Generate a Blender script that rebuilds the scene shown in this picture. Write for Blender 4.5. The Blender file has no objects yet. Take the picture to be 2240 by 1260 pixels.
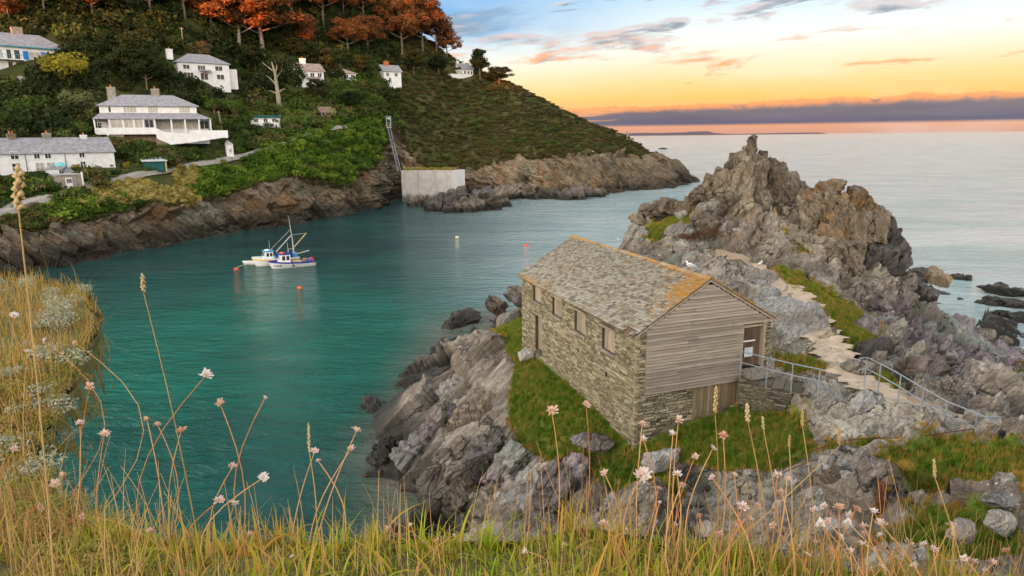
import bpy, math, random
import numpy as np
from mathutils import Vector, Matrix
from mathutils.bvhtree import BVHTree
random.seed(7)
rng = np.random.default_rng(11)
scene = bpy.context.scene
col = scene.collection
R_ = math.radians

# ------------------------------------------------------------------ camera
CAM_H, FPX = 20.0, 1493.0
PITCH, ROLL = R_(12.54), R_(0.6)
cF = np.array([0, math.cos(PITCH), -math.sin(PITCH)])
_R0 = np.array([1., 0, 0]); _U0 = np.array([0, math.sin(PITCH), math.cos(PITCH)])
cR = math.cos(ROLL) * _R0 - math.sin(ROLL) * _U0
cU = math.sin(ROLL) * _R0 + math.cos(ROLL) * _U0
cC = np.array([0, 0, CAM_H])
cam_data = bpy.data.cameras.new('camera')
cam_data.sensor_width = 36.0
cam_data.lens = 36.0 * FPX / 2240.0
cam_data.clip_start = 0.05
cam_data.clip_end = 60000
cam = bpy.data.objects.new('camera', cam_data)
col.objects.link(cam)
m = Matrix.Identity(4)
for i in range(3):
    m[i][0] = cR[i]; m[i][1] = cU[i]; m[i][2] = -cF[i]; m[i][3] = cC[i]
cam.matrix_world = m
scene.camera = cam

# ------------------------------------------------------------------ view, world, sun
scene.render.engine = 'CYCLES'
scene.view_settings.view_transform = 'Standard'
scene.view_settings.look = 'None'
scene.view_settings.exposure = 0.78
scene.view_settings.gamma = 1.0
scene.cycles.max_bounces = 5
scene.cycles.diffuse_bounces = 3
scene.cycles.glossy_bounces = 3
scene.cycles.transmission_bounces = 3
scene.cycles.use_denoising = True

SUN_EL, SUN_AZ = R_(2.2), R_(-146.0)     # azimuth from +Y towards +X: behind the camera, a little to the left
sdir = Vector((math.sin(SUN_AZ) * math.cos(SUN_EL), math.cos(SUN_AZ) * math.cos(SUN_EL), math.sin(SUN_EL)))
sun_data = bpy.data.lights.new('sun', 'SUN')
sun_data.energy = 5.0
sun_data.angle = R_(0.6)
sun_data.color = (1.0, 0.27, 0.075)
sun = bpy.data.objects.new('sun', sun_data)
sun.rotation_euler = sdir.to_track_quat('Z', 'Y').to_euler()
sun.location = (0, -60, 120)
col.objects.link(sun)


class NT:
    """small helper to write node trees as expressions"""
    def __init__(s, tree):
        s.t = tree; s.n = tree.nodes; s.l = tree.links
    def node(s, typ, **kw):
        nd = s.n.new(typ)
        for k, v in kw.items():
            setattr(nd, k, v)
        return nd
    def put(s, sock, v):
        if v is None:
            return
        if isinstance(v, bpy.types.NodeSocket):
            s.l.new(v, sock)
        else:
            if hasattr(sock, 'default_value'):
                dv = sock.default_value
                if hasattr(dv, '__len__') and hasattr(v, '__len__') and len(dv) == 4 and len(v) == 3:
                    v = (*v, 1)
                sock.default_value = v
    def math(s, op, a, b=None, c=None, clamp=False):
        nd = s.node('ShaderNodeMath', operation=op, use_clamp=clamp)
        s.put(nd.inputs[0], a); s.put(nd.inputs[1], b)
        if c is not None: s.put(nd.inputs[2], c)
        return nd.outputs[0]
    def add(s, a, b): return s.math('ADD', a, b)
    def sub(s, a, b): return s.math('SUBTRACT', a, b)
    def mul(s, a, b): return s.math('MULTIPLY', a, b)
    def sstep(s, v, a, b, to0=0.0, to1=1.0):
        nd = s.node('ShaderNodeMapRange', interpolation_type='SMOOTHSTEP')
        s.put(nd.inputs[0], v); s.put(nd.inputs[1], a); s.put(nd.inputs[2], b); s.put(nd.inputs[3], to0); s.put(nd.inputs[4], to1)
        return nd.outputs[0]
    def mix(s, f, a, b, mode='MIX'):
        nd = s.node('ShaderNodeMix', data_type='RGBA', blend_type=mode)
        s.put(nd.inputs[0], f); s.put(nd.inputs[6], a); s.put(nd.inputs[7], b)
        return nd.outputs[2]
    def noise(s, vec, scale=1.0, detail=3.0, rough=0.55, dist=0.0):
        nd = s.node('ShaderNodeTexNoise')
        s.put(nd.inputs['Vector'], vec); nd.inputs['Scale'].default_value = scale
        nd.inputs['Detail'].default_value = detail; nd.inputs['Roughness'].default_value = rough
        nd.inputs['Distortion'].default_value = dist
        return nd.outputs[0]
    def voro(s, vec, scale=1.0, feature='F1', out=0, rnd=1.0):
        nd = s.node('ShaderNodeTexVoronoi', feature=feature)
        s.put(nd.inputs['Vector'], vec); nd.inputs['Scale'].default_value = scale
        nd.inputs['Randomness'].default_value = rnd
        return nd.outputs[out]
    def ramp(s, f, stops, interp='LINEAR'):
        nd = s.node('ShaderNodeValToRGB')
        cr = nd.color_ramp; cr.interpolation = interp
        while len(cr.elements) > 1: cr.elements.remove(cr.elements[-1])
        cr.elements[0].position = stops[0][0]; cr.elements[0].color = (*stops[0][1], 1)
        for p, c in stops[1:]:
            e = cr.elements.new(p); e.color = (*c, 1)
        s.put(nd.inputs[0], f)
        return nd.outputs[0]
    def mapping(s, vec, scale=(1, 1, 1), rot=(0, 0, 0), loc=(0, 0, 0)):
        nd = s.node('ShaderNodeMapping')
        s.put(nd.inputs[0], vec); nd.inputs['Scale'].default_value = scale
        nd.inputs['Rotation'].default_value = rot; nd.inputs['Location'].default_value = loc
        return nd.outputs[0]
    def beds(s, P, n, along, across):
        """coordinates stretched along beds whose normal is n"""
        n = Vector(n).normalized(); a = n.orthogonal().normalized(); b = n.cross(a); o = []
        for v, k in ((a, along), (b, along), (n, across)):
            nd = s.node('ShaderNodeVectorMath', operation='DOT_PRODUCT'); s.put(nd.inputs[0], P); nd.inputs[1].default_value = tuple(v * k); o.append(nd.outputs['Value'])
        return s.comb(*o)
    def comb(s, x, y, z):
        nd = s.node('ShaderNodeCombineXYZ')
        s.put(nd.inputs[0], x); s.put(nd.inputs[1], y); s.put(nd.inputs[2], z)
        return nd.outputs[0]
    def sep(s, v):
        nd = s.node('ShaderNodeSeparateXYZ'); s.put(nd.inputs[0], v)
        return nd.outputs
    def attr(s, name, out='Fac'):
        nd = s.node('ShaderNodeAttribute', attribute_name=name)
        return nd.outputs[out]
    def pos(s): return s.node('ShaderNodeNewGeometry').outputs['Position']
    def normal(s): return s.node('ShaderNodeNewGeometry').outputs['Normal']
    def rand(s): return s.node('ShaderNodeObjectInfo').outputs['Random']
    def objco(s): return s.node('ShaderNodeTexCoord').outputs['Object']
    def bump(s, h, strength=0.5, dist=0.1, normal=None):
        nd = s.node('ShaderNodeBump')
        s.put(nd.inputs['Height'], h); s.put(nd.inputs['Strength'], strength); s.put(nd.inputs['Distance'], dist)
        if normal is not None: s.put(nd.inputs['Normal'], normal)
        return nd.outputs[0]


def lin(r, g, b):
    """sRGB 0-255 to linear"""
    f = lambda c: (c / 255 / 12.92) if c / 255 <= 0.04045 else ((c / 255 + 0.055) / 1.055) ** 2.4
    return (f(r), f(g), f(b))


# sky: Nishita dusk light under a sunset gradient and cloud layers, all by direction in the world
world = bpy.data.worlds.new('World')
scene.world = world
world.use_nodes = True
w = NT(world.node_tree)
w.n.clear()
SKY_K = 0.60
SUNSIDE_BOOST = 8.6
vec = w.node('ShaderNodeTexCoord').outputs['Generated']
sx, sy, sz = w.sep(vec)
elev = w.mul(w.math('ARCSINE', sz), 180 / math.pi)
azim = w.mul(w.math('ARCTAN2', sx, sy), 180 / math.pi)
eabs = w.math('ABSOLUTE', elev)
e30 = w.math('DIVIDE', eabs, 40.0, clamp=True)
S = lambda r, g, b: tuple(c for c in lin(r, g, b))
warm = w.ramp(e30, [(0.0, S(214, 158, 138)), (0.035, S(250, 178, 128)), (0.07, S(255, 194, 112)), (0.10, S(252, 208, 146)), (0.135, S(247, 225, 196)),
                    (0.17, S(242, 240, 236)), (0.215, S(222, 234, 242)), (0.27, S(172, 210, 242)), (0.36, S(196, 222, 244)), (0.55, S(236, 242, 248)), (1.0, (0.84, 0.87, 0.92))])  # pale overhead stops, out of view, set bright to light the land
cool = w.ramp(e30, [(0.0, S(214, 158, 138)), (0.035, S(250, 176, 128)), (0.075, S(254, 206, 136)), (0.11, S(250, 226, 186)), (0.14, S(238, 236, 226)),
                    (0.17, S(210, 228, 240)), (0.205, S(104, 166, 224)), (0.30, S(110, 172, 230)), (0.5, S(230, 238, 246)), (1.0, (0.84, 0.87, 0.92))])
# the sunset side of the sky, behind the viewpoint: brighter and warmer, an unseen glow raised to light the land
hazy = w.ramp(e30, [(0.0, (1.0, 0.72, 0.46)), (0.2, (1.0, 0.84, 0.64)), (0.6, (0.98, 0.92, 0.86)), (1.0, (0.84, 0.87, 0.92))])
hazy = w.mix(1.0, hazy, w.comb(*[w.sstep(e30, 1.0, 0.15, 1.0, SUNSIDE_BOOST)] * 3), 'MULTIPLY')
azl = w.sstep(azim, -6.0, 15.0)
hl = w.math('SQRT', w.add(w.add(w.mul(sx, sx), w.mul(sy, sy)), 0.0001))
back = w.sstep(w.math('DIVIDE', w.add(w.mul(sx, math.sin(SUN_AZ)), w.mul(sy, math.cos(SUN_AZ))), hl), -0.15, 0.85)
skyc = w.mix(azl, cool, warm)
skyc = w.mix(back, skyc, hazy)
# soft streaky brightness
cv = w.comb(w.mul(azim, 0.05), w.mul(elev, 0.16), 0.0)
st = w.noise(cv, 1.0, 4.0, 0.6, 0.3)
skyc = w.mix(w.mul(w.sstep(st, 0.45, 0.7), 0.25), skyc, S(250, 246, 240))
# cloud bank above the horizon
edge = w.noise(w.comb(w.mul(azim, 0.42), w.mul(elev, 0.5), 0.0), 1.0, 5.0, 0.62)
slow = w.noise(w.comb(w.mul(azim, 0.03), 7.0, 0.0), 1.0, 2.0)
top = w.add(w.add(1.62, w.mul(edge, 1.0)), w.mul(w.sstep(azim, 2.0, 34.0), 0.42))
bank_t = w.sstep(elev, w.add(top, 0.12), w.sub(top, 0.10))
bank_b = w.sstep(elev, 0.55, 0.85)
inner = w.noise(w.comb(w.mul(azim, 0.10), w.mul(elev, 1.6), 1.3), 1.0, 5.0, 0.6)
gap = w.sstep(w.add(inner, w.mul(w.sstep(azim, 4.0, 14.0), 0.34)), 0.42, 0.60)
rim = w.sstep(w.sub(top, elev), 0.62, 0.1)
bank_col = w.mix(w.sstep(inner, 0.3, 0.7), S(46, 82, 122), S(74, 100, 134))
bank_col = w.mix(w.mul(rim, w.sstep(edge, 0.28, 0.5)), bank_col, S(246, 156, 108))
bank_f = w.mul(w.mul(bank_t, bank_b), w.math('MAXIMUM', gap, w.mul(rim, 0.75)))
skyc = w.mix(w.mul(bank_f, 0.93), skyc, bank_col)
# drifting wisps, salmon low down, mauve and slate higher up
tilt = w.sub(elev, w.mul(w.sub(azim, 20.0), 0.06))
wn = w.noise(w.comb(w.mul(azim, 0.17), w.mul(tilt, 0.95), 6.4), 1.0, 6.0, 0.56, 0.25)
wl = w.noise(w.comb(w.mul(azim, 0.05), w.mul(elev, 0.24), 2.7), 1.0, 2.0)
wm = w.sstep(w.add(wn, w.mul(w.sub(wl, 0.5), 0.55)), w.sub(0.56, w.mul(w.mul(w.sstep(elev, 4.0, 5.0), w.sstep(elev, 9.0, 6.5)), 0.085)), 0.65)
wm = w.mul(wm, w.mul(w.sstep(elev, 3.2, 4.0), w.sstep(elev, 40.0, 22.0)))
lit = w.noise(w.comb(w.mul(azim, 0.17), w.mul(w.add(tilt, 0.35), 0.95), 6.4), 1.0, 6.0, 0.56, 0.25)
wlow = w.mix(w.sstep(w.sub(wn, lit), -0.03, 0.06), S(150, 112, 118), S(248, 148, 100))
whigh = w.mix(w.sstep(lit, 0.5, 0.66), S(208, 196, 204), S(112, 128, 156))
wcol = w.mix(w.sstep(elev, 5.2, 8.5), wlow, whigh)
skyc = w.mix(w.mul(wm, 0.95), skyc, wcol)
# blue grey veil high on the left
vn = w.noise(w.comb(w.mul(azim, 0.11), w.mul(elev, 0.45), 9.0), 1.0, 5.0, 0.6, 0.4)
vm = w.mul(w.mul(w.sstep(vn, 0.47, 0.62), w.sstep(azim, 7.0, -3.0)), w.mul(w.sstep(elev, 6.0, 8.0), w.sstep(azim, -80.0, -30.0)))
skyc = w.mix(w.mul(vm, 0.7), skyc, S(96, 136, 178))
nish = w.node('ShaderNodeTexSky', sky_type='NISHITA')
nish.sun_disc = False
nish.sun_elevation = SUN_EL
nish.sun_rotation = SUN_AZ
nish.altitude = 10
nish.air_density = 1.0
nish.dust_density = 1.5
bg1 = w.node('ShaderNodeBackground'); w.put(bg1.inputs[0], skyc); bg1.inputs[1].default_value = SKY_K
bg2 = w.node('ShaderNodeBackground'); w.put(bg2.inputs[0], nish.outputs[0]); bg2.inputs[1].default_value = 0.05
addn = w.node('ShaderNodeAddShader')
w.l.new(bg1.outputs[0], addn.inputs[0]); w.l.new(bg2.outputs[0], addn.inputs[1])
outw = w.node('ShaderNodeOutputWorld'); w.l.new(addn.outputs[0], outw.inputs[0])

# ------------------------------------------------------------------ helpers: rays through the photograph's frame
def ray(x, y):
    return cF + cR * ((x - 1120) / FPX) + cU * ((630 - y) / FPX)
def PY(x, y, Y):
    d = ray(x, y); return cC + d * (Y / d[1])
def PZ(x, y, z):
    d = ray(x, y); return cC + d * ((z - CAM_H) / d[2])

# numpy noise
def _h(i, j, k, s):
    n = (i.astype(np.int64) * 374761393 + j.astype(np.int64) * 668265263 + k.astype(np.int64) * 2147483647 + s * 974634777) & 0xFFFFFFFF
    n = ((n ^ (n >> 13)) * 1274126177) & 0xFFFFFFFF
    n = ((n ^ (n >> 16)) * 2246822519) & 0xFFFFFFFF
    n = n ^ (n >> 15)
    return (n & 0xFFFFFF) / float(0xFFFFFF)
def vnoise(p, s=0):
    p = np.asarray(p, float)
    i = np.floor(p).astype(np.int64); f = p - i; f = f * f * (3 - 2 * f)
    r = 0
    for dx in (0, 1):
        wx = f[:, 0] if dx else 1 - f[:, 0]
        for dy in (0, 1):
            wy = f[:, 1] if dy else 1 - f[:, 1]
            for dz in (0, 1):
                wz = f[:, 2] if dz else 1 - f[:, 2]
                r = r + wx * wy * wz * _h(i[:, 0] + dx, i[:, 1] + dy, i[:, 2] + dz, s)
    return r * 2 - 1
def fbm(p, oct=4, s=0, gain=0.5):
    p = np.asarray(p, float); a = 1.0; r = 0; t = 0
    for o in range(oct):
        r = r + a * vnoise(p * (2 ** o) + 17.3 * o, s + o); t += a; a *= gain
    return r / t
def facet(p, s=0, k=0.9):
    """blocky noise: each jittered cell has its own level and tilt"""
    p = np.asarray(p, float)
    i0 = np.floor(p).astype(np.int64)
    best = np.full(len(p), 1e9); val = np.zeros(len(p))
    for dx in (-1, 0, 1):
        for dy in (-1, 0, 1):
            for dz in (-1, 0, 1):
                a, b, c = i0[:, 0] + dx, i0[:, 1] + dy, i0[:, 2] + dz
                cx = a + _h(a, b, c, s + 1); cy = b + _h(a, b, c, s + 2); cz = c + _h(a, b, c, s + 3)
                qx, qy, qz = p[:, 0] - cx, p[:, 1] - cy, p[:, 2] - cz
                d = qx * qx + qy * qy + qz * qz
                v = (_h(a, b, c, s + 4) * 2 - 1) + k * (qx * (_h(a, b, c, s + 5) * 2 - 1) + qy * (_h(a, b, c, s + 6) * 2 - 1) + qz * (_h(a, b, c, s + 7) * 2 - 1))
                mk = d < best
                best = np.where(mk, d, best); val = np.where(mk, v, val)
    return val
def rotm(ax, ay, az):
    return np.array((Matrix.Rotation(az, 3, 'Z') @ Matrix.Rotation(ay, 3, 'Y') @ Matrix.Rotation(ax, 3, 'X')))

# objects
def tag(o, label=None, cat=None, group=None, kind=None):
    if label: o['label'] = label
    if cat: o['category'] = cat
    if group: o['group'] = group
    if kind: o['kind'] = kind
    return o
def link(name, me, parent=None, mat=None):
    o = bpy.data.objects.new(name, me)
    col.objects.link(o)
    if parent is not None: o.parent = parent
    if mat is not None and me is not None and len(me.materials) == 0: me.materials.append(mat)
    return o
def empty(name, loc=(0, 0, 0), rz=0.0):
    o = bpy.data.objects.new(name, None); o.empty_display_size = 0.3
    o.location = loc; o.rotation_euler = (0, 0, rz); col.objects.link(o)
    return o
def np_mesh(name, V, Fq, smooth=True, attrs=None):
    """fast mesh from arrays; Fq is (n,3) or (n,4) or list of faces"""
    me = bpy.data.meshes.new(name)
    V = np.asarray(V, np.float32)
    if isinstance(Fq, np.ndarray):
        n, k = Fq.shape
        me.vertices.add(len(V)); me.vertices.foreach_set('co', V.ravel())
        me.loops.add(n * k); me.loops.foreach_set('vertex_index', Fq.astype(np.int32).ravel())
        me.polygons.add(n)
        me.polygons.foreach_set('loop_start', np.arange(0, n * k, k, dtype=np.int32))
        me.polygons.foreach_set('loop_total', np.full(n, k, np.int32))
        me.polygons.foreach_set('use_smooth', np.full(n, smooth, bool))
        me.update(calc_edges=True)
    else:
        me.from_pydata([tuple(v) for v in V], [], Fq)
        if smooth: me.polygons.foreach_set('use_smooth', [True] * len(me.polygons))
        me.update()
    for k_, a in (attrs or {}).items():
        a = np.asarray(a, np.float32)
        at = me.attributes.new(k_, 'FLOAT' if a.ndim == 1 else 'FLOAT_COLOR', 'POINT')
        if a.ndim == 1: at.data.foreach_set('value', a)
        else:
            if a.shape[1] == 3: a = np.hstack([a, np.ones((len(a), 1), np.float32)])
            at.data.foreach_set('color', a.ravel())
    return me
def grid_faces(nu, nv):
    i, j = np.meshgrid(np.arange(nu - 1), np.arange(nv - 1), indexing='ij')
    a = (i * nv + j).ravel()
    return np.stack([a, a + nv, a + nv + 1, a + 1], 1)

class MB:
    """collects simple shapes into one mesh"""
    def __init__(s): s.v = []; s.f = []
    def add(s, vs, fs):
        b = len(s.v); s.v += [tuple(float(c) for c in v) for v in vs]; s.f += [tuple(b + i for i in f) for f in fs]; return s
    def box(s, x0, x1, y0, y1, z0, z1, jit=0.0):
        vs = [(x, y, z) for z in (z0, z1) for y in (y0, y1) for x in (x0, x1)]
        if jit: vs = [tuple(c + random.uniform(-jit, jit) for c in v) for v in vs]
        return s.add(vs, [(0, 2, 3, 1), (4, 5, 7, 6), (0, 1, 5, 4), (2, 6, 7, 3), (0, 4, 6, 2), (1, 3, 7, 5)])
    def hexa(s, vs):
        return s.add(vs, [(0, 2, 3, 1), (4, 5, 7, 6), (0, 1, 5, 4), (2, 6, 7, 3), (0, 4, 6, 2), (1, 3, 7, 5)])
    def bar(s, a, b, wdt, hgt=None, up=(0, 0, 1)):
        a, b = Vector(a), Vector(b); d = (b - a).normalized(); u = Vector(up)
        if abs(d.dot(u)) > .95: u = Vector((1, 0, 0))
        r = d.cross(u).normalized(); u = r.cross(d); hgt = hgt or wdt
        vs = [p + r * (sx * wdt / 2) + u * (sz * hgt / 2) for p in (a, b) for sz in (-1, 1) for sx in (-1, 1)]
        return s.add(vs, [(0, 1, 3, 2), (4, 6, 7, 5), (0, 4, 5, 1), (2, 3, 7, 6), (0, 2, 6, 4), (1, 5, 7, 3)])
    def tube(s, pts, rads, n=6, cap=True):
        pts = [Vector(p) for p in pts]
        if not hasattr(rads, '__len__'): rads = [rads] * len(pts)
        rings = []; b = len(s.v); up = Vector((0.31, 0.2, 0.93))
        for i, p in enumerate(pts):
            d = (pts[min(i + 1, len(pts) - 1)] - pts[max(i - 1, 0)]).normalized()
            if abs(d.dot(up)) > .97: up = Vector((1, 0.1, 0))
            r = d.cross(up).normalized(); u2 = r.cross(d)
            for k in range(n):
                t = 2 * math.pi * k / n
                s.v.append(tuple(p + (r * math.cos(t) + u2 * math.sin(t)) * rads[i]))
        for i in range(len(pts) - 1):
            for k in range(n):
                k2 = (k + 1) % n
                s.f.append((b + i * n + k, b + i * n + k2, b + (i + 1) * n + k2, b + (i + 1) * n + k))
        if cap:
            s.f.append(tuple(b + k for k in range(n))[::-1]); s.f.append(tuple(b + (len(pts) - 1) * n + k for k in range(n)))
        return s
    def lathe(s, prof, n=12, c=(0, 0, 0)):
        b = len(s.v)
        for r, z in prof:
            for k in range(n):
                t = 2 * math.pi * k / n; s.v.append((c[0] + r * math.cos(t), c[1] + r * math.sin(t), c[2] + z))
        for i in range(len(prof) - 1):
            for k in range(n):
                k2 = (k + 1) % n; s.f.append((b + i * n + k, b + i * n + k2, b + (i + 1) * n + k2, b + (i + 1) * n + k))
        s.f.append(tuple(b + k for k in range(n))[::-1]); s.f.append(tuple(b + (len(prof) - 1) * n + k for k in range(n)))
        return s
    def prism(s, poly, y0, y1, axis='y'):
        """polygon in (x,z) pushed along y (or in (y,z) pushed along x)"""
        n = len(poly)
        if axis == 'y': vs = [(p[0], y0, p[1]) for p in poly] + [(p[0], y1, p[1]) for p in poly]
        elif axis == 'x': vs = [(y0, p[0], p[1]) for p in poly] + [(y1, p[0], p[1]) for p in poly]
        else: vs = [(p[0], p[1], y0) for p in poly] + [(p[0], p[1], y1) for p in poly]
        fs = [tuple(range(n)), tuple(range(2 * n - 1, n - 1, -1))] + [(i, n + i, n + (i + 1) % n, (i + 1) % n) for i in range(n)]
        return s.add(vs, fs)
    def mesh(s, name='mesh', smooth=False):
        me = bpy.data.meshes.new(name); me.from_pydata(s.v, [], s.f)
        if smooth: me.polygons.foreach_set('use_smooth', [True] * len(me.polygons))
        me.update(); return me
    def build(s, name, mat, parent=None, smooth=False):
        return link(name, s.mesh(name, smooth), parent, mat)

def copy_tree(o, parent=None):
    c = o.copy(); col.objects.link(c); c.parent = parent
    for ch in list(o.children): copy_tree(ch, c)
    return c
# ------------------------------------------------------------------ materials
M = {}
def newmat(name):
    mt = bpy.data.materials.new(name); mt.use_nodes = True
    t = NT(mt.node_tree); t.n.clear()
    bs = t.node('ShaderNodeBsdfPrincipled'); out = t.node('ShaderNodeOutputMaterial')
    t.l.new(bs.outputs[0], out.inputs[0])
    M[name] = mt
    return mt, t, bs
def plain(name, c, rough=0.7, var=0.12, scale=3.0, metal=0.0, bump=0.0, spec=0.3, obj=True, rnd=0.0):
    mt, t, bs = newmat(name)
    co = t.objco() if obj else t.pos()
    n = t.noise(co, scale, 4.0, 0.6)
    c0 = tuple(x * (1 - var) for x in c); c1 = tuple(min(1, x * (1 + var)) for x in c)
    cc = t.mix(t.sstep(n, 0.3, 0.7), c0, c1)
    if rnd:
        hv = t.node('ShaderNodeHueSaturation'); t.put(hv.inputs['Value'], t.sstep(t.rand(), 0, 1, 1 - rnd, 1 + rnd)); t.put(hv.inputs['Color'], cc); cc = hv.outputs[0]
    t.put(bs.inputs['Base Color'], cc); bs.inputs['Roughness'].default_value = rough; bs.inputs['Metallic'].default_value = metal
    bs.inputs['Specular IOR Level'].default_value = spec
    if bump: t.put(bs.inputs['Normal'], t.bump(t.noise(co, scale * 5, 5.0), bump, 0.02))
    return mt

def rock_material(name, tones, lichen=0.5, tide=True, grass=False, orange=0.0, beds=(-0.72, 0.25, 0.62), scale=1.0, purple=0.0, dark=1.0):
    mt, t, bs = newmat(name)
    P = t.pos()
    sv = t.beds(P, beds, 0.40 * scale, 3.0 * scale)
    big = t.noise(P, 0.22 * scale, 3.0, 0.55)
    stn = t.noise(sv, 1.3, 6.0, 0.65, 0.4)
    fine = t.noise(P, 5.0 * scale, 6.0, 0.7)
    c = t.ramp(t.add(t.add(0.14, t.mul(stn, 0.5)), t.mul(t.sub(big, 0.5), 0.8)), [(0.25, tones[0]), (0.42, tones[1]), (0.56, tones[2]), (0.72, tones[3])])
    if grass:
        c = t.mix(t.attr('violet'), c, t.mix(t.sstep(t.noise(P, 0.3, 3.0), .4, .6), t.mix(stn, (0.20, 0.14, 0.17), (0.44, 0.34, 0.385)), t.mix(stn, (0.2, 0.22, 0.18), (0.42, 0.45, 0.37))))
    if purple:
        pm = t.mul(t.sstep(t.noise(P, 0.16 * scale, 2.0), 0.42, 0.62), purple)
        c = t.mix(pm, c, t.mix(t.sstep(stn, .35, .65), (0.19, 0.15, 0.155), (0.38, 0.31, 0.315)))
        gm = t.mul(t.sstep(t.noise(t.mapping(P, loc=(31, 7, 3)), 0.2 * scale, 2.0), 0.55, 0.7), 0.65)
        c = t.mix(gm, c, (0.24, 0.28, 0.23))
    if grass:
        c = t.mix(t.mul(t.attr('pale'), 0.85), c, t.ramp(t.add(t.mul(stn, .5), t.mul(fine, .5)), [(.3, (.25, .21, .16)), (.5, (.44, .385, .30)), (.68, (.60, .54, .44))]))
    # lichen: white crusts and rosettes
    l1 = t.sstep(t.noise(P, 1.1 * scale, 5.0, 0.7), 0.52, 0.66)
    l2 = t.sstep(t.voro(P, 5.5 * scale), 0.30, 0.17)
    l3 = t.sstep(t.noise(P, 0.5 * scale, 2.0), 0.45, 0.6)
    lf = t.mul(t.math('MAXIMUM', t.mul(l1, t.sstep(fine, 0.4, 0.6)), t.mul(l2, l3)), lichen)
    nz = t.sep(t.normal())[2]
    if tide: lf = t.mul(lf, t.sstep(t.sep(P)[2], 1.2, 3.0))
    c = t.mix(lf, c, t.mix(fine, (0.38, 0.37, 0.32), (0.66, 0.63, 0.56)))
    ol = t.sstep(t.noise(t.mapping(P, loc=(9, 4, 2)), 2.2 * scale, 5.0, 0.7), 0.60, 0.70)
    c = t.mix(t.mul(ol, 0.35 + orange * 0.3), c, (0.36, 0.20, 0.07))
    if orange:
        of = t.mul(t.mul(t.sstep(t.noise(P, 0.7, 4.0, 0.65), 0.42, 0.6), t.sstep(nz, -0.3, 0.4)), orange)
        c = t.mix(of, c, t.mix(fine, (0.36, 0.19, 0.06), (0.50, 0.27, 0.08)))
    # dark cracks follow the bedding
    cr = t.noise(sv, 2.3, 5.0, 0.65, 0.6)
    crk = t.math('ABSOLUTE', t.sub(cr, 0.5))
    c = t.mix(t.sstep(crk, 0.03, 0.0, 0.0, 0.75), c, (0.05, 0.043, 0.036))
    wn_ = t.node('ShaderNodeTexNoise'); t.put(wn_.inputs['Vector'], P); wn_.inputs['Scale'].default_value = 0.8 * scale; wn_.inputs['Detail'].default_value = 4
    wv_ = t.node('ShaderNodeVectorMath', operation='MULTIPLY_ADD'); t.put(wv_.inputs[0], wn_.outputs['Color']); wv_.inputs[1].default_value = (1.5, 1.5, 1.5); t.put(wv_.inputs[2], P)
    blk = t.voro(t.beds(wv_.outputs[0], beds, 0.42 * scale, 1.25 * scale), 1.0, 'DISTANCE_TO_EDGE')
    blk = t.add(blk, t.mul(t.sstep(t.noise(t.mapping(P, loc=(5, 17, 3)), 0.35 * scale, 2.0), 0.42, 0.6), 0.06))
    c = t.mix(t.sstep(blk, 0.05, 0.0, 0.0, 0.92), c, (0.022, 0.019, 0.016))
    hv = t.node('ShaderNodeHueSaturation'); t.put(hv.inputs['Value'], t.mul(t.sstep(t.math('FRACT', t.add(t.rand(), t.attr('tone'))), 0, 1, 0.62, 1.18), dark)); t.put(hv.inputs['Color'], c); c = hv.outputs[0]
    rough = 0.85
    if tide:
        zt = t.add(t.sep(P)[2], t.mul(t.sub(big, 0.5), 2.2))
        tf = t.sstep(zt, 2.7, 0.7)
        c = t.mix(t.mul(tf, 0.86), c, (0.028, 0.026, 0.022))
        rough = t.sstep(tf, 0, 1, 0.85, 0.45)
    h = t.add(t.add(t.mul(stn, 0.6), t.mul(fine, 0.3)), t.add(t.mul(t.sstep(crk, 0.0, 0.05), 0.25), t.mul(t.sstep(blk, 0.0, 0.07), 0.7)))
    if grass:
        g = t.attr('grass'); pth = t.attr('path')
        gn = t.noise(P, 1.6, 5.0, 0.7); gb = t.noise(P, 0.35, 3.0)
        gc = t.ramp(t.add(t.mul(gn, 0.7), t.mul(gb, 0.4)), [(0.35, (0.05, 0.09, 0.012)), (0.52, (0.11, 0.17, 0.02)), (0.68, (0.22, 0.21, 0.045)), (0.8, (0.33, 0.24, 0.08))])
        pc = t.mix(t.noise(P, 4.0, 5.0, 0.7), (0.30, 0.21, 0.145), (0.45, 0.35, 0.25))
        c = t.mix(t.sstep(t.add(pth, t.mul(t.sub(gn, 0.5), 0.5)), 0.35, 0.6), c, pc)
        gm = t.sstep(t.add(g, t.mul(t.sub(gn, 0.5), 0.7)), 0.38, 0.58)
        c = t.mix(gm, c, gc)
    t.put(bs.inputs['Base Color'], c); t.put(bs.inputs['Roughness'], rough)
    bs.inputs['Specular IOR Level'].default_value = 0.25
    t.put(bs.inputs['Normal'], t.bump(h, 0.6, 0.16 / scale))
    return mt

GREYB = [(0.13, 0.098, 0.068), (0.26, 0.21, 0.15), (0.38, 0.32, 0.24), (0.54, 0.47, 0.37)]
NEARR = [(0.11, 0.085, 0.068), (0.25, 0.21, 0.16), (0.42, 0.365, 0.285), (0.60, 0.54, 0.445)]
CLIFF = [(0.10, 0.08, 0.058), (0.25, 0.19, 0.125), (0.40, 0.31, 0.205), (0.52, 0.435, 0.31)]
rock_material('rock_ground', NEARR, lichen=0.75, grass=True, purple=0.18)
rock_material('rock_crag', GREYB, dark=0.8, lichen=0.5, orange=0.0, purple=0.0, beds=(0.9, 0.3, 0.25))
rock_material('rock_orange', GREYB, lichen=0.3, orange=0.8, beds=(0.85, 0.3, 0.35))
rock_material('rock_pale', [(0.27, 0.255, 0.235), (0.37, 0.35, 0.32), (0.45, 0.43, 0.39), (0.54, 0.52, 0.47)], lichen=0.95, tide=False)
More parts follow.
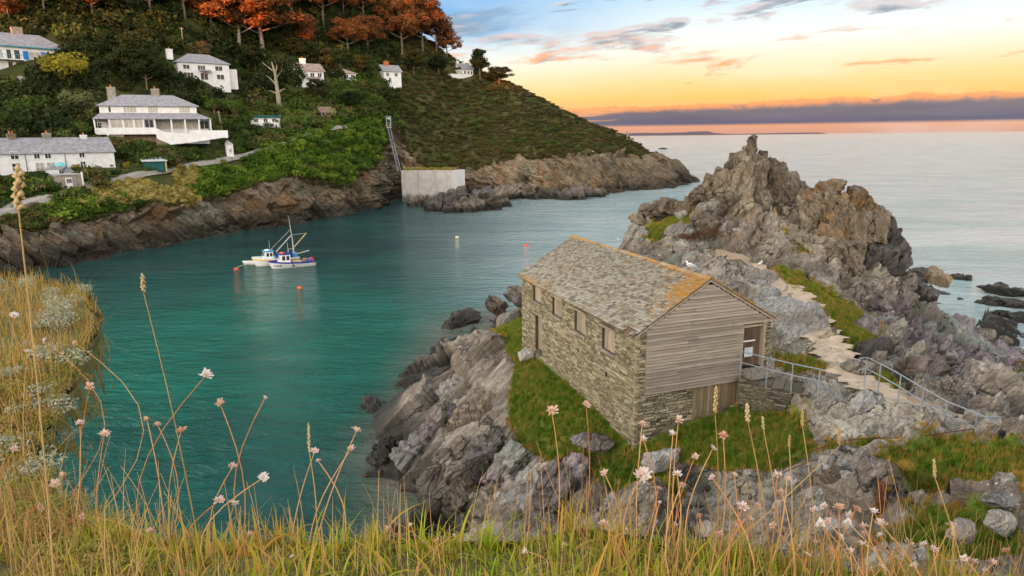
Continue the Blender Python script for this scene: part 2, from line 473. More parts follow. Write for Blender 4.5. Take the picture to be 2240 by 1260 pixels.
rock_material('rock_path', [(0.30, 0.26, 0.21), (0.40, 0.35, 0.28), (0.46, 0.41, 0.33), (0.52, 0.47, 0.39)], lichen=0.35, tide=False)
rock_material('rock_shore', NEARR, lichen=0.5, purple=0.7)
rock_material('rock_dark', [(0.08, 0.07, 0.065), (0.13, 0.115, 0.105), (0.19, 0.165, 0.15), (0.27, 0.24, 0.20)], lichen=0.25)

def cliff_material():
    """far headland: rock below, heath ground above"""
    mt, t, bs = newmat('headland')
    P = t.pos()
    sv = t.beds(P, (0.55, 0.25, 0.75), 0.12, 0.85)
    stn = t.noise(sv, 1.6, 6.0, 0.7, 0.5); big = t.noise(P, 0.05, 3.0, 0.6); fine = t.noise(P, 1.1, 5.0, 0.7)
    c = t.ramp(t.add(t.mul(stn, 0.8), t.mul(t.sub(big, 0.5), 0.6)), [(0.25, CLIFF[0]), (0.4, CLIFF[1]), (0.52, CLIFF[2]), (0.7, CLIFF[3])])
    c = t.mix(t.sstep(t.noise(P, 0.09, 3.0), 0.5, 0.66, 0, 0.55), c, (0.17, 0.20, 0.16))
    c = t.mix(t.sstep(t.noise(t.mapping(P, loc=(50, 3, 9)), 0.12, 4.0, 0.65), 0.54, 0.64, 0, 0.6), c, (0.30, 0.17, 0.075))
    c = t.mix(t.sstep(t.math('ABSOLUTE', t.sub(t.noise(sv, 5.0, 5.0, 0.7, 0.5), 0.5)), 0.05, 0.0, 0, 0.85), c, (0.03, 0.027, 0.024))
    zt = t.add(t.sep(P)[2], t.mul(t.sub(fine, 0.5), 3.0))
    c = t.mix(t.sstep(zt, 4.6, 1.4, 0, 0.82), c, (0.03, 0.028, 0.024))
    c = t.mix(t.sstep(t.sep(P)[0], 25.0, 75.0, 0, .6), c, t.mix(stn, (0.045, 0.036, 0.03), (0.16, 0.12, 0.085)))     # darker slate towards the seaward point
    veg = t.attr('veg')
    vc = t.ramp(t.noise(P, 0.10, 5.0, 0.65), [(0.3, (0.035, 0.042, 0.014)), (0.5, (0.065, 0.075, 0.022)), (0.65, (0.115, 0.095, 0.04)), (0.8, (0.13, 0.085, 0.05))])
    c = t.mix(t.sstep(t.add(veg, t.mul(t.sub(fine, 0.5), 0.5)), 0.4, 0.6), c, vc)
    t.put(bs.inputs['Base Color'], c); bs.inputs['Roughness'].default_value = 0.9; bs.inputs['Specular IOR Level'].default_value = 0.15
    t.put(bs.inputs['Normal'], t.bump(t.add(stn, t.mul(fine, 0.4)), 0.8, 0.7))
cliff_material()
HILL_TOP = 68.5
plain("headland_grass", (0.07, 0.085, 0.03), 0.95, 0.3, 0.1, obj=False)

def foliage(name, tones, rnd=0.5, trans=0.25, hue=0.02, noise_scale=0.5):
    """leaf material: tone by leaf island noise and by plant"""
    mt, t, bs = newmat(name)
    P = t.pos()
    n = t.noise(P, noise_scale, 3.0, 0.6)
    f = t.add(t.mul(n, 1.15 - rnd), t.mul(t.rand(), rnd))
    k = len(tones)
    c = t.ramp(f, [(0.25 + 0.6 * i / (k - 1), tones[i]) for i in range(k)])
    t.put(bs.inputs['Base Color'], c); bs.inputs['Roughness'].default_value = 0.75; bs.inputs['Specular IOR Level'].default_value = 0.15
    tr = t.node('ShaderNodeBsdfTranslucent'); t.put(tr.inputs[0], c)
    mx = t.node('ShaderNodeMixShader'); mx.inputs[0].default_value = trans
    t.l.new(bs.outputs[0], mx.inputs[1]); t.l.new(tr.outputs[0], mx.inputs[2])
    t.l.new(mx.outputs[0], [n_ for n_ in t.n if n_.type == 'OUTPUT_MATERIAL'][0].inputs[0])
    return mt
foliage('leaf_hill', [(0.025, 0.038, 0.010), (0.050, 0.072, 0.015), (0.095, 0.12, 0.025), (0.13, 0.095, 0.04)], noise_scale=0.09, trans=0.15)
foliage('leaf_heath', [(0.030, 0.038, 0.013), (0.058, 0.056, 0.018), (0.095, 0.078, 0.028), (0.135, 0.082, 0.040)], noise_scale=0.04, rnd=0.22, trans=0.15)
foliage('leaf_bright', [(0.035, 0.075, 0.010), (0.09, 0.165, 0.016), (0.20, 0.27, 0.035)], noise_scale=0.2, trans=0.2)
foliage('leaf_green', [(0.020, 0.045, 0.009), (0.06, 0.105, 0.016), (0.13, 0.185, 0.03)], noise_scale=0.12, trans=0.18)
foliage('leaf_dark', [(0.020, 0.030, 0.010), (0.036, 0.050, 0.014), (0.06, 0.07, 0.02)])
foliage('leaf_pine', [(0.14, 0.058, 0.020), (0.27, 0.10, 0.032), (0.38, 0.14, 0.04)])  # red of the low sun is put into the needle colour
foliage('leaf_yellow', [(0.16, 0.15, 0.015), (0.28, 0.24, 0.02), (0.36, 0.30, 0.04)])
foliage('leaf_cream', [(0.14, 0.17, 0.06), (0.34, 0.34, 0.16), (0.5, 0.48, 0.28)], noise_scale=1.5)
foliage('hedge_gold', [(0.20, 0.17, 0.03), (0.46, 0.37, 0.10), (0.60, 0.50, 0.20)], noise_scale=1.2)
foliage('heather', [(0.07, 0.035, 0.02), (0.12, 0.065, 0.035), (0.17, 0.10, 0.055)], noise_scale=2.0)
foliage('grass_tuft', [(0.05, 0.11, 0.008), (0.12, 0.22, 0.014), (0.21, 0.27, 0.03), (0.38, 0.28, 0.07)], noise_scale=0.6, trans=0.35)
foliage('grass_near', [(0.09, 0.21, 0.010), (0.23, 0.38, 0.020), (0.42, 0.47, 0.04), (0.60, 0.34, 0.07)], noise_scale=5.0, trans=0.4)
foliage('grass_dry', [(0.42, 0.27, 0.10), (0.55, 0.38, 0.16), (0.62, 0.46, 0.22)], noise_scale=4.0, trans=0.3)
foliage('grass_gold', [(0.17, 0.19, 0.025), (0.42, 0.29, 0.05), (0.58, 0.33, 0.09)], noise_scale=2.0, trans=0.35)
foliage('cushion', [(0.09, 0.14, 0.018), (0.19, 0.235, 0.03), (0.34, 0.32, 0.07), (0.42, 0.26, 0.09)], noise_scale=4.0)
foliage('lichen_tuft', [(0.30, 0.31, 0.20), (0.45, 0.46, 0.34), (0.60, 0.60, 0.50)], noise_scale=8.0, trans=0.1)
foliage('stem_red', [(0.42, 0.15, 0.06), (0.55, 0.25, 0.10), (0.62, 0.38, 0.17)], noise_scale=6.0, trans=0.1)
foliage('petal_dry', [(0.60, 0.34, 0.22), (0.74, 0.49, 0.36), (0.80, 0.62, 0.50)], noise_scale=30.0, trans=0.3)
foliage('petal_white', [(0.70, 0.47, 0.40), (0.80, 0.66, 0.60), (0.84, 0.78, 0.75)], noise_scale=30.0, trans=0.3)
foliage('sepal', [(0.40, 0.19, 0.08), (0.52, 0.28, 0.13)], noise_scale=10.0, trans=0.1)
foliage('seed_head', [(0.50, 0.33, 0.14), (0.62, 0.45, 0.22), (0.68, 0.54, 0.32)], noise_scale=20.0, trans=0.2)

plain('bark', (0.20, 0.145, 0.10), 0.9, 0.3, 1.5, bump=0.5)
plain('bark_pale', (0.33, 0.275, 0.22), 0.9, 0.25, 2.0, bump=0.4)
plain('render_white', (0.79, 0.78, 0.78), 0.8, 0.09, 0.9)
plain('render_pink', (0.78, 0.74, 0.76), 0.8, 0.06, 0.8)
plain('slate_far', (0.30, 0.29, 0.31), 0.7, 0.22, 1.4, bump=0.2)
plain('slate_rust', (0.36, 0.27, 0.22), 0.75, 0.25, 0.8, bump=0.2)
plain('glass_dark', (0.045, 0.045, 0.05), 0.1, 0.1, 1.0, spec=0.6)
plain('glass_pale', (0.45, 0.42, 0.37), 0.15, 0.15, 1.0, spec=0.6)
plain('paint_white', (0.82, 0.82, 0.82), 0.5, 0.03, 2.0)
plain('paint_blue', (0.02, 0.20, 0.55), 0.5, 0.08, 2.0)
plain('paint_teal', (0.04, 0.28, 0.34), 0.5, 0.08, 2.0)
plain('dark_green', (0.012, 0.095, 0.085), 0.6, 0.15, 1.0)
plain('brick', (0.40, 0.13, 0.06), 0.85, 0.2, 2.0)
plain('stone_far', (0.30, 0.26, 0.22), 0.9, 0.25, 1.5, bump=0.5)
plain('stone_brown', (0.24, 0.175, 0.125), 0.9, 0.3, 1.2, bump=0.5)
def concrete_mat():
    mt, t, bs = newmat('concrete'); P = t.pos(); z = t.sep(P)[2]
    n = t.noise(P, 0.5, 5.0, 0.65); st = t.noise(t.mapping(P, scale=(1.6, 1.6, 0.12)), 1.0, 5.0, 0.65)
    c = t.mix(t.sstep(n, .3, .7), (0.36, 0.335, 0.32), (0.50, 0.47, 0.45))
    c = t.mix(t.sstep(st, .5, .72, 0, .55), c, (0.22, 0.19, 0.165)); c = t.mix(t.sstep(t.noise(P, 2.5, 4.0, .7), .62, .72, 0, .6), c, (0.28, 0.17, 0.09))
    c = t.mix(t.sstep(t.add(z, t.mul(t.sub(n, .5), 2.0)), 3.0, 1.2, 0, .85), c, (0.045, 0.05, 0.03))
    t.put(bs.inputs['Base Color'], c); bs.inputs['Roughness'].default_value = .9; t.put(bs.inputs['Normal'], t.bump(n, .4, .1))
concrete_mat()
plain('concrete_pale', (0.56, 0.55, 0.56), 0.9, 0.1, 0.3, bump=0.15)
plain('lane', (0.38, 0.34, 0.30), 0.95, 0.18, 0.4, obj=False)
plain('galvanised', (0.34, 0.38, 0.42), 0.5, 0.12, 3.0, metal=0.4)
plain('rust', (0.13, 0.045, 0.025), 0.9, 0.3, 8.0)
plain('buoy_orange', (0.62, 0.13, 0.05), 0.5, 0.1, 3.0)
plain('buoy_yellow', (0.70, 0.62, 0.35), 0.5, 0.1, 3.0)
plain('hull_white', (0.80, 0.79, 0.77), 0.35, 0.04, 1.0)
plain('hull_blue', (0.012, 0.03, 0.26), 0.35, 0.06, 1.0)
plain('deck_blue', (0.05, 0.28, 0.52), 0.5, 0.08, 2.0)
plain('deck_turquoise', (0.15, 0.55, 0.58), 0.5, 0.08, 2.0)
plain('stripe_gold', (0.75, 0.42, 0.06), 0.5, 0.05, 2.0)
plain('timber_pale', (0.55, 0.42, 0.20), 0.7, 0.15, 3.0)
plain('net_red', (0.55, 0.06, 0.12), 0.8, 0.2, 6.0)
plain('rope', (0.62, 0.60, 0.52), 0.8, 0.1, 6.0)
plain('mast_metal', (0.45, 0.46, 0.44), 0.5, 0.1, 3.0)
plain('feather_white', (0.82, 0.81, 0.80), 0.8, 0.04, 20.0)
plain('feather_grey', (0.36, 0.38, 0.41), 0.8, 0.05, 20.0)
plain('beak', (0.65, 0.42, 0.05), 0.6, 0.05, 20.0)
plain('legs_pink', (0.6, 0.36, 0.30), 0.6, 0.05, 20.0)
plain('black_mark', (0.02, 0.02, 0.025), 0.6, 0.1, 3.0)
plain('terracotta', (0.50, 0.17, 0.07), 0.8, 0.15, 4.0)
plain('quartz', (0.66, 0.58, 0.54), 0.8, 0.12, 0.6)
plain('hole', (0.012, 0.011, 0.01), 0.95, 0.1, 3.0)
plain('paper', (0.62, 0.68, 0.74), 0.5, 0.03, 6.0)

def slate_mat():
    mt, t, bs = newmat('slate')
    O = t.pos(); r = t.rand()
    a = t.attr('tone')
    rr = t.math('FRACT', t.add(r, a))
    n = t.noise(O, 6.0, 6.0, 0.75); big = t.noise(O, 0.55, 4.0, 0.65); n2 = t.noise(O, 22.0, 4.0, 0.7)
    c = t.ramp(t.add(t.mul(rr, 0.6), t.mul(n, 0.5)), [(0.2, (0.115, 0.095, 0.07)), (0.4, (0.24, 0.21, 0.155)), (0.65, (0.34, 0.30, 0.225)), (0.8, (0.34, 0.34, 0.30)), (0.95, (0.50, 0.45, 0.365))])
    # lichen, warm orange towards the verge and the ridge; the plain slates stay grey
    warm = t.attr('warm')
    of = t.sstep(t.add(t.add(t.mul(big, 0.55), t.mul(n, 0.45)), t.mul(warm, 0.26)), 0.565, 0.72)
    c = t.mix(t.mul(of, t.sstep(t.math('FRACT', t.mul(rr, 7.3)), 0.15, 0.5, 0.35, 0.95)), c, t.mix(n2, (0.30, 0.15, 0.035), (0.56, 0.29, 0.045)))
    wl_ = t.sstep(t.voro(O, 5.0), 0.17, 0.10)
    c = t.mix(t.mul(wl_, t.sstep(big, 0.45, 0.55, 0.2, 0.9)), c, (0.62, 0.60, 0.54))
    c = t.mix(t.sstep(n2, 0.60, 0.72, 0.0, 0.55), c, (0.075, 0.065, 0.05))
    t.put(bs.inputs['Base Color'], c); bs.inputs['Roughness'].default_value = 0.8; bs.inputs['Specular IOR Level'].default_value = 0.3
    t.put(bs.inputs['Normal'], t.bump(t.add(n, t.mul(n2, 0.5)), 0.5, 0.015))
slate_mat()
def wallstone_mat(name, tones):
    mt, t, bs = newmat(name)
    O = t.pos(); rr = t.math('FRACT', t.add(t.rand(), t.attr('tone')))
    n = t.noise(O, 9.0, 6.0, 0.75); big = t.noise(O, 0.4, 3.0, 0.6)
    c = t.ramp(t.add(t.mul(rr, 0.65), t.mul(n, 0.4)), [(0.12, tones[0]), (0.38, tones[1]), (0.62, tones[2]), (0.9, tones[3])])
    c = t.mix(t.sstep(big, 0.45, 0.7, 0, 0.45), c, (0.25, 0.235, 0.13))
    c = t.mix(t.sstep(t.noise(O, 14.0, 4.0, 0.7), 0.62, 0.7, 0, 0.5), c, (0.50, 0.47, 0.37))
    t.put(bs.inputs['Base Color'], c); bs.inputs['Roughness'].default_value = 0.9; bs.inputs['Specular IOR Level'].default_value = 0.2
    t.put(bs.inputs['Normal'], t.bump(n, 0.6, 0.02))
wallstone_mat('wall_stone', [(0.12, 0.098, 0.062), (0.25, 0.21, 0.135), (0.36, 0.31, 0.205), (0.50, 0.44, 0.31)])
wallstone_mat('dry_stone', [(0.06, 0.053, 0.043), (0.11, 0.098, 0.078), (0.165, 0.145, 0.112), (0.27, 0.235, 0.185)])
plain('mortar', (0.085, 0.075, 0.055), 0.95, 0.3, 5.0, bump=0.5)
def wood_mat(name, c0, c1, axis='x', stain=0.4):
    mt, t, bs = newmat(name)
    O = t.objco(); rr = t.math('FRACT', t.add(t.rand(), t.attr('tone')))
    sc = {'x': (0.5, 14, 14), 'z': (14, 14, 0.5)}[axis]
    mp = t.mapping(O, scale=sc)
    off = t.node('ShaderNodeVectorMath', operation='ADD'); t.put(off.inputs[0], mp); t.put(off.inputs[1], t.comb(t.mul(rr, 37), t.mul(rr, 11), t.mul(rr, 23)))
    n = t.noise(off.outputs[0], 1.4, 6.0, 0.72, 0.5); big = t.noise(O, 0.9, 4.0, 0.6)
    c = t.mix(t.sstep(n, 0.3, 0.72), c0, c1)
    hv = t.node('ShaderNodeHueSaturation'); t.put(hv.inputs['Value'], t.sstep(rr, 0, 1, 0.78, 1.14)); t.put(hv.inputs['Color'], c)
    c = t.mix(t.sstep(big, 0.52, 0.75, 0, stain), hv.outputs[0], tuple(x * 0.45 for x in c0))
    t.put(bs.inputs['Base Color'], c); bs.inputs['Roughness'].default_value = 0.85; bs.inputs['Specular IOR Level'].default_value = 0.2
    t.put(bs.inputs['Normal'], t.bump(n, 0.5, 0.012))
wood_mat('clapboard', (0.25, 0.205, 0.16), (0.41, 0.355, 0.29), 'x', 0.3)
wood_mat('shutter_wood', (0.26, 0.20, 0.14), (0.47, 0.40, 0.31), 'z')
wood_mat('door_wood', (0.085, 0.055, 0.036), (0.20, 0.14, 0.095), 'z')
wood_mat('barn_wood', (0.17, 0.125, 0.07), (0.38, 0.305, 0.19), 'z')
wood_mat('lintel_wood', (0.28, 0.22, 0.155), (0.46, 0.385, 0.29), 'x')

def sea_mat():
    mt, t, bs = newmat('sea_water')
    P = t.pos()
    sh = t.attr('shallow'); cv_ = t.attr('cove')
    n1 = t.noise(P, 0.035, 4.0, 0.6); n2 = t.noise(t.mapping(P, loc=(40, 9, 0)), 0.09, 4.0, 0.6)
    deep = t.mix(t.sstep(n1, 0.35, 0.65), (0.002, 0.036, 0.038), (0.003, 0.072, 0.062))
    open_sheen = t.mix(t.sstep(n1, 0.3, 0.7), (0.33, 0.45, 0.46), (0.46, 0.55, 0.55))  # pale sky reflection is put into the open water's base colour
    c = t.mix(cv_, open_sheen, deep)
    emer = t.attr('emerald')
    c = t.mix(t.mul(emer, t.sstep(n2, 0.3, 0.7, 0.55, 1.0)), c, (0.0, 0.165, 0.112))
    bott = t.mix(t.sstep(n2, 0.35, 0.65), (0.10, 0.14, 0.085), (0.20, 0.155, 0.125))
    c = t.mix(t.sstep(t.add(sh, t.mul(t.sub(n2, 0.5), 0.35)), 0.1, 0.95, 0, 0.9), c, bott)
    fo = t.attr('foam')
    fn = t.noise(t.mapping(P, scale=(1, 1, 1)), 0.9, 6.0, 0.75)
    foam = t.sstep(t.add(fo, t.sub(fn, 0.5)), 0.56, 0.80)
    c = t.mix(foam, c, (0.72, 0.76, 0.78))
    t.put(bs.inputs['Base Color'], c)
    wp = t.sstep(t.noise(t.mapping(P, scale=(0.02, 0.06, 1), rot=(0, 0, 0.3)), 1.0, 4.0, 0.6), 0.42, 0.62)
    t.put(bs.inputs['Roughness'], t.add(t.sstep(foam, 0, 1, 0.05, 0.7), t.mul(wp, 0.10)))
    bs.inputs['IOR'].default_value = 1.333
    bs.inputs['Specular IOR Level'].default_value = 0.5
    w1 = t.noise(t.mapping(P, scale=(0.42, 0.85, 1), rot=(0, 0, 0.35)), 1.0, 5.0, 0.62, 0.5)
    w2 = t.noise(t.mapping(P, scale=(1.9, 3.0, 1), rot=(0, 0, -0.25)), 1.0, 4.0, 0.6, 0.3)
    w3 = t.noise(t.mapping(P, scale=(0.05, 0.16, 1), rot=(0, 0, 0.2)), 1.0, 3.0, 0.5)
    h = t.add(t.add(t.mul(w1, 1.5), t.mul(w2, 0.32)), t.mul(w3, 2.0))
    t.put(bs.inputs['Normal'], t.bump(h, t.sstep(wp, 0, 1, 0.55, 1.0), 0.75))
sea_mat()
plain('path_earth', (0.50, 0.39, 0.285), 0.95, 0.22, 2.0, bump=0.5, obj=False)
rock_material('path_stone', [(0.27, 0.235, 0.185), (0.38, 0.335, 0.265), (0.46, 0.41, 0.33), (0.54, 0.49, 0.40)], lichen=0.5, tide=False)
# ------------------------------------------------------------------ the near promontory (heightfield from surveyed points)
HUT_A = R_(20.0)
_N = PZ(1390, 730, 11.5)
hvx = np.array([math.cos(HUT_A), math.sin(HUT_A), 0]); huy = np.array([-math.sin(HUT_A), math.cos(HUT_A), 0])
HUT0 = _N + hvx * 0.15 + huy * 0.1; HUT0[2] = 0
HW, HL = 7.3, 14.3
def hutp(x, y, z): return HUT0 + hvx * x + huy * y + np.array([0, 0, z])

cps = []
def cz(x, y, z): cps.append(PZ(x, y, z))
def cy(x, y, Y): cps.append(PY(x, y, Y))
def cw(x, y, z): cps.append(np.array([x, y, z], float))
# around the hut
for (x, y, z) in [(0, -0.1, 6.55), (-0.2, 3, 6.65), (-0.2, 7, 6.75), (-0.2, 11, 7.1), (-0.1, 14.4, 7.2), (3, -0.2, 6.8), (5.6, -0.2, 6.85), (4, 5, 6.6), (4, 11, 6.9), (7.6, -0.1, 7.2),
                  (7.9, 3, 9.3), (8.2, 7, 9.8), (8.4, 11, 9.9), (7.7, 14.8, 9.6), (3.5, 15.5, 8.0), (0.5, 16.5, 6.9)]:
    cps.append(hutp(x, y, z))
# grass ledge left of the hut and the rock below it
for x, y, z in [(1122, 790, 6.2), (1112, 880, 5.6), (1150, 955, 5.4), (1205, 1012, 5.3), (1100, 690, 5.6), (1060, 715, 4.3), (1300, 1000, 6.1), (1390, 1010, 6.0)]: cz(x, y, z)
for x, y in [(1045, 697), (1000, 735), (972, 770), (930, 825), (890, 870), (868, 935), (830, 975), (806, 1015), (850, 1065), (895, 1090), (925, 1130), (965, 1172), (1000, 1215)]: cz(x, y, -0.15)
for x, y, z in [(960, 860, 2.2), (1040, 850, 4.3), (1010, 790, 3.0), (930, 930, 1.8), (1000, 930, 3.3), (1080, 950, 4.6), (890, 980, 1.2), (960, 1010, 2.0), (1050, 1030, 3.4), (1140, 1030, 4.3),
                (1010, 1090, 1.6), (1100, 1110, 2.8), (1190, 1090, 3.6), (1060, 1180, 1.2), (1150, 1190, 2.0), (1250, 1150, 3.3), (1280, 1080, 4.6)]: cz(x, y, z)
# in front of the hut, gully and steps
for x, y, z in [(1400, 1060, 5.2), (1400, 1160, 4.5), (1500, 1000, 6.5), (1500, 1080, 5.9), (1500, 1180, 5.4), (1620, 960, 6.9), (1600, 1060, 6.6), (1620, 1150, 6.3), (1700, 960, 7.0), (1755, 985, 7.1),
                (1700, 1060, 7.2), (1720, 1150, 7.4), (1800, 1010, 7.7), (1850, 990, 8.2), (1920, 975, 8.6), (2000, 960, 8.9), (1850, 1060, 8.1), (1850, 1150, 8.4), (1950, 1040, 9.1), (2060, 950, 9.1), (2140, 955, 9.2),
                (2240, 965, 9.4), (2050, 1050, 9.8), (2150, 1050, 10.2), (2240, 1050, 10.6), (2000, 1150, 10.0), (2120, 1150, 11.2), (2240, 1160, 12.2), (2050, 1230, 11.2), (2240, 1240, 13.3), (1900, 1230, 9.6), (1750, 1230, 8.2), (1600, 1230, 6.8)]: cz(x, y, z)
# big rock right of the ramp, path to the right
for x, y, z in [(1630, 912, 6.85), (1670, 922, 6.9), (1715, 930, 6.9), (1750, 938, 6.95), (1735, 960, 6.9), (1660, 880, 7.0), (1720, 890, 7.0), (1760, 905, 7.1), (1785, 870, 8.6), (1782, 945, 7.2), (1860, 880, 8.9), (1900, 920, 8.7), (1840, 940, 8.2), (1960, 900, 9.0), (2040, 910, 9.1), (2020, 880, 9.1), (1830, 830, 9.15), (1880, 815, 9.15), (1960, 860, 9.1), (1800, 790, 9.3), (1850, 780, 9.3), (1815, 745, 9.5), (1720, 800, 9.2), (1760, 815, 9.1),
                (2090, 880, 7.6), (2000, 820, 6.2), (1930, 790, 8.0), (1900, 765, 8.7), (2180, 930, 8.2), (2240, 930, 8.8)]: cz(x, y, z)
# upper path and the rock right of the hut
for x, y, z in [(1790, 690, 9.9), (1760, 650, 10.4), (1700, 605, 11.0), (1650, 585, 11.2), (1640, 640, 10.7), (1700, 690, 10.4), (1740, 750, 9.7), (1600, 590, 10.9), (1560, 560, 11.3), (1480, 560, 10.9), (1420, 545, 10.2),
                (1860, 720, 9.1), (1820, 650, 9.9), (1760, 600, 10.9), (1900, 700, 8.6)]: cz(x, y, z)
# the pinnacle and the crags
for x, y, Y in [(1640, 420, 57.5), (1640, 470, 55.5), (1640, 520, 53), (1560, 430, 58), (1520, 460, 57), (1480, 450, 60), (1440, 440, 62), (1400, 480, 62), (1360, 505, 62), (1460, 500, 57), (1540, 520, 53), (1600, 560, 50),
                (1720, 440, 57), (1700, 500, 54), (1740, 540, 51), (1700, 570, 49), (1800, 450, 53), (1790, 520, 50.5), (1800, 580, 48), (1880, 460, 53), (1870, 540, 50), (1850, 620, 46.5), (1920, 540, 52.5), (1900, 620, 48.5), (1960, 580, 53), (1940, 660, 49), (1975, 625, 54)]: cy(x, y, Y)
# right hand shore
for x, y, z in [(2000, 700, 5.6), (2050, 650, 4.2), (2080, 720, 3.8), (2110, 650, 2.6), (2000, 760, 5.6), (2080, 790, 3.4), (2160, 740, 1.6), (2160, 800, 2.0), (2230, 790, 1.5), (2100, 850, 3.6), (2180, 860, 2.4), (2240, 850, 2.4), (2210, 900, 4.0), (2300, 900, 5.0), (2300, 820, 2.2)]: cz(x, y, z)
for x, y in [(2040, 610), (2100, 635), (2150, 668), (2190, 710), (2240, 735), (2330, 760)]: cz(x, y, -0.1)
for x, y in [(2080, 590), (2200, 640), (2330, 700), (2000, 570)]: cz(x, y, -2.5)
# back of the promontory (out of sight) and the sea bed
for x, y, z in [(12, 70, 3), (20, 72, 3), (8, 66, 5), (5, 60, 5.5), (3.5, 54, 6.0), (-2, 60, 1), (0, 66, 0), (28, 68, 2), (36, 62, -1), (16, 80, -2), (4, 76, -2), (28, 78, -2.5), (40, 70, -3), (48, 60, -3), (-8, 66, -3), (-14, 56, -3), (-16, 44, -3), (-14, 34, -3), (-10, 26, -2.5), (-6, 20, -2),
                (50, 45, 1.5), (44, 36, 4.5), (36, 30, 7), (30, 24, 10), (24, 18, 12.5), (34, 20, 13), (44, 26, 10), (20, 13, 14), (32, 12, 16), (2, 20, 0.5), (7, 17.5, 3.5), (11, 15, 7.0), (-1, 16, -0.5), (4, 14, 2.5), (8, 12, 6), (14, 11, 12), (10, 76, -1), (22, 78, -1.5), (56, 40, 0), (-16, 70, -4), (54, 70, -4), (54, 10, 16), (-16, 14, -3), (50, 84, -5), (-16, 84, -5), (20, 86, -5)]:
    cw(x, y, z)
CP = np.array(cps)
def tps_fit(X, z, lam=0.02):
    n = len(X)
    d = np.sqrt(((X[:, None] - X[None]) ** 2).sum(-1))
    K = np.where(d > 0, d * d * np.log(d + 1e-9), 0.0) + lam * np.eye(n) * n * 0.3
    Pm = np.hstack([np.ones((n, 1)), X])
    A = np.zeros((n + 3, n + 3)); A[:n, :n] = K; A[:n, n:] = Pm; A[n:, :n] = Pm.T
    return np.linalg.solve(A, np.concatenate([z, np.zeros(3)]))
def tps_eval(co, X, Q):
    out = np.empty(len(Q))
    for s in range(0, len(Q), 20000):
        q = Q[s:s + 20000]
        d = np.sqrt(((q[:, None] - X[None]) ** 2).sum(-1))
        out[s:s + 20000] = (np.where(d > 0, d * d * np.log(d + 1e-9), 0.0)) @ co[:-3] + co[-3] + q @ co[-2:]
    return out
_co = tps_fit(CP[:, :2] / 10, CP[:, 2])
def groundB(Q): return tps_eval(_co, CP[:, :2] / 10, np.asarray(Q, float) / 10)
BX0, BX1, BY0, BY1, BS = -16.0, 54.0, 10.5, 86.0, 0.155
bxs = np.arange(BX0, BX1, BS); bys = np.arange(BY0, BY1, BS)
gx, gy = np.meshgrid(bxs, bys, indexing='ij')
# evaluate on a coarse grid, then refine (smooth spline surface)
cs = 4
cxs = np.arange(BX0, BX1 + BS * cs * 2, BS * cs); cys = np.arange(BY0, BY1 + BS * cs * 2, BS * cs)
cgx, cgy = np.meshgrid(cxs, cys, indexing='ij')
Zc = groundB(np.stack([cgx.ravel(), cgy.ravel()], 1)).reshape(cgx.shape)
def bil(Zc, X, Y):
    u = (X - BX0) / (BS * cs); v = (Y - BY0) / (BS * cs)
    i = np.clip(np.floor(u).astype(int), 0, Zc.shape[0] - 2); j = np.clip(np.floor(v).astype(int), 0, Zc.shape[1] - 2)
    fu = np.clip(u - i, 0, 1); fv = np.clip(v - j, 0, 1)
    return Zc[i, j] * (1 - fu) * (1 - fv) + Zc[i + 1, j] * fu * (1 - fv) + Zc[i, j + 1] * (1 - fu) * fv + Zc[i + 1, j + 1] * fu * fv
Z0 = bil(Zc, gx, gy)
def march(x, y, zfun, y0=11.0, y1=86.0):
    """where the ray through a frame point meets the undisturbed ground"""
    d = ray(x, y); ts = np.linspace(y0 / d[1], y1 / d[1], 1500)
    P = cC + ts[:, None] * d
    zz = zfun(P[:, 0], P[:, 1]); below = P[:, 2] < zz
    return P[np.argmax(below)] if below.any() else P[np.argmin(P[:, 2] - zz)]
zB = lambda X, Y: bil(Zc, X, Y)
def poly_world(pts): return np.array([march(x, y, zB)[:2] for x, y in pts])
def in_poly(PX, PYy, poly):
    ins = np.zeros(PX.shape, bool); n = len(poly); j = n - 1
    for i in range(n):
        xi, yi = poly[i]; xj, yj = poly[j]
        cnd = ((yi > PYy) != (yj > PYy)) & (PX < (xj - xi) * (PYy - yi) / (yj - yi + 1e-12) + xi)
        ins ^= cnd; j = i
    return ins
def blur(A, n):
    for _ in range(n):
        A = (np.pad(A, ((1, 1), (0, 0)), 'edge')[:-2] + np.pad(A, ((1, 1), (0, 0)), 'edge')[2:] + 2 * A) / 4
        A = (np.pad(A, ((0, 0), (1, 1)), 'edge')[:, :-2] + np.pad(A, ((0, 0), (1, 1)), 'edge')[:, 2:] + 2 * A) / 4
    return A
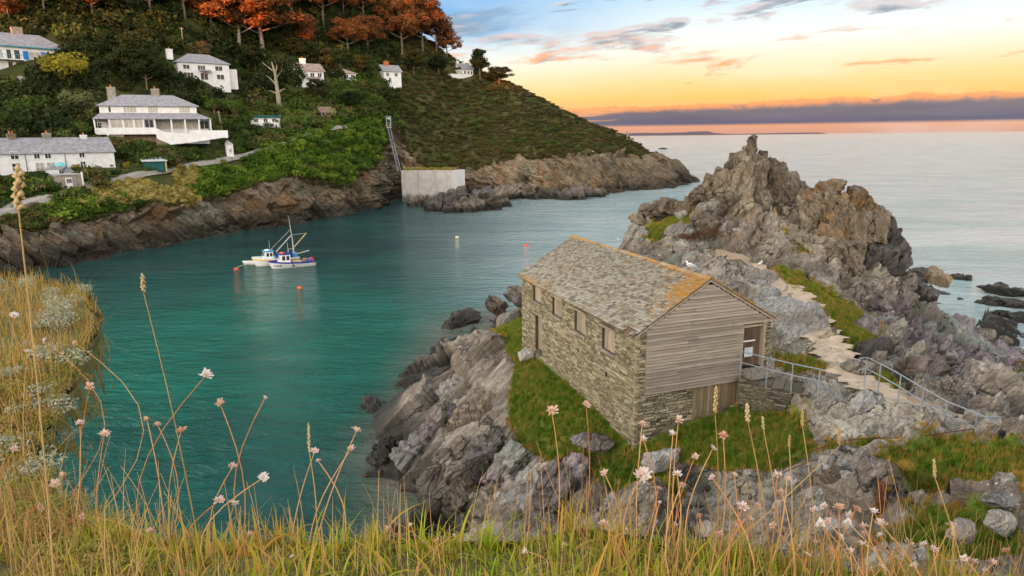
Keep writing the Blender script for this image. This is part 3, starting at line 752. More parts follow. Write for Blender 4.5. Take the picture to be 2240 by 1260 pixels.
grass_polys = [
    [(1062, 700), (1098, 668), (1145, 640), (1152, 748), (1215, 805), (1280, 872), (1345, 920), (1402, 965), (1392, 1000), (1250, 990), (1215, 1028), (1150, 985), (1115, 905), (1128, 795), (1050, 735)],
    [(1395, 962), (1500, 920), (1612, 905), (1640, 890), (1700, 900), (1765, 915), (1775, 985), (1700, 1015), (1600, 1035), (1450, 1005), (1385, 1000)],
    [(1290, 1010), (1400, 1010), (1500, 1060), (1450, 1095), (1330, 1065)],
    [(1345, 510), (1392, 485), (1445, 452), (1530, 452), (1520, 485), (1450, 505), (1430, 548), (1380, 520)],
    [(1685, 578), (1745, 598), (1805, 640), (1890, 690), (1935, 762), (1865, 750), (1805, 700), (1745, 640)],
    [(1885, 1060), (1960, 1005), (2100, 970), (2240, 955), (2240, 1258), (1905, 1258), (1885, 1150)],
    [(1692, 778), (1790, 778), (1800, 812), (1700, 803)],
    [(1895, 775), (1985, 850), (1962, 856), (1890, 800)],
    [(1800, 950), (1860, 985), (1930, 965), (1990, 985), (1900, 1010), (1820, 1000)],
    [(2150, 835), (2240, 815), (2240, 850), (2170, 855)],
    [(1690, 470), (1730, 460), (1760, 520), (1790, 560), (1760, 560), (1720, 520)]]
path_polys = [
    [(1640, 570), (1702, 592), (1770, 650), (1818, 745), (1788, 745), (1762, 680), (1690, 612)],
    [(1795, 745), (1830, 745), (1905, 830), (1990, 870), (2060, 900), (2040, 925), (1950, 890), (1870, 845), (1800, 800)],
    [(1560, 530), (1640, 560), (1640, 580), (1560, 560)]]
Gm = np.zeros(gx.shape); Pm_ = np.zeros(gx.shape)
patch = np.clip(1.05 + 2.3 * fbm(np.stack([gx.ravel() / 1.6, gy.ravel() / 1.6, 0 * gx.ravel()], 1), 3, 27).reshape(gx.shape), 0, 1)
for i_, p in enumerate(grass_polys): Gm[in_poly(gx, gy, poly_world(p))] = 1
rs_ = in_poly(gx, gy, poly_world(grass_polys[5])); Gm[rs_] = patch[rs_]
for p in path_polys: Pm_[in_poly(gx, gy, poly_world(p))] = 1
pale_polys = [[(1768, 862), (1800, 846), (1900, 850), (2000, 880), (2070, 930), (1990, 960), (1900, 975), (1790, 985), (1765, 940)], [(1612, 600), (1660, 600), (1720, 640), (1775, 690), (1785, 740), (1770, 780), (1690, 780), (1660, 700)],
              [(1795, 745), (1835, 745), (1905, 830), (1990, 865), (2140, 930), (2240, 940), (2240, 965), (2100, 955), (1950, 900), (1870, 850), (1790, 850), (1700, 835), (1630, 800), (1700, 790), (1790, 790)],
              [(1560, 1010), (1700, 1020), (1850, 985), (1990, 965), (2000, 1000), (1870, 1050), (1880, 1180), (1700, 1230), (1540, 1200)], [(990, 830), (1120, 790), (1110, 900), (1140, 980), (1060, 1040), (960, 1000), (930, 930)]]
pale = np.zeros(gx.shape)
for i_, p in enumerate(pale_polys): pale[in_poly(gx, gy, poly_world(p))] = (1, 1, 1, .7, .45)[i_]
pale = blur(pale, 8)
Gm = blur(Gm, 3); Pm_ = blur(Pm_, 3)
# ground kept flat under the hut
hx = (gx - HUT0[0]) * hvx[0] + (gy - HUT0[1]) * hvx[1]; hy = (gx - HUT0[0]) * huy[0] + (gy - HUT0[1]) * huy[1]
under = ((hx > -0.5) & (hx < HW + 0.5) & (hy > -0.5) & (hy < HL + 0.5)).astype(float)
under = blur(under, 3)
Pb = np.stack([gx.ravel(), gy.ravel(), Z0.ravel()], 1)
PB_ = None
RS = np.array(Vector((-0.72, 0.25, 0.62)).to_track_quat('Z', 'Y').to_matrix()).T
def strata(p, cell, thin=2.6, s=0):
    q = (p @ RS.T) / cell; q[:, 2] *= thin
    return facet(q, s)
rockw = np.clip(1 - Gm - 0.8 * Pm_, 0, 1).ravel() * (1 - under.ravel())
big = strata(Pb, 4.2, 2.4, 3); mid = strata(Pb + big[:, None] * 0.3, 1.5, 2.4, 5); sml = strata(Pb, 0.55, 2.2, 8)
brk = np.clip(fbm(Pb / 5.0, 2, 25) * 2.2 + .45, 0, 1)           # broken ground against smooth slabs
disp = 0.95 * big + (0.12 + 0.34 * brk) * mid + (0.02 + 0.12 * brk) * sml + 0.06 * fbm(Pb / 0.8, 3, 21)
disp = disp * (1 - .62 * pale.ravel())
soft = 0.20 * fbm(Pb / 1.1, 3, 31)
gzx, gzy = np.gradient(Z0, BS)
nrm = np.stack([-gzx.ravel(), -gzy.ravel(), np.ones(gx.size)], 1); nrm /= np.linalg.norm(nrm, axis=1)[:, None]
dirv = nrm.copy(); dirv[:, 2] = dirv[:, 2] * 0.8 + 0.2
Vb = Pb + dirv * (disp * rockw + soft * (1 - rockw) * (1 - under.ravel()))[:, None]
lower = (under.ravel() > 0.5)
Vb[lower, 2] = np.minimum(Vb[lower, 2], 7.2)
Zd = Vb[:, 2].reshape(gx.shape)
headland = link('rocky_headland', np_mesh('rocky_headland', Vb, grid_faces(*gx.shape), True, {'grass': Gm.ravel(), 'path': Pm_.ravel(), 'pale': pale.ravel(), 'violet': ((1 - pale) * np.clip((gx - 17) / 6, 0, 1) * np.clip((9.2 - Z0) / 2.5, 0, 1) * .8).ravel(), 'tone': (0.5 + 0.22 * big + 0.2 * mid + 0.08 * sml).clip(0.02, .98)}), None, M['rock_ground'])
tag(headland, kind='structure')
try:
    headland.data.set_sharp_from_angle(angle=R_(17))
except Exception: pass
def bvh_of(o): return BVHTree.FromPolygons([v.co.copy() for v in o.data.vertices], [tuple(p.vertices) for p in o.data.polygons])
def bvh_np(V, Fq): return BVHTree.FromPolygons(V.tolist(), Fq.tolist())
bvhB = bvh_np(Vb, grid_faces(*gx.shape))
def zat(bv, x, y, default=0.0):
    h = bv.ray_cast(Vector((x, y, 200)), Vector((0, 0, -1)))
    return h[0].z if h[0] is not None else default
def hit(bv, x, y):
    d = Vector(ray(x, y)).normalized(); h = bv.ray_cast(Vector(cC), d)
    return h[0]

# ------------------------------------------------------------------ the far headland: profiles from the shore to the skyline
FARP = {  # column: waterline y, then (y, metres back from the waterline) up to the skyline
    -260: (650, (540, 7), (470, 14), (400, 24), (180, 60), (-200, 140)),
    -120: (622, (515, 7), (455, 13), (392, 23), (190, 60), (-170, 140)),
    0: (598, (495, 7), (440, 13), (385, 22), (200, 60), (-150, 138)),
    150: (578, (475, 7), (425, 13), (375, 22), (190, 58), (-150, 132)),
    300: (547, (455, 7), (378, 16), (325, 26), (170, 60), (-150, 122)),
    430: (525, (440, 7), (358, 17), (310, 28), (160, 62), (-150, 124)),
    550: (502, (402, 8), (335, 20), (265, 40), (130, 75), (-150, 130)),
    650: (488, (398, 7), (302, 22), (225, 50), (110, 80), (-120, 130)),
    750: (470, (400, 7), (268, 25), (180, 55), (90, 85), (-60, 130)),
    830: (450, (370, 7), (262, 20), (175, 50), (95, 80), (0, 118)),
    868: (436, (372, 9), (264, 18), (178, 46), (100, 76), (32, 110)),
    905: (436, (372, 6), (280, 22), (185, 50), (115, 76), (65, 104)),
    1000: (430, (372, 6), (300, 26), (215, 56), (165, 78), (132, 96)),
    1100: (432, (358, 9), (295, 32), (235, 58), (200, 75), (178, 88)),
    1200: (435, (345, 12), (300, 34), (262, 54), (240, 68), (224, 80)),
    1300: (430, (342, 15), (312, 30), (293, 45), (282, 56), (273, 65)),
    1365: (418, (355, 12), (330, 25), (315, 35), (306, 43), (300, 50)),
    1430: (414, (382, 9), (364, 16), (350, 24), (342, 28), (337, 32)),
    1480: (409, (392, 6), (381, 11), (372, 15), (366, 18), (362, 21)),
    1520: (399, (395, 3), (393, 5), (392, 6), (391, 8), (390, 10)),
    1550: (397, (402, 3), (403, 5), (404, 6), (405, 8), (406, 10))}
fxs = sorted(FARP)
tab = np.zeros((len(fxs), 9, 2))
for i, x in enumerate(fxs):
    wy = FARP[x][0]; P0 = PZ(x, wy, 0.0); Yw = P0[1]
    rows = [(None, -6), (wy, 0)] + list(FARP[x][1:])
    pr = []
    for (yy, dY) in rows:
        if yy is None: pr.append((Yw - 3.0, -2.5))
        else:
            P = PY(x, yy, Yw + dY); pr.append((Yw + dY, P[2]))
    Ys, zs = pr[-1]
    pr.append((Ys + 40, zs * 0.85 - 3)); pr.append((Ys + 110, -4.0))
    tab[i] = pr
def catmull(tabv, ts, n):
    """interpolate rows of tabv at parameters ts in 0..n-1"""
    i = np.clip(np.floor(ts).astype(int), 0, n - 2); f = (ts - i)[:, None, None]
    p = lambda k: tabv[np.clip(i + k, 0, n - 1)]
    p0, p1, p2, p3 = p(-1), p(0), p(1), p(2)
    m1, m2 = (p2 - p0) * 0.42, (p3 - p1) * 0.42
    return (2 * f ** 3 - 3 * f ** 2 + 1) * p1 + (f ** 3 - 2 * f ** 2 + f) * m1 + (-2 * f ** 3 + 3 * f ** 2) * p2 + (f ** 3 - f ** 2) * m2
NU, NV = 900, 230
uu = np.linspace(fxs[0], fxs[-1], NU)
ti = np.interp(uu, fxs, np.arange(len(fxs)))
colr = catmull(tab, ti, len(fxs))                                # NU x 9 x 2
vp = np.concatenate([np.linspace(0, 1, 14, endpoint=False), np.linspace(1, 2, 70, endpoint=False), np.linspace(2, 3, 36, endpoint=False), np.linspace(3, 4, 28, endpoint=False),
                     np.linspace(4, 5, 30, endpoint=False), np.linspace(5, 6, 26, endpoint=False), np.linspace(6, 8, NV - 204)])
surf = catmull(np.transpose(colr, (1, 0, 2)), vp, 9)           # NV x NU x 2
surf = np.transpose(surf, (1, 0, 2))
Yg = surf[..., 0]; Zg = surf[..., 1]
# x follows the column's bearing at that distance and height
dx = ((uu - 1120) / FPX)[:, None]
k = (Yg * math.cos(PITCH) - (Zg - CAM_H) * math.sin(PITCH))     # depth along the lens axis (roll is small)
Xg = dx * k / 1.0
Va = np.stack([Xg.ravel(), Yg.ravel(), Zg.ravel()], 1)
vv = np.repeat(vp[None], NU, 0).ravel()
uuv = np.repeat(uu[:, None], NV, 1).ravel()
ns = fbm(Va / 9.0, 3, 41)
limit = np.interp(uuv, [-260, 0, 150, 300, 550, 700, 800, 850, 870, 900, 960, 1050, 1150, 1250, 1330, 1400, 1480, 1550], [1.75, 1.75, 1.85, 1.9, 1.95, 1.95, 2.0, 2.5, 2.9, 2.2, 1.95, 1.95, 2.0, 2.05, 2.3, 3.2, 9, 9])
veg = np.clip((vv - limit + ns * 0.35) * 5 + 0.5, 0, 1)
RA = np.array(Vector((0.55, 0.25, 0.75)).to_track_quat('Z', 'Y').to_matrix()).T
def strA(p, cell, thin, s):
    q = (p @ RA.T) / cell; q[:, 2] *= thin; return facet(q, s)
rk = (1 - veg)
fade = np.clip((vv - 0.2) / 0.5, 0, 1)
dA = 2.2 * strA(Va, 11, 2.2, 51) + 1.1 * strA(Va, 4.2, 2.4, 54) + 0.42 * strA(Va, 1.6, 2.2, 58)
dA += 0.6 * fbm(Va / 3, 3, 61)
dV = 1.2 * fbm(Va / 12, 3, 63) + 0.5 * fbm(Va / 3.5, 2, 66)
tip = np.interp(uuv, [1380, 1480, 1550], [1.0, 0.75, 0.4])
e1 = np.gradient(Va.reshape(NU, NV, 3), axis=0).reshape(-1, 3); e2 = np.gradient(Va.reshape(NU, NV, 3), axis=1).reshape(-1, 3)
na = np.cross(e1, e2); na /= (np.linalg.norm(na, axis=1)[:, None] + 1e-9)
Va = Va + na * ((dA * rk + dV * veg) * fade * tip * 0.85)[:, None]
hillside = link('hillside', np_mesh('hillside', Va, grid_faces(NU, NV), True, {'veg': veg}), None, M['headland'])
tag(hillside, kind='structure')
try: hillside.data.set_sharp_from_angle(angle=R_(20))
except Exception: pass
bvhA = bvh_np(Va, grid_faces(NU, NV))

# ------------------------------------------------------------------ the land behind the viewpoint, which shades the cove from the low sun
hx_ = np.linspace(-560, 420, 100); hy_ = np.linspace(-440, -6, 70)
HX, HY = np.meshgrid(hx_, hy_, indexing='ij')
ridge = np.clip((-6 - HY) / 300, 0, 1)
HZ = 16.5 + ridge ** 1.3 * (HILL_TOP - 16.5) - np.clip((-330 - HY) / 110, 0, 1) ** 1.5 * 30
HZ = HZ + 2.2 * fbm(np.stack([HX.ravel() / 40, HY.ravel() / 40, np.zeros(HX.size)], 1), 3, 71).reshape(HX.shape) * ridge
HZ[:, 0] = -6; HZ[:, -1] = -6; HZ[0] = -6; HZ[-1] = -6
hill = link('hill', np_mesh('hill', np.stack([HX.ravel(), HY.ravel(), HZ.ravel()], 1), grid_faces(*HX.shape)), None, M['headland_grass'])
tag(hill, kind='structure')

# ------------------------------------------------------------------ sea
nr, na_ = 420, 360
rr_ = np.concatenate([np.linspace(6, 160, 240, endpoint=False), np.geomspace(160, 30000, 180)])
an = np.linspace(R_(-100), R_(100), na_)
RR, AN = np.meshgrid(rr_, an, indexing='ij')
SX, SY = RR * np.sin(AN), RR * np.cos(AN)
inB = (SX > BX0 + 1) & (SX < BX1 - 1) & (SY > BY0 + 1) & (SY < BY1 - 1)
zb = np.where(inB, bil(Zc, np.clip(SX, BX0, BX1), np.clip(SY, BY0, BY1)), -5)
shallow = np.clip(1 + zb / 5.5, 0, 1) * np.where(inB, np.clip((SX - BX0 - 1) / 9, 0, 1) * np.clip((BY1 - 1 - SY) / 9, 0, 1) * np.clip((BX1 - 1 - SX) / 9, 0, 1), 0)
# near the far shore
wx = np.array([PZ(x, FARP[x][0], 0)[:2] for x in fxs])
wxd = np.concatenate([np.stack([np.linspace(a[0], b[0], 30), np.linspace(a[1], b[1], 30)], 1) for a, b in zip(wx[:-1], wx[1:])])
dist = np.full(SX.shape, 1e3)
mk = RR < 420
pts = np.stack([SX[mk], SY[mk]], 1); dd = np.empty(len(pts))
for s in range(0, len(pts), 4000):
    dd[s:s + 4000] = np.sqrt(((pts[s:s + 4000, None] - wxd[None]) ** 2).sum(-1)).min(1)
dist[mk] = dd
shallow = np.maximum(shallow, np.clip(1 - dist / 5.0, 0, 1) * 0.45)
foam = np.maximum(np.clip(1 - dist / 3.2, 0, 1) * 0.55, np.where(inB, np.clip(1 - np.abs(zb + 0.55) / 1.1, 0, 1) * 0.52, 0))
foam = foam * np.clip(0.55 + SX / 60 + SY / 500, 0.72, 1.25)
rt_ = np.clip((SX / SY.clip(1) + .22) / .36, 0, 1); cove = 1 - rt_ * rt_ * (3 - 2 * rt_)  # bearing mask; outside the cove the water colour holds painted sky reflection
emer = np.exp(-(((SX + 27) / 26) ** 2 + ((SY - 64) / 30) ** 2)) * 1.1
seam = np_mesh('sea', np.stack([SX.ravel(), SY.ravel(), np.zeros(SX.size)], 1), grid_faces(nr, na_), True,
               {'shallow': shallow.ravel(), 'foam': foam.ravel(), 'cove': cove.ravel(), 'emerald': np.clip(emer, 0, 1).ravel()})
sea = link('sea', seam, None, M['sea_water']); tag(sea, kind='structure')
# ------------------------------------------------------------------ the net loft
ZB = 6.5
hut = empty('stone_loft', (HUT0[0], HUT0[1], ZB), HUT_A)
tag(hut, 'weathered stone net loft with slate roof and boarded gable on the rocks', 'building')
EAVE, RIDGE, SL = 5.0, 7.16, 2.16 / 3.65         # local heights
def rects_minus(a0, a1, b0, b1, holes):
    """cells of a rectangle left after cutting holes"""
    As = sorted({a0, a1, *[h[0] for h in holes], *[h[1] for h in holes]}); Bs = sorted({b0, b1, *[h[2] for h in holes], *[h[3] for h in holes]})
    out = []
    for i in range(len(As) - 1):
        for j in range(len(Bs) - 1):
            ca, cb = (As[i] + As[i + 1]) / 2, (Bs[j] + Bs[j + 1]) / 2
            if any(h[0] < ca < h[1] and h[2] < cb < h[3] for h in holes) or not (a0 < ca < a1 and b0 < cb < b1): continue
            out.append((As[i], As[i + 1], Bs[j], Bs[j + 1]))
    return out
def courses(s0, s1, z0, z1, holes, hmin, hmax, wmin, wmax, rnd):
    """irregular stones as (s0,s1,z0,z1)"""
    out = []; z = z0
    while z < z1 - 0.02:
        h = rnd.uniform(hmin, hmax)
        if z + h > z1 - 0.03: h = z1 - z
        s = s0 - rnd.uniform(0, wmin)
        while s < s1:
            wd = rnd.uniform(wmin, wmax) * (0.6 + 0.6 * h / hmax)
            a, b = max(s, s0), min(s + wd, s1); s += wd
            if s1 - b < 0.07: b = s1; s = s1
            if b - a < 0.04: continue
            segs = [(a, b)]
            for hl in holes:
                if z + h * 0.5 > hl[2] and z + h * 0.5 < hl[3]:
                    ns_ = []
                    for (p, q) in segs:
                        if q <= hl[0] or p >= hl[1]: ns_.append((p, q)); continue
                        if p < hl[0]: ns_.append((p, hl[0]))
                        if q > hl[1]: ns_.append((hl[1], q))
                    segs = ns_
            for (p, q) in segs:
                if q - p < 0.05: continue
                if h > hmin * 1.5 and rnd.random() < 0.25:
                    zm = z + h * rnd.uniform(.4, .6); out.append((p, q, z, zm)); out.append((p, q, zm, z + h))
                else: out.append((p, q, z, z + h))
        z += h
    return out
def stone_hexa(o, ds, dn, st, rnd, depth=0.12, proud=(0.015, 0.06), gap=0.011, wob=0.014):
    s0, s1, z0, z1 = st
    pr = rnd.uniform(*proud)
    o, ds, dn = Vector(o), Vector(ds), Vector(dn)
    vs = []
    j = lambda k: rnd.uniform(-k, k)
    for zz, sg in ((z0 + gap, 1), (z1 - gap, -1)):
        for n_, t in ((-depth, 0), (pr, 1)):
            for ss, sh in ((s0 + gap, 1), (s1 - gap, -1)):
                ins = 0.012 * t
                vs.append(o + ds * (ss + sh * ins + j(wob) * t) + dn * (n_ + j(wob) * t) + Vector((0, 0, zz + sg * ins * 0.7 + j(wob * 0.8) * t)))
    return vs
HEXF = [(0, 2, 3, 1), (4, 5, 7, 6), (0, 1, 5, 4), (2, 6, 7, 3), (0, 4, 6, 2), (1, 3, 7, 5)]
def pieces(name, hexas, mat, parent, top=0, extra=None):
    """the first `top` pieces become objects of their own, the rest one joined part"""
    for i, vs in enumerate(hexas[:top]):
        me = bpy.data.meshes.new(name); me.from_pydata([tuple(v) for v in vs], [], HEXF)
        ex = dict(extra(vs)) if extra else {}
        ex['tone'] = 0.0
        for k_, v_ in ex.items():
            at = me.attributes.new(k_, 'FLOAT', 'POINT'); at.data.foreach_set('value', [v_] * 8)
        link(name, me, parent, mat)
    rest = hexas[top:]
    if rest:
        V = []; Fc = []; tn = []; exs = {}
        for i, vs in enumerate(rest):
            V += [tuple(v) for v in vs]; Fc += [[i * 8 + q for q in f] for f in HEXF]; tn += [random.random()] * 8
            if extra:
                for k_, v_ in extra(vs).items(): exs.setdefault(k_, []).extend([v_] * 8)
        me = np_mesh(name, np.array(V), np.array(Fc), False, {'tone': np.array(tn), **{k_: np.array(v_) for k_, v_ in exs.items()}})
        o = link(name, me, parent, mat); o['kind'] = 'stuff'
        return o
rn = random.Random(5)
wins = [(2.05, 3.32, 3.32, 4.45), (5.18, 6.45, 3.38, 4.55), (8.12, 9.42, 3.55, 4.65), (11.05, 12.35, 3.72, 4.74)]
ldoor = (10.92, 12.02, 0.75, 2.98)
slits = [(2.74, 2.94, 1.98, 2.28), (5.9, 6.08, 2.3, 2.55), (8.78, 8.95, 2.42, 2.68)]
lholes = wins + [ldoor] + slits
wall = MB()
for (a, b, c, d) in rects_minus(0.0, HL, -1.0, EAVE + 0.05, lholes): wall.box(0.045, 0.5, max(a, .13), b, c, d)
core_l = wall.build('wall', M['mortar'], hut)
gholes = [(3.1, 5.62, 0.0, 2.08), (5.68, 6.86, 2.6, 4.72)]
g2 = MB()
for (a, b, c, d) in rects_minus(0.52, HW, -1.0, EAVE, gholes): g2.box(a, b, 0.05, 0.45, c, d)
g2.prism([(0.2, EAVE), (HW - 0.2, EAVE), (HW / 2, RIDGE - 0.16)], 0.06, 0.42, 'y')
core_g = g2.build('wall', M['hole'], hut)  # core coloured near-black to stand for the shadow lines between the boards
bk = MB(); bk.box(HW - 0.45, HW, 0.47, HL, -1.0, EAVE); bk.box(0.52, HW - 0.47, HL - 0.45, HL, -1.0, EAVE); bk.prism([(0.2, EAVE), (HW - 0.2, EAVE), (HW / 2, RIDGE - 0.16)], HL - 0.4, HL - 0.05, 'y')
bk.box(0.6, HW - 0.5, 0.5, HL - 0.5, 2.4, 2.55)
bk.build('back_wall', M['wall_stone'], hut)
# stones of the long wall
st_l = courses(0.0, HL, -0.8, EAVE - 0.02, [(a - 0.02, b + 0.02, c - 0.12, d + 0.2) for a, b, c, d in wins] + [(ldoor[0], ldoor[1], ldoor[2] - .3, ldoor[3] + .2)] + slits, 0.07, 0.15, 0.16, 0.5, rn)
st_l.sort(key=lambda t: t[0] * 0.55 - t[2] * 0.2)
hx_l = [stone_hexa((0.045, 0, 0), (0, 1, 0), (-1, 0, 0), t, rn) for t in st_l]
pieces('stone', hx_l, M['wall_stone'], core_l, 170)
# stones of the gable: corner strip, foot of the wall, right hand pillar
st_g = courses(0.0, 0.53, 2.08, EAVE - 0.02, [], 0.06, 0.13, 0.2, 0.5, rn) + courses(0.0, 3.1, -0.8, 2.08, [], 0.06, 0.15, 0.18, 0.55, rn) + courses(6.9, HW, 2.2, 4.85, [], 0.06, 0.13, 0.2, 0.42, rn) + courses(5.62, HW, -0.8, 2.5, [], 0.07, 0.14, 0.2, 0.5, rn)
hx_g = [stone_hexa((0, 0.05, 0), (1, 0, 0), (0, -1, 0), t, rn) for t in st_g]
pieces('stone', hx_g, M['wall_stone'], core_g, 130)
# shutters, doors, lintels
def planks(parent, name, x0, x1, z0, z1, n, mat, along, off, thick=0.03, gap=0.008):
    wd = (x1 - x0) / n
    for i in range(n):
        mb = MB(); a, b = x0 + i * wd + gap, x0 + (i + 1) * wd - gap; dz = random.uniform(-.02, .02); dn = random.uniform(0, .012)
        if along == 'y': mb.box(off - dn, off + thick, a, b, z0 + dz, z1 + dz * .5, 0.002)
        else: mb.box(a, b, off - dn, off + thick, z0 + dz, z1 + dz * .5, 0.002)
        me = mb.mesh(name); link(name, me, parent, mat)
for (a, b, c, d) in wins:
    sh = MB().box(0.30, 0.34, a + 0.01, b - 0.01, c, d).build('shutter', M['hole'], hut)
    planks(sh, 'plank', a + 0.02, b - 0.02, c + .02, d - .02, 6, M['shutter_wood'], 'y', 0.15)
    MB().box(-0.07, 0.30, a - 0.16, b + 0.16, d, d + 0.11, 0.008).build('lintel', M['lintel_wood'], hut)
    MB().box(-0.08, 0.30, a - 0.06, b + 0.06, c - 0.09, c - 0.005, 0.008).build('sill', M['stone_far'], hut)
dr = MB().box(0.30, 0.34, ldoor[0] + .01, ldoor[1] - .01, ldoor[2], ldoor[3]).build('door', M['hole'], hut)
planks(dr, 'plank', ldoor[0] + .03, ldoor[1] - .03, ldoor[2] - .3, ldoor[3] - .02, 5, M['shutter_wood'], 'y', 0.22)
MB().box(-0.07, 0.30, ldoor[0] - .2, ldoor[1] + .2, ldoor[3], ldoor[3] + .13, .008).build('lintel', M['lintel_wood'], hut)
for (a, b, c, d) in slits: MB().box(0.25, 0.3, a, b, c, d).build('vent_slit', M['hole'], hut)
for (a, b, z) in [(1.7, 3.85, 2.36), (4.9, 6.55, 2.62), (6.6, 9.0, 2.74)]:
    MB().box(-0.055, 0.02, a, b, z - .04, z + .05, .01).build('bonding_timber', M['lintel_wood'], hut)
# clapboards of the gable
z = 2.02; k = 0; bh = 0.148
ROOFZ = lambda x: EAVE - 0.04 + min(x, HW - x) * SL
while z < RIDGE - 0.35:
    zt_ = z + bh
    xa = 0.46; xb = HW + 0.02
    if z > EAVE - 0.18:
        xa = max(0.0, (zt_ - EAVE + 0.10) / SL) + 0.02; xb = HW - xa
    elif z > 4.70: xa = 0.46; xb = HW + .03
    elif z > 2.3: xb = 5.66
    else: xb = 5.60
    if xb - xa < 0.15: break
    cuts = [xa, xb]
    if xb - xa > 3 and random.random() < 0.55: cuts = [xa, xa + (xb - xa) * random.uniform(.3, .7), xb]
    for p, q in zip(cuts[:-1], cuts[1:]):
        dz0, dz1 = random.uniform(-.014, .014), random.uniform(-.014, .014)
        pr = random.uniform(.09, .13)
        vs = [(p + .003, 0.03, z + .012 + dz0), (q - .003, 0.03, z + .012 + dz1), (p + .003, -pr, z + .026 + dz0), (q - .003, -pr, z + .026 + dz1), (p + .003, 0.05, zt_ + dz0), (q - .003, 0.05, zt_ + dz1), (p + .003, -pr + .095, zt_ + dz0), (q - .003, -pr + .095, zt_ + dz1)]
        me = bpy.data.meshes.new('clapboard'); me.from_pydata(vs, [], [(0, 1, 3, 2), (4, 6, 7, 5), (0, 4, 5, 1), (2, 3, 7, 6), (0, 2, 6, 4), (1, 5, 7, 3)])
        link('clapboard', me, core_g, M['clapboard'])
    z += bh * random.uniform(.94, 1.05); k += 1
# upper door with a notice
ud = MB().box(5.70, 6.84, 0.30, 0.34, 2.6, 4.7).build('door', M['hole'], hut)
planks(ud, 'plank', 5.72, 6.82, 2.62, 4.68, 5, M['door_wood'], 'x', 0.20)
MB().box(5.72, 6.55, 0.15, 0.185, 3.84, 3.9).build('bar', M['paint_white'], ud)
nt = MB().box(5.95, 6.42, 0.13, 0.16, 3.1, 3.55).build('notice', M['paper'], ud)
tb = MB()
for i, (a, b) in enumerate([(6.0, 6.37), (6.04, 6.3), (6.0, 6.35), (6.1, 6.28)]): tb.box(a, b, 0.126, 0.129, 3.46 - i * .09, 3.49 - i * .09)
# the notice is too small to read in the photograph: only its lines of print show
tb.build('print', M['feather_grey'], ud)
fr = MB(); fr.box(5.6, 5.69, -0.05, 0.3, 2.5, 4.72); fr.box(6.85, 6.95, -0.06, 0.3, 2.4, 4.78); fr.box(5.7, 6.84, -0.04, 0.3, 4.62, 4.71)
fr.build('door_frame', M['lintel_wood'], hut)
MB().box(6.72, 7.0, -0.14, 0.0, 4.78, 4.92, .015).build('corbel', M['lintel_wood'], hut)
MB().box(5.5, 7.2, -1.0, 0.12, 2.38, 2.56, .02).build('doorstep', M['rock_path'], hut)
# barn doors at the foot
bd = MB().box(3.12, 5.60, 0.2, 0.24, -0.3, 2.06).build('barn_door', M['hole'], hut)
planks(bd, 'plank', 3.12, 5.60, -0.1, 2.0, 13, M['barn_wood'], 'x', 0.06)
MB().box(5.58, 5.68, -0.09, 0.05, -0.2, 2.1).build('post', M['barn_wood'], hut)
MB().box(3.05, 3.13, -0.05, 0.06, -0.3, 1.99).build('post', M['barn_wood'], hut)
# roof: deck, slates, ridge tiles, verge boards
rf = MB()
OV = 0.2
for sgn in (0, 1):
    fx = (lambda x: x) if not sgn else (lambda x: HW - x)
    ex, ez = -OV, EAVE - OV * SL; ax, az = HW / 2, RIDGE - 0.02
    vs = [(fx(ex), -0.12, ez - .05), (fx(ax), -0.12, az - .05), (fx(ex), HL + .12, ez - .05), (fx(ax), HL + .12, az - .05), (fx(ex), -0.12, ez), (fx(ax), -0.12, az), (fx(ex), HL + .12, ez), (fx(ax), HL + .12, az)]
    rf.add(vs, HEXF)
roof = rf.build('roof', M['door_wood'], hut)
slen = math.hypot(HW / 2 + OV, RIDGE - EAVE + OV * SL)
us = Vector((HW / 2 + OV, 0, RIDGE - EAVE + OV * SL)).normalized(); un = Vector((-us.z, 0, us.x))
o0 = Vector((-OV, 0, EAVE - OV * SL))
def slates_side(mirror):
    out = []; s = -0.05; row = 0
    while s < slen - 0.06:
        t = max(s, 0) / slen; ex = 0.165 * (1 - t) + 0.092 * t
        y = -0.16 - rn.uniform(0, .2)
        while y < HL + 0.14:
            wd = rn.uniform(0.19, 0.36) * (1 - t) + rn.uniform(0.13, 0.25) * t
            a, b = max(y, -0.16), min(y + wd, HL + 0.16); y += wd
            if b - a < .05: continue
            if not mirror and row < 2 and 0.10 < a < 0.62: continue      # slipped slates at the near corner
            lift = rn.uniform(.025, .065); sk = rn.uniform(-.012, .012); ext = ex * 1.65; rg = rn.uniform(-.012, .012)
            vs = []
            for zz in (0, .02):
                for (yy, sd) in ((a + .011, 0), (b - .011, 0)):
                    for ss, tp in ((s + rg + (sk if yy == a + .011 else -sk), 0), (min(s + ext, slen - .01), 1)):
                        p = o0 + us * ss + un * (.006 + zz + (lift + 0.012 if not tp else .004)) + Vector((0, yy, 0))
                        vs.append(p)
            # order: index = z*4 + y*2 + s  -> HEXF wants x fastest
            if mirror: vs = [Vector((HW - v.x, v.y, v.z)) for v in vs]
            out.append((a, s, vs))
        s += ex; row += 1
    return out
def slate_extra(vs):
    c = sum(vs, Vector()) / 8; s = (c - o0).dot(us) / slen; y = c.y
    wv = 1.15 * math.exp(-max(y, 0) / 1.6) * min(1, max(0, (s - .25) * 2.2)) + 0.55 * max(0, (s - .9) * 10) + 0.45 * max(0, 1 - s / .16) * min(1, y / 5) + 0.25 * min(1, max(0, (y - 8) / 5)) * (1 - s)
    return {'warm': wv}
sl = slates_side(False); sl.sort(key=lambda t: t[0] * 0.5 + t[1] * 1.2)
pieces('slate', [t[2] for t in sl], M['slate'], roof, 300, slate_extra)
pieces('slate', [t[2] for t in slates_side(True)], M['slate'], roof, 0, slate_extra)
y = -0.14
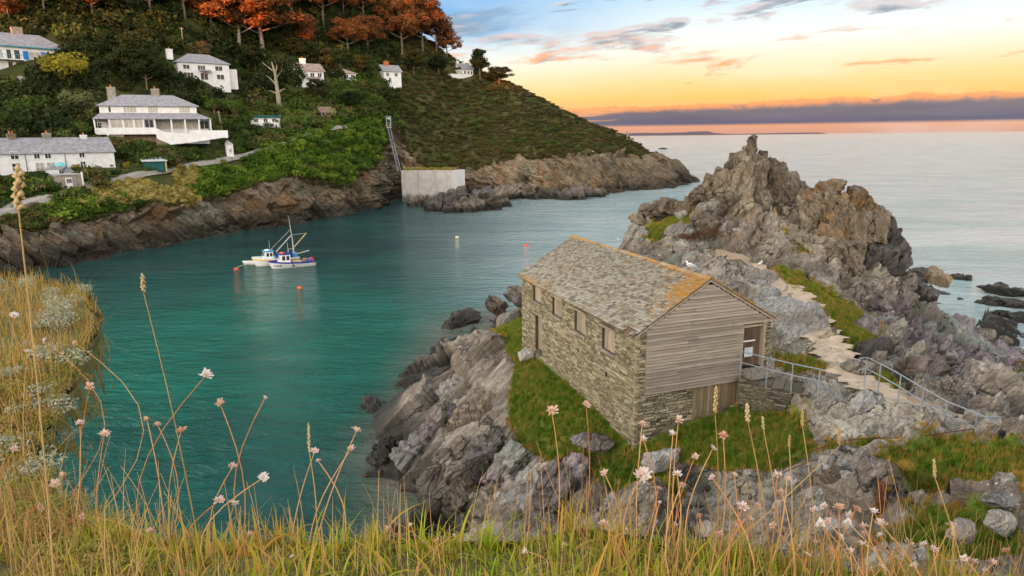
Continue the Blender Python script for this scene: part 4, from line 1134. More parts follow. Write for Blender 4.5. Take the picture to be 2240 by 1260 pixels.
while y < HL + 0.1:
    ln = random.uniform(.42, .5); mb = MB()
    dz = random.uniform(-.01, .012)
    vs = []
    prof = [(-0.16, -0.075), (-0.09, -0.005), (0, 0.035), (0.09, -0.005), (0.16, -0.075)]
    for yy in (y, y + ln - .012):
        for off in (0, -0.02): vs += [(HW / 2 + px_, yy, RIDGE + .045 + dz + pz_ + off) for px_, pz_ in prof]
    fs = []
    for i in range(4): fs += [(i, i + 1, 11 + i, 10 + i), (5 + i, 15 + i, 16 + i, 6 + i), (i, 5 + i, 6 + i, i + 1), (10 + i, 11 + i, 16 + i, 15 + i)]
    fs += [(0, 10, 15, 5), (4, 9, 19, 14)]
    me = bpy.data.meshes.new('ridge_tile'); me.from_pydata(vs, [], fs)
    at = me.attributes.new('warm', 'FLOAT', 'POINT'); at.data.foreach_set('value', [0.75] * len(vs))
    link('ridge_tile', me, roof, M['slate']); y += ln
vb = MB()
vb.bar(o0 + Vector((0.02, -0.09, -.06)), Vector((HW / 2, -0.09, RIDGE - .08)), .045, .12); vb.bar(Vector((HW + OV - .02, -0.09, EAVE - OV * SL - .06)), Vector((HW / 2 + .02, -0.092, RIDGE - .08)), .045, .12)
vb.build('verge_board', M['clapboard'], roof)
MB().box(0.6, 0.75, -0.19, -0.13, EAVE - .2, EAVE - .1)

# ------------------------------------------------------------------ dry stone wall of the ramp to the upper door
def wall_run(name, label, A, B, zb, zt, thick, mat, core, hmin=.05, hmax=.12, wmin=.16, wmax=.55, top=0, cat='wall', seed=3, slope=0.0):
    """a wall from A to B (world xy), bottom zb, top zt (numbers or pairs)"""
    A, B = np.array(A, float), np.array(B, float); d = B - A; ln = float(np.linalg.norm(d)); d /= ln; n = np.array([d[1], -d[0]])
    zb = zb if hasattr(zb, '__len__') else (zb, zb); zt = zt if hasattr(zt, '__len__') else (zt, zt)
    e = empty(name, (A[0], A[1], min(zb)), math.atan2(d[1], d[0])); tag(e, label, cat)
    z0 = min(zb); mb = MB()
    mb.prism([(0, 0), (ln, 0), (ln, zt[1] - z0 - .04), (0, zt[0] - z0 - .04)], 0.03, thick, 'y')
    c = mb.build('core', core, e); r2 = random.Random(seed)
    sts = []
    for t in courses(0, ln, 0, max(zt) - z0, [], hmin, hmax, wmin, wmax, r2):
        f = (t[0] + t[1]) / 2 / ln; lim = zt[0] + (zt[1] - zt[0]) * f - z0 + r2.uniform(-.03, .04)
        if t[3] <= lim: sts.append(t)
    sts.sort(key=lambda t: -(t[1] - t[0]) * (t[3] - t[2]))
    pieces('stone', [stone_hexa((0, 0.03, 0), (1, 0, 0), (0, -1, 0), t, r2, depth=.1, wob=.018, proud=(.01, .09)) for t in sts], mat, e, top)
    # coping stones
    s = 0
    while s < ln - .1:
        wd = r2.uniform(.3, .6); f = (s + wd / 2) / ln; zz = zt[0] + (zt[1] - zt[0]) * f - z0
        MB().box(s, min(ln, s + wd - .02), -.06 + r2.uniform(-.04, .02), thick * .9, zz - .05, zz + r2.uniform(.0, .06), .02).build('coping_stone', mat, e); s += wd
    return e
rA = PZ(1616, 834, 8.75); rB = PZ(1768, 866, 8.55)
wall_run('dry_stone_wall', 'dark dry stone retaining wall of the ramp beside the barn door', rA[:2], rB[:2], 6.4, (8.85, 8.65), 1.2, M['dry_stone'], M['mortar'], top=140)
# ------------------------------------------------------------------ rocks of the headland
import bmesh
def ico(sub):
    bm = bmesh.new(); bmesh.ops.create_icosphere(bm, subdivisions=sub, radius=1.0)
    V = np.array([v.co[:] for v in bm.verts]); Fc = np.array([[v.index for v in f.verts] for f in bm.faces]); bm.free()
    return V / np.linalg.norm(V, axis=1)[:, None], Fc
ICO = {3: ico(3), 4: ico(4), 5: ico(5)}
def rock_shape(size, seed, sub=4, rough=0.10, planes=15, squash=0.0):
    """angular boulder: a polytope of random planes, broken by bedding"""
    r2 = np.random.default_rng(seed); D, Fc = ICO[sub]
    N = r2.normal(size=(planes, 3)); N /= np.linalg.norm(N, axis=1)[:, None]
    box = np.array([[1, 0, 0], [-1, 0, 0], [0, 1, 0], [0, -1, 0], [0, 0, 1], [0, 0, -1]], float) + r2.normal(size=(6, 3)) * 0.16
    box /= np.linalg.norm(box, axis=1)[:, None]
    N = np.vstack([N, box]); h = np.concatenate([r2.uniform(0.78, 1.12, planes), r2.uniform(0.72, 0.92, 6)])
    dt = D @ N.T
    r = np.where(dt > 0.05, h[None] / np.maximum(dt, 0.05), 9).min(1)
    V = D * r[:, None] * np.array(size)
    ms = float(np.mean(size))
    q = V @ rotm(*r2.uniform(-.35, .35, 3)).T
    q2 = q.copy(); q2[:, 0] *= 2.4; q2[:, 2] *= .75
    d = rough * ms * (1.15 * facet(q2 / (ms * 0.7) + seed * 3.1, seed) + 0.26 * facet(q2 / (ms * 0.3) + seed, seed + 9) + 0.12 * fbm(V / (ms * 0.5) + seed, 3, seed))
    V = V + D * d[:, None]
    return V, Fc
def rock_obj(name, P, size, rot, mat, seed, sub=4, parent=None, rough=0.10, planes=15):
    V, Fc = rock_shape(size, seed, sub, rough, planes)
    V = V @ rotm(*rot).T
    o = link(name, np_mesh(name, V, Fc, True), parent, M[mat]); o.location = P
    try: o.data.set_sharp_from_angle(angle=R_(20))
    except Exception: pass
    return o
def crag(x, y, Y, w, h, dep, tilt, mat, seed, sub=4, rough=0.11, lean=0.0, planes=15):
    """a block seen at frame point (x, y), Y metres away, w by h frame units half-size"""
    s = Y * 1.02 / FPX
    return rock_obj('rock', PY(x, y, Y), (w * s, dep, h * s), (lean, R_(tilt), rng.uniform(-.4, .4)), mat, seed, sub, headland, rough, planes)
C_ = 'rock_crag'; O_ = 'rock_orange'
crags = [
    # the pinnacle
    (1642, 326, 57, 12, 30, .8, 5, C_, 5), (1632, 340, 57, 13, 22, .8, 14, C_, 4), (1634, 366, 57, 26, 36, 1.3, 6, C_, 5), (1668, 346, 57.3, 13, 16, .8, 10, C_, 4), (1653, 385, 56.8, 26, 46, 1.5, 8, C_, 5), (1608, 350, 57.2, 10, 16, .7, 20, C_, 4),
    (1598, 376, 57.2, 17, 30, 1.1, 18, C_, 4), (1618, 416, 56.4, 34, 50, 1.6, 10, C_, 5), (1580, 398, 57, 20, 34, 1.2, 24, C_, 4), (1690, 392, 57, 30, 40, 1.4, -14, C_, 5), (1704, 372, 57.4, 14, 18, .8, -20, C_, 4), (1722, 418, 56.8, 38, 36, 1.4, -18, C_, 5),
    (1742, 432, 57, 26, 34, 1.2, -10, C_, 4), (1556, 412, 57.3, 26, 26, 1.3, 28, C_, 4), (1538, 428, 57.6, 26, 22, 1.2, 30, C_, 4), (1690, 446, 56, 56, 34, 1.8, -6, C_, 5), (1600, 452, 56, 36, 30, 1.3, 35, C_, 4),
    (1624, 486, 54.4, 38, 52, 1.8, 28, C_, 5), (1572, 446, 56.6, 24, 20, 1.0, 10, C_, 4), (1486, 460, 60.5, 46, 18, 2.0, 20, C_, 5), (1440, 474, 62, 40, 15, 2.0, 30, C_, 5), (1520, 448, 58.5, 30, 20, 1.3, 12, C_, 4), (1402, 486, 62, 28, 12, 1.5, 30, C_, 4),
    (1494, 472, 57.5, 17, 11, .7, 0, 'rock_pale', 4), (1398, 520, 58, 36, 20, 1.4, 36, 'rock_pale', 5), (1500, 522, 54, 46, 26, 1.4, 28, 'rock_pale', 5), (1548, 506, 54, 28, 38, 1.3, 34, C_, 5), (1470, 540, 54, 22, 12, .9, 10, 'rock_pale', 4), (1562, 560, 50.5, 24, 14, .9, 0, C_, 4),
    (1660, 540, 51.5, 34, 34, 1.4, 20, C_, 5), (1700, 520, 53, 46, 44, 1.8, 4, C_, 5), (1742, 486, 54.6, 46, 46, 1.8, -8, C_, 5), (1690, 570, 49.6, 26, 16, .9, -26, C_, 4), (1720, 556, 50.4, 30, 26, 1.2, -20, C_, 4),
    # the right hand crags
    (1812, 414, 53, 28, 18, 1.3, -8, O_, 5), (1832, 404, 53.2, 16, 13, .9, 0, O_, 4), (1790, 434, 53, 34, 22, 1.4, -12, O_, 5), (1822, 452, 52.6, 34, 34, 1.5, 4, O_, 5), (1816, 506, 52, 32, 40, 1.6, 3, O_, 5), (1780, 470, 53, 34, 40, 1.5, -6, C_, 5),
    (1872, 432, 53, 24, 20, 1.1, 6, O_, 5), (1882, 458, 52.6, 32, 28, 1.4, 8, O_, 5), (1896, 500, 52, 34, 44, 1.7, 6, C_, 5), (1862, 520, 51.6, 28, 54, 1.5, 2, C_, 5), (1912, 464, 53.2, 18, 16, .9, 14, 'rock_dark', 4), (1926, 498, 53, 26, 28, 1.2, 16, 'rock_dark', 5),
    (1938, 542, 52.8, 36, 40, 1.6, 14, 'rock_dark', 5), (1950, 584, 52.6, 34, 40, 1.6, 6, 'rock_dark', 5), (1918, 580, 51, 40, 50, 1.8, 4, 'rock_dark', 5), (1966, 560, 53.5, 18, 26, 1.1, 20, 'rock_dark', 4), (1790, 560, 49.5, 44, 40, 1.6, -6, C_, 5), (1836, 574, 48.4, 40, 52, 1.6, 2, C_, 5),
    (1864, 600, 47.2, 26, 50, 1.3, 0, C_, 5), (1840, 628, 46.8, 34, 24, 1.2, 6, C_, 4), (1770, 590, 48.5, 34, 26, 1.3, -18, C_, 4), (1906, 640, 48.4, 36, 32, 1.5, 12, 'rock_shore', 4), (1740, 540, 51, 36, 34, 1.4, -10, C_, 5),
    (1985, 622, 53, 26, 24, 1.2, 14, 'rock_dark', 4), (1968, 650, 51, 34, 26, 1.4, 18, 'rock_shore', 5), (2016, 640, 53, 34, 20, 1.4, 20, 'rock_dark', 4), (2048, 606, 58, 24, 16, 1.3, 10, O_, 4), (2030, 604, 59, 34, 14, 1.5, 14, 'rock_dark', 4)]
for i, (x, y, Y, w_, h_, dep, tl, mt_, sub) in enumerate(crags):
    crag(x, y, Y, w_ * 1.02, h_ * 1.12, dep, tl, mt_, 100 + i * 7, sub)
# pale lichened masses right of the hut and along the path
for i, (x, y, z, wx_, wy_, wz_, rz, mt_) in enumerate([
        (1700, 690, 9.6, 2.3, 3.6, 1.6, 0.35, 'rock_pale'), (1715, 735, 9.0, 1.3, 1.5, 1.3, 0.2, 'rock_pale'), (1640, 610, 10.6, 1.9, 1.5, 1.3, 0.5, 'rock_pale'), (1610, 590, 10.9, 1.2, 1.0, .9, 0.1, 'rock_crag'), (1660, 650, 10.2, 1.6, 1.6, 1.2, .9, 'rock_pale'),
        (1905, 762, 8.6, 1.3, .8, .65, 0.3, 'rock_dark'), (1880, 800, 8.9, .9, .8, .35, 0.3, 'rock_path'), (1810, 890, 8.0, 1.35, 1.3, 1.2, .3, 'rock_pale'), (1860, 905, 8.2, 1.4, 1.0, .95, .5, 'rock_path'), (1835, 955, 7.6, 1.2, .9, .9, .2, 'rock_pale'),
        (1920, 930, 8.4, 1.4, .8, .6, -.3, 'rock_path'), (1990, 905, 8.8, 1.5, .8, .55, -.5, 'rock_path'), (1900, 880, 8.7, 1.0, .7, .5, .3, 'rock_pale'), (2060, 985, 9.1, .4, .35, .3, .1, 'rock_pale'), (2185, 1005, 9.6, .42, .35, .4, .5, 'rock_pale'), (2190, 1135, 11.1, .28, .3, .36, .4, 'rock_pale'), (1970, 1210, 9.9, .8, .45, .3, .1, 'rock_pale'),
        (2105, 1160, 11.0, .4, .3, .25, .9, 'rock_path'), (2225, 1092, 11.0, .9, .35, .16, .2, 'rock_pale'), (1440, 1000, 6.5, .8, .6, .4, .4, 'rock_pale'), (1300, 965, 6.2, 1.0, .8, .2, .3, 'rock_shore'), (1150, 775, 6.9, .5, .4, .3, .3, 'rock_pale'), (1170, 700, 7.1, .4, .3, .3, .2, 'rock_pale')]):
    P = PZ(x, y, z)
    rock_obj('rock', (P[0], P[1], z - wz_ * .25), (wx_, wy_, wz_), (rng.uniform(-.2, .2), rng.uniform(-.2, .2), rz), mt_, 300 + i * 3, 5 if wx_ > 1.2 else 4, headland, 0.055)
# ledges of the left hand rock face: tilted beds running up to the right
beds = [(1000, 760, 1.6, 2.6, 1.0, .8), (985, 712, 0.2, 2.0, .8, .9), (970, 775, 0.4, 1.8, .8, .7), (1010, 830, 3.3, 2.4, 1.1, .9), (940, 850, 1.7, 2.2, .9, 1.1), (900, 900, 1.2, 1.5, .8, 1.2), (960, 930, 2.6, 2.4, 1.0, 1.2), (1040, 900, 4.0, 2.2, 1.1, .9), (840, 1000, 0.6, .9, .7, 1.3), (900, 985, 1.3, 1.6, .9, 1.2),
        (985, 1000, 2.6, 2.0, .9, 1.2), (1060, 985, 4.2, 1.8, .9, 1.2), (1110, 1010, 4.6, 1.5, .8, 1.1), (1010, 1080, 1.9, 1.7, .8, 1.3), (1080, 1090, 3.0, 1.6, .9, 1.4), (1150, 1080, 3.8, 1.5, .9, 1.3), (1220, 1070, 4.4, 1.5, .8, 1.2), (1060, 1150, 1.7, 1.3, .8, 1.3), (1140, 1160, 2.6, 1.4, .8, 1.3), (960, 1100, 0.9, 1.2, .7, 1.0), (1290, 1100, 4.2, 1.4, .9, 1.0),
        (1350, 1120, 4.6, 1.2, .9, .8), (1250, 1020, 5.2, 1.2, .7, .7), (1420, 1110, 5.2, 1.3, .8, .8), (1130, 640, 5.0, 1.2, 1.2, 1.0), (1085, 665, 4.2, 1.0, 1.2, 1.2)]
for i, (x, y, z, a, b, c) in enumerate(beds):
    P = PZ(x, y, z)
    rock_obj('rock', (P[0], P[1], z - .25), (a * .85, b * .9, c * .85), (0.35, -0.62 + rng.uniform(-.15, .15), 0.7 + rng.uniform(-.25, .25)), ['rock_shore', 'rock_crag', 'rock_pale', 'rock_dark'][[0, 1, 1, 2, 0, 3][i % 6]], 500 + i * 5, 5 if a > 1.6 else 4, headland, 0.13, 11)
# boulders and slabs of the right hand shore, and loose stone in the gullies
protos = []
for i in range(9):
    V, Fc = rock_shape((1, rng.uniform(.6, .95), rng.uniform(.4, .7)), 700 + i, 3, .10)
    me = np_mesh('rock', V, Fc, True); protos.append(me)
    try: me.set_sharp_from_angle(angle=R_(20))
    except Exception: pass
mats_sh = ['rock_shore', 'rock_shore', 'rock_crag', 'rock_pale', 'rock_dark']
pm = []
for me in protos:
    row = []
    for mm in mats_sh:
        c = me.copy(); c.materials.append(M[mm]); row.append(c)
    pm.append(row)
def strew(n, poly, smin, smax, pick, zoff=-.15, flat=1.0):
    pw = poly_world(poly); x0, y0 = pw.min(0); x1, y1 = pw.max(0); k = 0; tries = 0
    while k < n and tries < n * 40:
        tries += 1
        x, y = rng.uniform(x0, x1), rng.uniform(y0, y1)
        if not in_poly(np.array([x]), np.array([y]), pw)[0]: continue
        s = smin + (smax - smin) * rng.random() ** 2.2
        z_ = zat(bvhB, x, y)
        o = link('rock', pm[rng.integers(9)][pick[rng.integers(len(pick))]], headland)
        o.location = (x, y, z_ + zoff * s); o.scale = (s, s * rng.uniform(.7, 1), s * rng.uniform(.6, 1) * flat); o.rotation_euler = (rng.uniform(-.4, .4), rng.uniform(-.4, .4), rng.uniform(0, 6.3)); k += 1
strew(70, [(1900, 640), (2060, 620), (2150, 670), (2240, 740), (2240, 880), (2120, 880), (2000, 830), (1930, 760)], .5, 1.9, [0, 0, 1, 4])
strew(46, [(1480, 1040), (1700, 1010), (1860, 1000), (1880, 1200), (1700, 1240), (1480, 1200)], .22, .8, [2, 3, 3, 1])
strew(14, [(1590, 600), (1660, 620), (1740, 740), (1730, 780), (1690, 780), (1640, 660)], .2, .6, [3, 3])
strew(22, [(1420, 450), (1560, 450), (1640, 560), (1480, 570)], .3, .9, [2, 3, 2])
strew(16, [(1890, 700), (1950, 770), (1990, 850), (1900, 790)], .3, .8, [0, 2, 3])
# flagstones of the path and the steps down to the hut
def slab(x, y, z, a, b, h, rz, mat='rock_path', seed=0, name='slab'):
    P = PZ(x, y, z); r3 = random.Random(seed); n = 9
    ring = [(math.cos(2 * math.pi * k / n) * a * r3.uniform(.8, 1.1), math.sin(2 * math.pi * k / n) * b * r3.uniform(.8, 1.1)) for k in range(n)]
    mb = MB(); vs = [(p[0] * 1.06, p[1] * 1.06, -h) for p in ring] + [(p[0], p[1], r3.uniform(-.02, 0)) for p in ring] + [(p[0] * .9, p[1] * .9, .03 + r3.uniform(-.01, .01)) for p in ring]
    fs = [tuple(range(n))[::-1], tuple(range(2 * n, 3 * n))] + [(i + q * n, (i + 1) % n + q * n, (i + 1) % n + (q + 1) * n, i + (q + 1) * n) for q in (0, 1) for i in range(n)]
    mb.add(vs, fs); o = mb.build(name, M['path_stone'], headland); o.location = (P[0], P[1], float(np.median([zat(bvhB, P[0] + a_ * .4, P[1] + b_ * .4) for a_ in (-1, 0, 1) for b_ in (-1, 0, 1)])) + .03); o.rotation_euler = (r3.uniform(-.06, .06), r3.uniform(-.06, .06), rz)
for i, (x, y, z, a, b, rz) in enumerate([(1815, 765, 9.45, .55, .6, .3), (1835, 785, 9.4, .6, .5, .2), (1812, 790, 9.35, .5, .5, .1), (1850, 812, 9.25, .9, .5, .3), (1815, 822, 9.2, .8, .45, .4), (1870, 838, 9.2, .8, .45, -.2), (1910, 850, 9.15, .7, .45, -.4), (1840, 848, 9.15, .9, .4, .1), (1950, 868, 9.1, .8, .4, -.5),
                                          (1985, 890, 9.1, .7, .4, -.5), (2025, 905, 9.1, .6, .4, -.6), (2065, 925, 9.1, .6, .4, -.6), (2100, 940, 9.15, .6, .4, -.6), (1735, 800, 9.15, .7, .45, .3), (1700, 812, 9.0, .6, .5, .2), (1765, 812, 9.1, .6, .35, .3), (2150, 930, 9.2, .7, .4, -.5), (2200, 945, 9.3, .7, .4, -.5)]):
    slab(x, y, z, a, b, .25, rz, seed=40 + i)
for i in range(9):   # steps beside the rusty rail
    f = i / 8; slab(1690 + 290 * f + 6 * math.sin(i * 2), 1052 - 78 * f, 7.25 + 1.6 * f, .42, .26, .3, -.35, seed=80 + i, name='step')
# outlying skerries off the far point and in the sea
for i, (x, y, w_, h_) in enumerate([(1450, 326, 14, 2), (1428, 338, 16, 2), (1520, 398, 10, 4), (1395, 470, 3, 3), (1490, 404, 16, 5), (1462, 411, 16, 4)]):
    P = PZ(x, y, 0.0); s = P[1] / FPX
    rk_ = rock_obj('skerry', (P[0], P[1], -.1), (w_ * s, w_ * s * .7, h_ * s), (0, 0.1, rng.uniform(0, 1)), 'rock_dark', 900 + i, 4, None, .16); tag(rk_, kind='structure')
for i, (x, y, a, c) in enumerate([(2200, 640, 3.2, .7), (2225, 668, 2.4, .6), (2170, 662, 1.6, .6), (2235, 700, 1.8, .7), (2190, 690, 1.2, .5), (2100, 610, 1.4, .7)]):
    P = PZ(x, y, 0.0); rock_obj('rock', (P[0], P[1], .05), (a, a * .8, c), (0, .15, .4 * i), 'rock_dark', 950 + i, 4, headland, .15)
for i, (x, y, a, c) in enumerate([(1010, 705, 2.0, .8), (990, 716, 1.2, .6), (965, 768, 1.5, .6), (1000, 758, 1.1, .8), (845, 985, .8, .9), (822, 1010, .6, .6)]):
    P = PZ(x, y, 0.0); rock_obj('rock', (P[0], P[1], .1), (a, a * .7, c), (.2, -.4, .6), 'rock_dark', 970 + i, 4, headland, .15)
# the low ledge before the concrete wall across the water
ledges = [(920, 440, 30, 16), (960, 446, 40, 22), (1010, 450, 46, 20), (1060, 448, 40, 16), (985, 432, 40, 18), (1095, 446, 26, 10), (935, 425, 24, 14), (1040, 430, 44, 16), (1090, 425, 50, 16), (1140, 420, 50, 18), (1190, 425, 40, 14), (1255, 428, 44, 12), (1300, 424, 30, 10), (1225, 410, 50, 16), (1290, 405, 50, 18), (1350, 405, 46, 16), (1400, 402, 40, 12), (1440, 400, 30, 10)]
for i, (x, y, w_, h_) in enumerate(ledges):
    P = PZ(x, y + h_ * .75, 0.0); s = P[1] / FPX
    rock_obj('rock', (P[0], P[1] + 2, h_ * s * .35), (w_ * s, w_ * s * .6, h_ * s), (.2, -.30, rng.uniform(-.3, .3)), ['rock_crag', 'rock_dark', 'rock_shore'][i % 3], 1000 + i * 3, 5, hillside, .17, 11)
for i in range(26):   # pale fallen blocks at the foot of the wall
    x = rng.uniform(915, 990); y = rng.uniform(405, 425) + (x - 950) * .02
    P = PZ(x, y, 3.2); o = link('rock', pm[i % 9][3], hillside); s = rng.uniform(.5, 1.3); o.location = (P[0], min(P[1], 231), 2.6 + rng.uniform(-.3, 1.2)); o.scale = (s, s, s); o.rotation_euler = rng.uniform(0, 3, 3)

# the trodden path over the headland
def drape(name, pts, width, mat, lift=.05):
    c = [march(x, y, zB) for x, y in pts]; fine = []
    for a, b in zip(c[:-1], c[1:]):
        for t in np.linspace(0, 1, 14, endpoint=False): fine.append(a * (1 - t) + b * t)
    fine.append(c[-1]); fine = np.array(fine); n = len(fine); V = []
    for k_ in range(2): fine[1:-1] = (fine[:-2] + 2 * fine[1:-1] + fine[2:]) / 4
    zs_ = np.array([np.median([zat(bvhB, p[0] + a, p[1] + b) for a in (-.35, 0, .35) for b in (-.35, 0, .35)]) for p in fine])
    for i in range(n):
        d = fine[min(i + 1, n - 1)] - fine[max(i - 1, 0)]; nn_ = np.array([d[1], -d[0]]) / (math.hypot(d[0], d[1]) + 1e-9)
        wd = width * (1 + .25 * math.sin(i * .9) + .15 * math.sin(i * 2.3))
        zc3 = max(zs_[i], float(np.mean(zs_[max(0, i - 4):i + 5])))
        for k_ in np.linspace(-.5, .5, 7):
            p = fine[i, :2] + nn_ * wd * k_; V.append((p[0], p[1], zc3 + lift - .8 * abs(k_) ** 3))
    o = link(name, np_mesh(name, np.array(V), grid_faces(n, 7)), None, M[mat]); tag(o, kind='structure')
drape('footpath', [(1640, 572), (1690, 600), (1735, 640), (1772, 690), (1800, 735), (1822, 765), (1850, 800), (1900, 838), (1960, 872), (2040, 912), (2110, 940)], 2.0, 'path_earth', .07)
# ------------------------------------------------------------------ plants: protos
def leaf_quads(C, Nn, size, r2, tilt=0.7):
    """quads of about `size` at centres C, roughly facing Nn"""
    n = len(C)
    nn = Nn + r2.normal(size=(n, 3)) * tilt; nn /= np.linalg.norm(nn, axis=1)[:, None] + 1e-9
    a = np.cross(nn, r2.normal(size=(n, 3))); a /= np.linalg.norm(a, axis=1)[:, None] + 1e-9
    b = np.cross(nn, a)
    s = (size * r2.uniform(0.6, 1.4, n))[:, None]
    a = a * s; b = b * s * 0.62
    V = np.stack([C - a, C - b * 0.9, C + a, C + b * 0.9], 1).reshape(-1, 3)
    return V, np.arange(4 * n).reshape(n, 4)
def lumpy(n, lumps, r2, flat=0.75, leaf=0.11, spread=0.62, lr=(0.3, 0.5), dome=True):
    """leaves on a cluster of lumps; unit radius"""
    L = r2.normal(size=(lumps, 3)); L /= np.linalg.norm(L, axis=1)[:, None]
    if dome: L[:, 2] = np.abs(L[:, 2])
    L *= spread * r2.uniform(.45, 1.0, lumps)[:, None]; R2 = r2.uniform(*lr, lumps)
    k = r2.integers(0, lumps, n); D = r2.normal(size=(n, 3)); D /= np.linalg.norm(D, axis=1)[:, None]
    D[:, 2] = D[:, 2] * 0.9 + 0.18
    C = L[k] + D * (R2[k] * r2.uniform(.8, 1.06, n))[:, None]
    C[:, 2] *= flat
    return leaf_quads(C, D, leaf, r2)
def join(parts):
    V = []; Fq = []; b = 0
    for v, f in parts: V.append(v); Fq.append(f + b); b += len(v)
    return np.vstack(V), np.vstack(Fq)
def proto_obj(name, V, Fq, mat):
    o = bpy.data.objects.new(name, np_mesh(name, V, Fq, False)); o.data.materials.append(M[mat]); return o
def scatter(name, pts, scl, rz, picks, protos, label, cat, tilt=None):
    me = bpy.data.meshes.new(name); me.vertices.add(len(pts)); me.vertices.foreach_set('co', np.asarray(pts, np.float32).ravel())
    for k_, v_ in (('scl', scl), ('rz', rz), ('pick', picks)):
        at = me.attributes.new(k_, 'FLOAT', 'POINT'); at.data.foreach_set('value', np.asarray(v_, np.float32))
    o = link(name, me); tag(o, label, cat, kind='stuff')
    ng = bpy.data.node_groups.new(name, 'GeometryNodeTree')
    ng.interface.new_socket('Geometry', in_out='INPUT', socket_type='NodeSocketGeometry'); ng.interface.new_socket('Geometry', in_out='OUTPUT', socket_type='NodeSocketGeometry')
    gi = ng.nodes.new('NodeGroupInput'); go = ng.nodes.new('NodeGroupOutput'); jn = ng.nodes.new('GeometryNodeJoinGeometry')
    def na(nm):
        nd = ng.nodes.new('GeometryNodeInputNamedAttribute'); nd.data_type = 'FLOAT'; nd.inputs[0].default_value = nm; return nd.outputs[0]
    for i, pr in enumerate(protos):
        oi = ng.nodes.new('GeometryNodeObjectInfo'); oi.inputs[0].default_value = pr; oi.inputs['As Instance'].default_value = True
        ip = ng.nodes.new('GeometryNodeInstanceOnPoints')
        cmp = ng.nodes.new('FunctionNodeCompare'); cmp.data_type = 'FLOAT'; cmp.operation = 'EQUAL'; cmp.inputs[1].default_value = i; cmp.inputs['Epsilon'].default_value = .3
        ng.links.new(na('pick'), cmp.inputs[0]); ng.links.new(cmp.outputs[0], ip.inputs['Selection'])
        ng.links.new(gi.outputs[0], ip.inputs['Points']); ng.links.new(oi.outputs['Geometry'], ip.inputs['Instance'])
        cx = ng.nodes.new('ShaderNodeCombineXYZ'); ng.links.new(na('rz'), cx.inputs[2]); ng.links.new(cx.outputs[0], ip.inputs['Rotation'])
        ng.links.new(na('scl'), ip.inputs['Scale']); ng.links.new(ip.outputs[0], jn.inputs[0])
    ng.links.new(jn.outputs[0], go.inputs[0])
    md = o.modifiers.new('scatter', 'NODES'); md.node_group = ng
    return o
r9 = np.random.default_rng(77)
def bushes(mat, k=3, n=260, flat=.75, leaf=.12, lumps=9, spread=.62):
    return [proto_obj('shrub', *lumpy(n, lumps, r9, flat, leaf, spread), mat) for _ in range(k)]

# ------------------------------------------------------------------ where buildings stand (frame point of the front's foot, metres away)
def foot(x, y):
    h = hit(bvhA, x, y)
    return h
clear = []       # (x, y, radius, metres kept open towards the viewpoint)
def keep(P, r, front=6.0): clear.append((P[0], P[1], r, front))

# ------------------------------------------------------------------ house builder
def gable_roof(mb, W, D, z, h, ov=.35, th=.14):
    for s in (0, 1):
        y0 = -ov if s == 0 else D + ov; zz = z - ov * h / (D / 2)
        vs = [(-ov, y0, zz), (W + ov, y0, zz), (-ov, D / 2, z + h), (W + ov, D / 2, z + h), (-ov, y0, zz + th), (W + ov, y0, zz + th), (-ov, D / 2, z + h + th), (W + ov, D / 2, z + h + th)]
        mb.add(vs, [(0, 2, 3, 1), (4, 5, 7, 6), (0, 1, 5, 4), (2, 6, 7, 3), (0, 4, 6, 2), (1, 3, 7, 5)])
def hip_roof(mb, W, D, z, h, ov=.5, ins=None):
    ins = ins if ins is not None else D / 2
    b = [(-ov, -ov, z), (W + ov, -ov, z), (W + ov, D + ov, z), (-ov, D + ov, z)]; r = [(ins, D / 2, z + h), (W - ins, D / 2, z + h)]
    u = [(p[0], p[1], z - .12) for p in b]
    mb.add(b + r + u, [(0, 1, 5, 4), (1, 2, 5), (2, 3, 4, 5), (3, 0, 4), (0, 6, 7, 1), (1, 7, 8, 2), (2, 8, 9, 3), (3, 9, 6, 0), (6, 9, 8, 7)])
def window(e, x0, x1, z0, z1, y=0.0, frame='paint_white', glass='glass_dark', n=2, m_=1, side=None, fw=.09):
    """a framed window on the front (or on a side wall at x=side)"""
    def bx(mb, a, b, c, d, p, q):
        if side is None: mb.box(a, b, y + p, y + q, c, d)
        else: mb.box(side + p, side + q, a, b, c, d)
    mb = MB(); bx(mb, x0 - fw, x1 + fw, z1, z1 + fw, -.07, .05); bx(mb, x0 - fw * 1.6, x1 + fw * 1.6, z0 - fw, z0, -.12, .05)
    bx(mb, x0 - fw, x0, z0, z1, -.07, .05); bx(mb, x1, x1 + fw, z0, z1, -.07, .05)
    for i in range(1, n): xm = x0 + (x1 - x0) * i / n; bx(mb, xm - fw * .4, xm + fw * .4, z0, z1, -.06, .04)
    for i in range(1, m_): zm = z0 + (z1 - z0) * i / m_; bx(mb, x0, x1, zm - fw * .3, zm + fw * .3, -.055, .04)
    w_ = mb.build('window', M[frame], e)
    pn = MB(); bx(pn, x0, x1, z0, z1, -.03, .0); pn.build('pane', M[glass], w_)
    return w_
def chimney(e, x, y, w_, d, z0, z1, mat='render_white', pots=2, potmat='terracotta'):
    mb = MB(); mb.box(x - w_ / 2, x + w_ / 2, y - d / 2, y + d / 2, z0, z1); mb.box(x - w_ / 2 - .08, x + w_ / 2 + .08, y - d / 2 - .08, y + d / 2 + .08, z1 - .32, z1 - .12)
    c = mb.build('chimney', M[mat], e)
    for i in range(pots): MB().lathe([(.15, 0), (.13, .3), (.16, .5), (.12, .5)], 8, (x + (i - (pots - 1) / 2) * .45, y, z1)).build('chimney_pot', M[potmat], c)
    return c
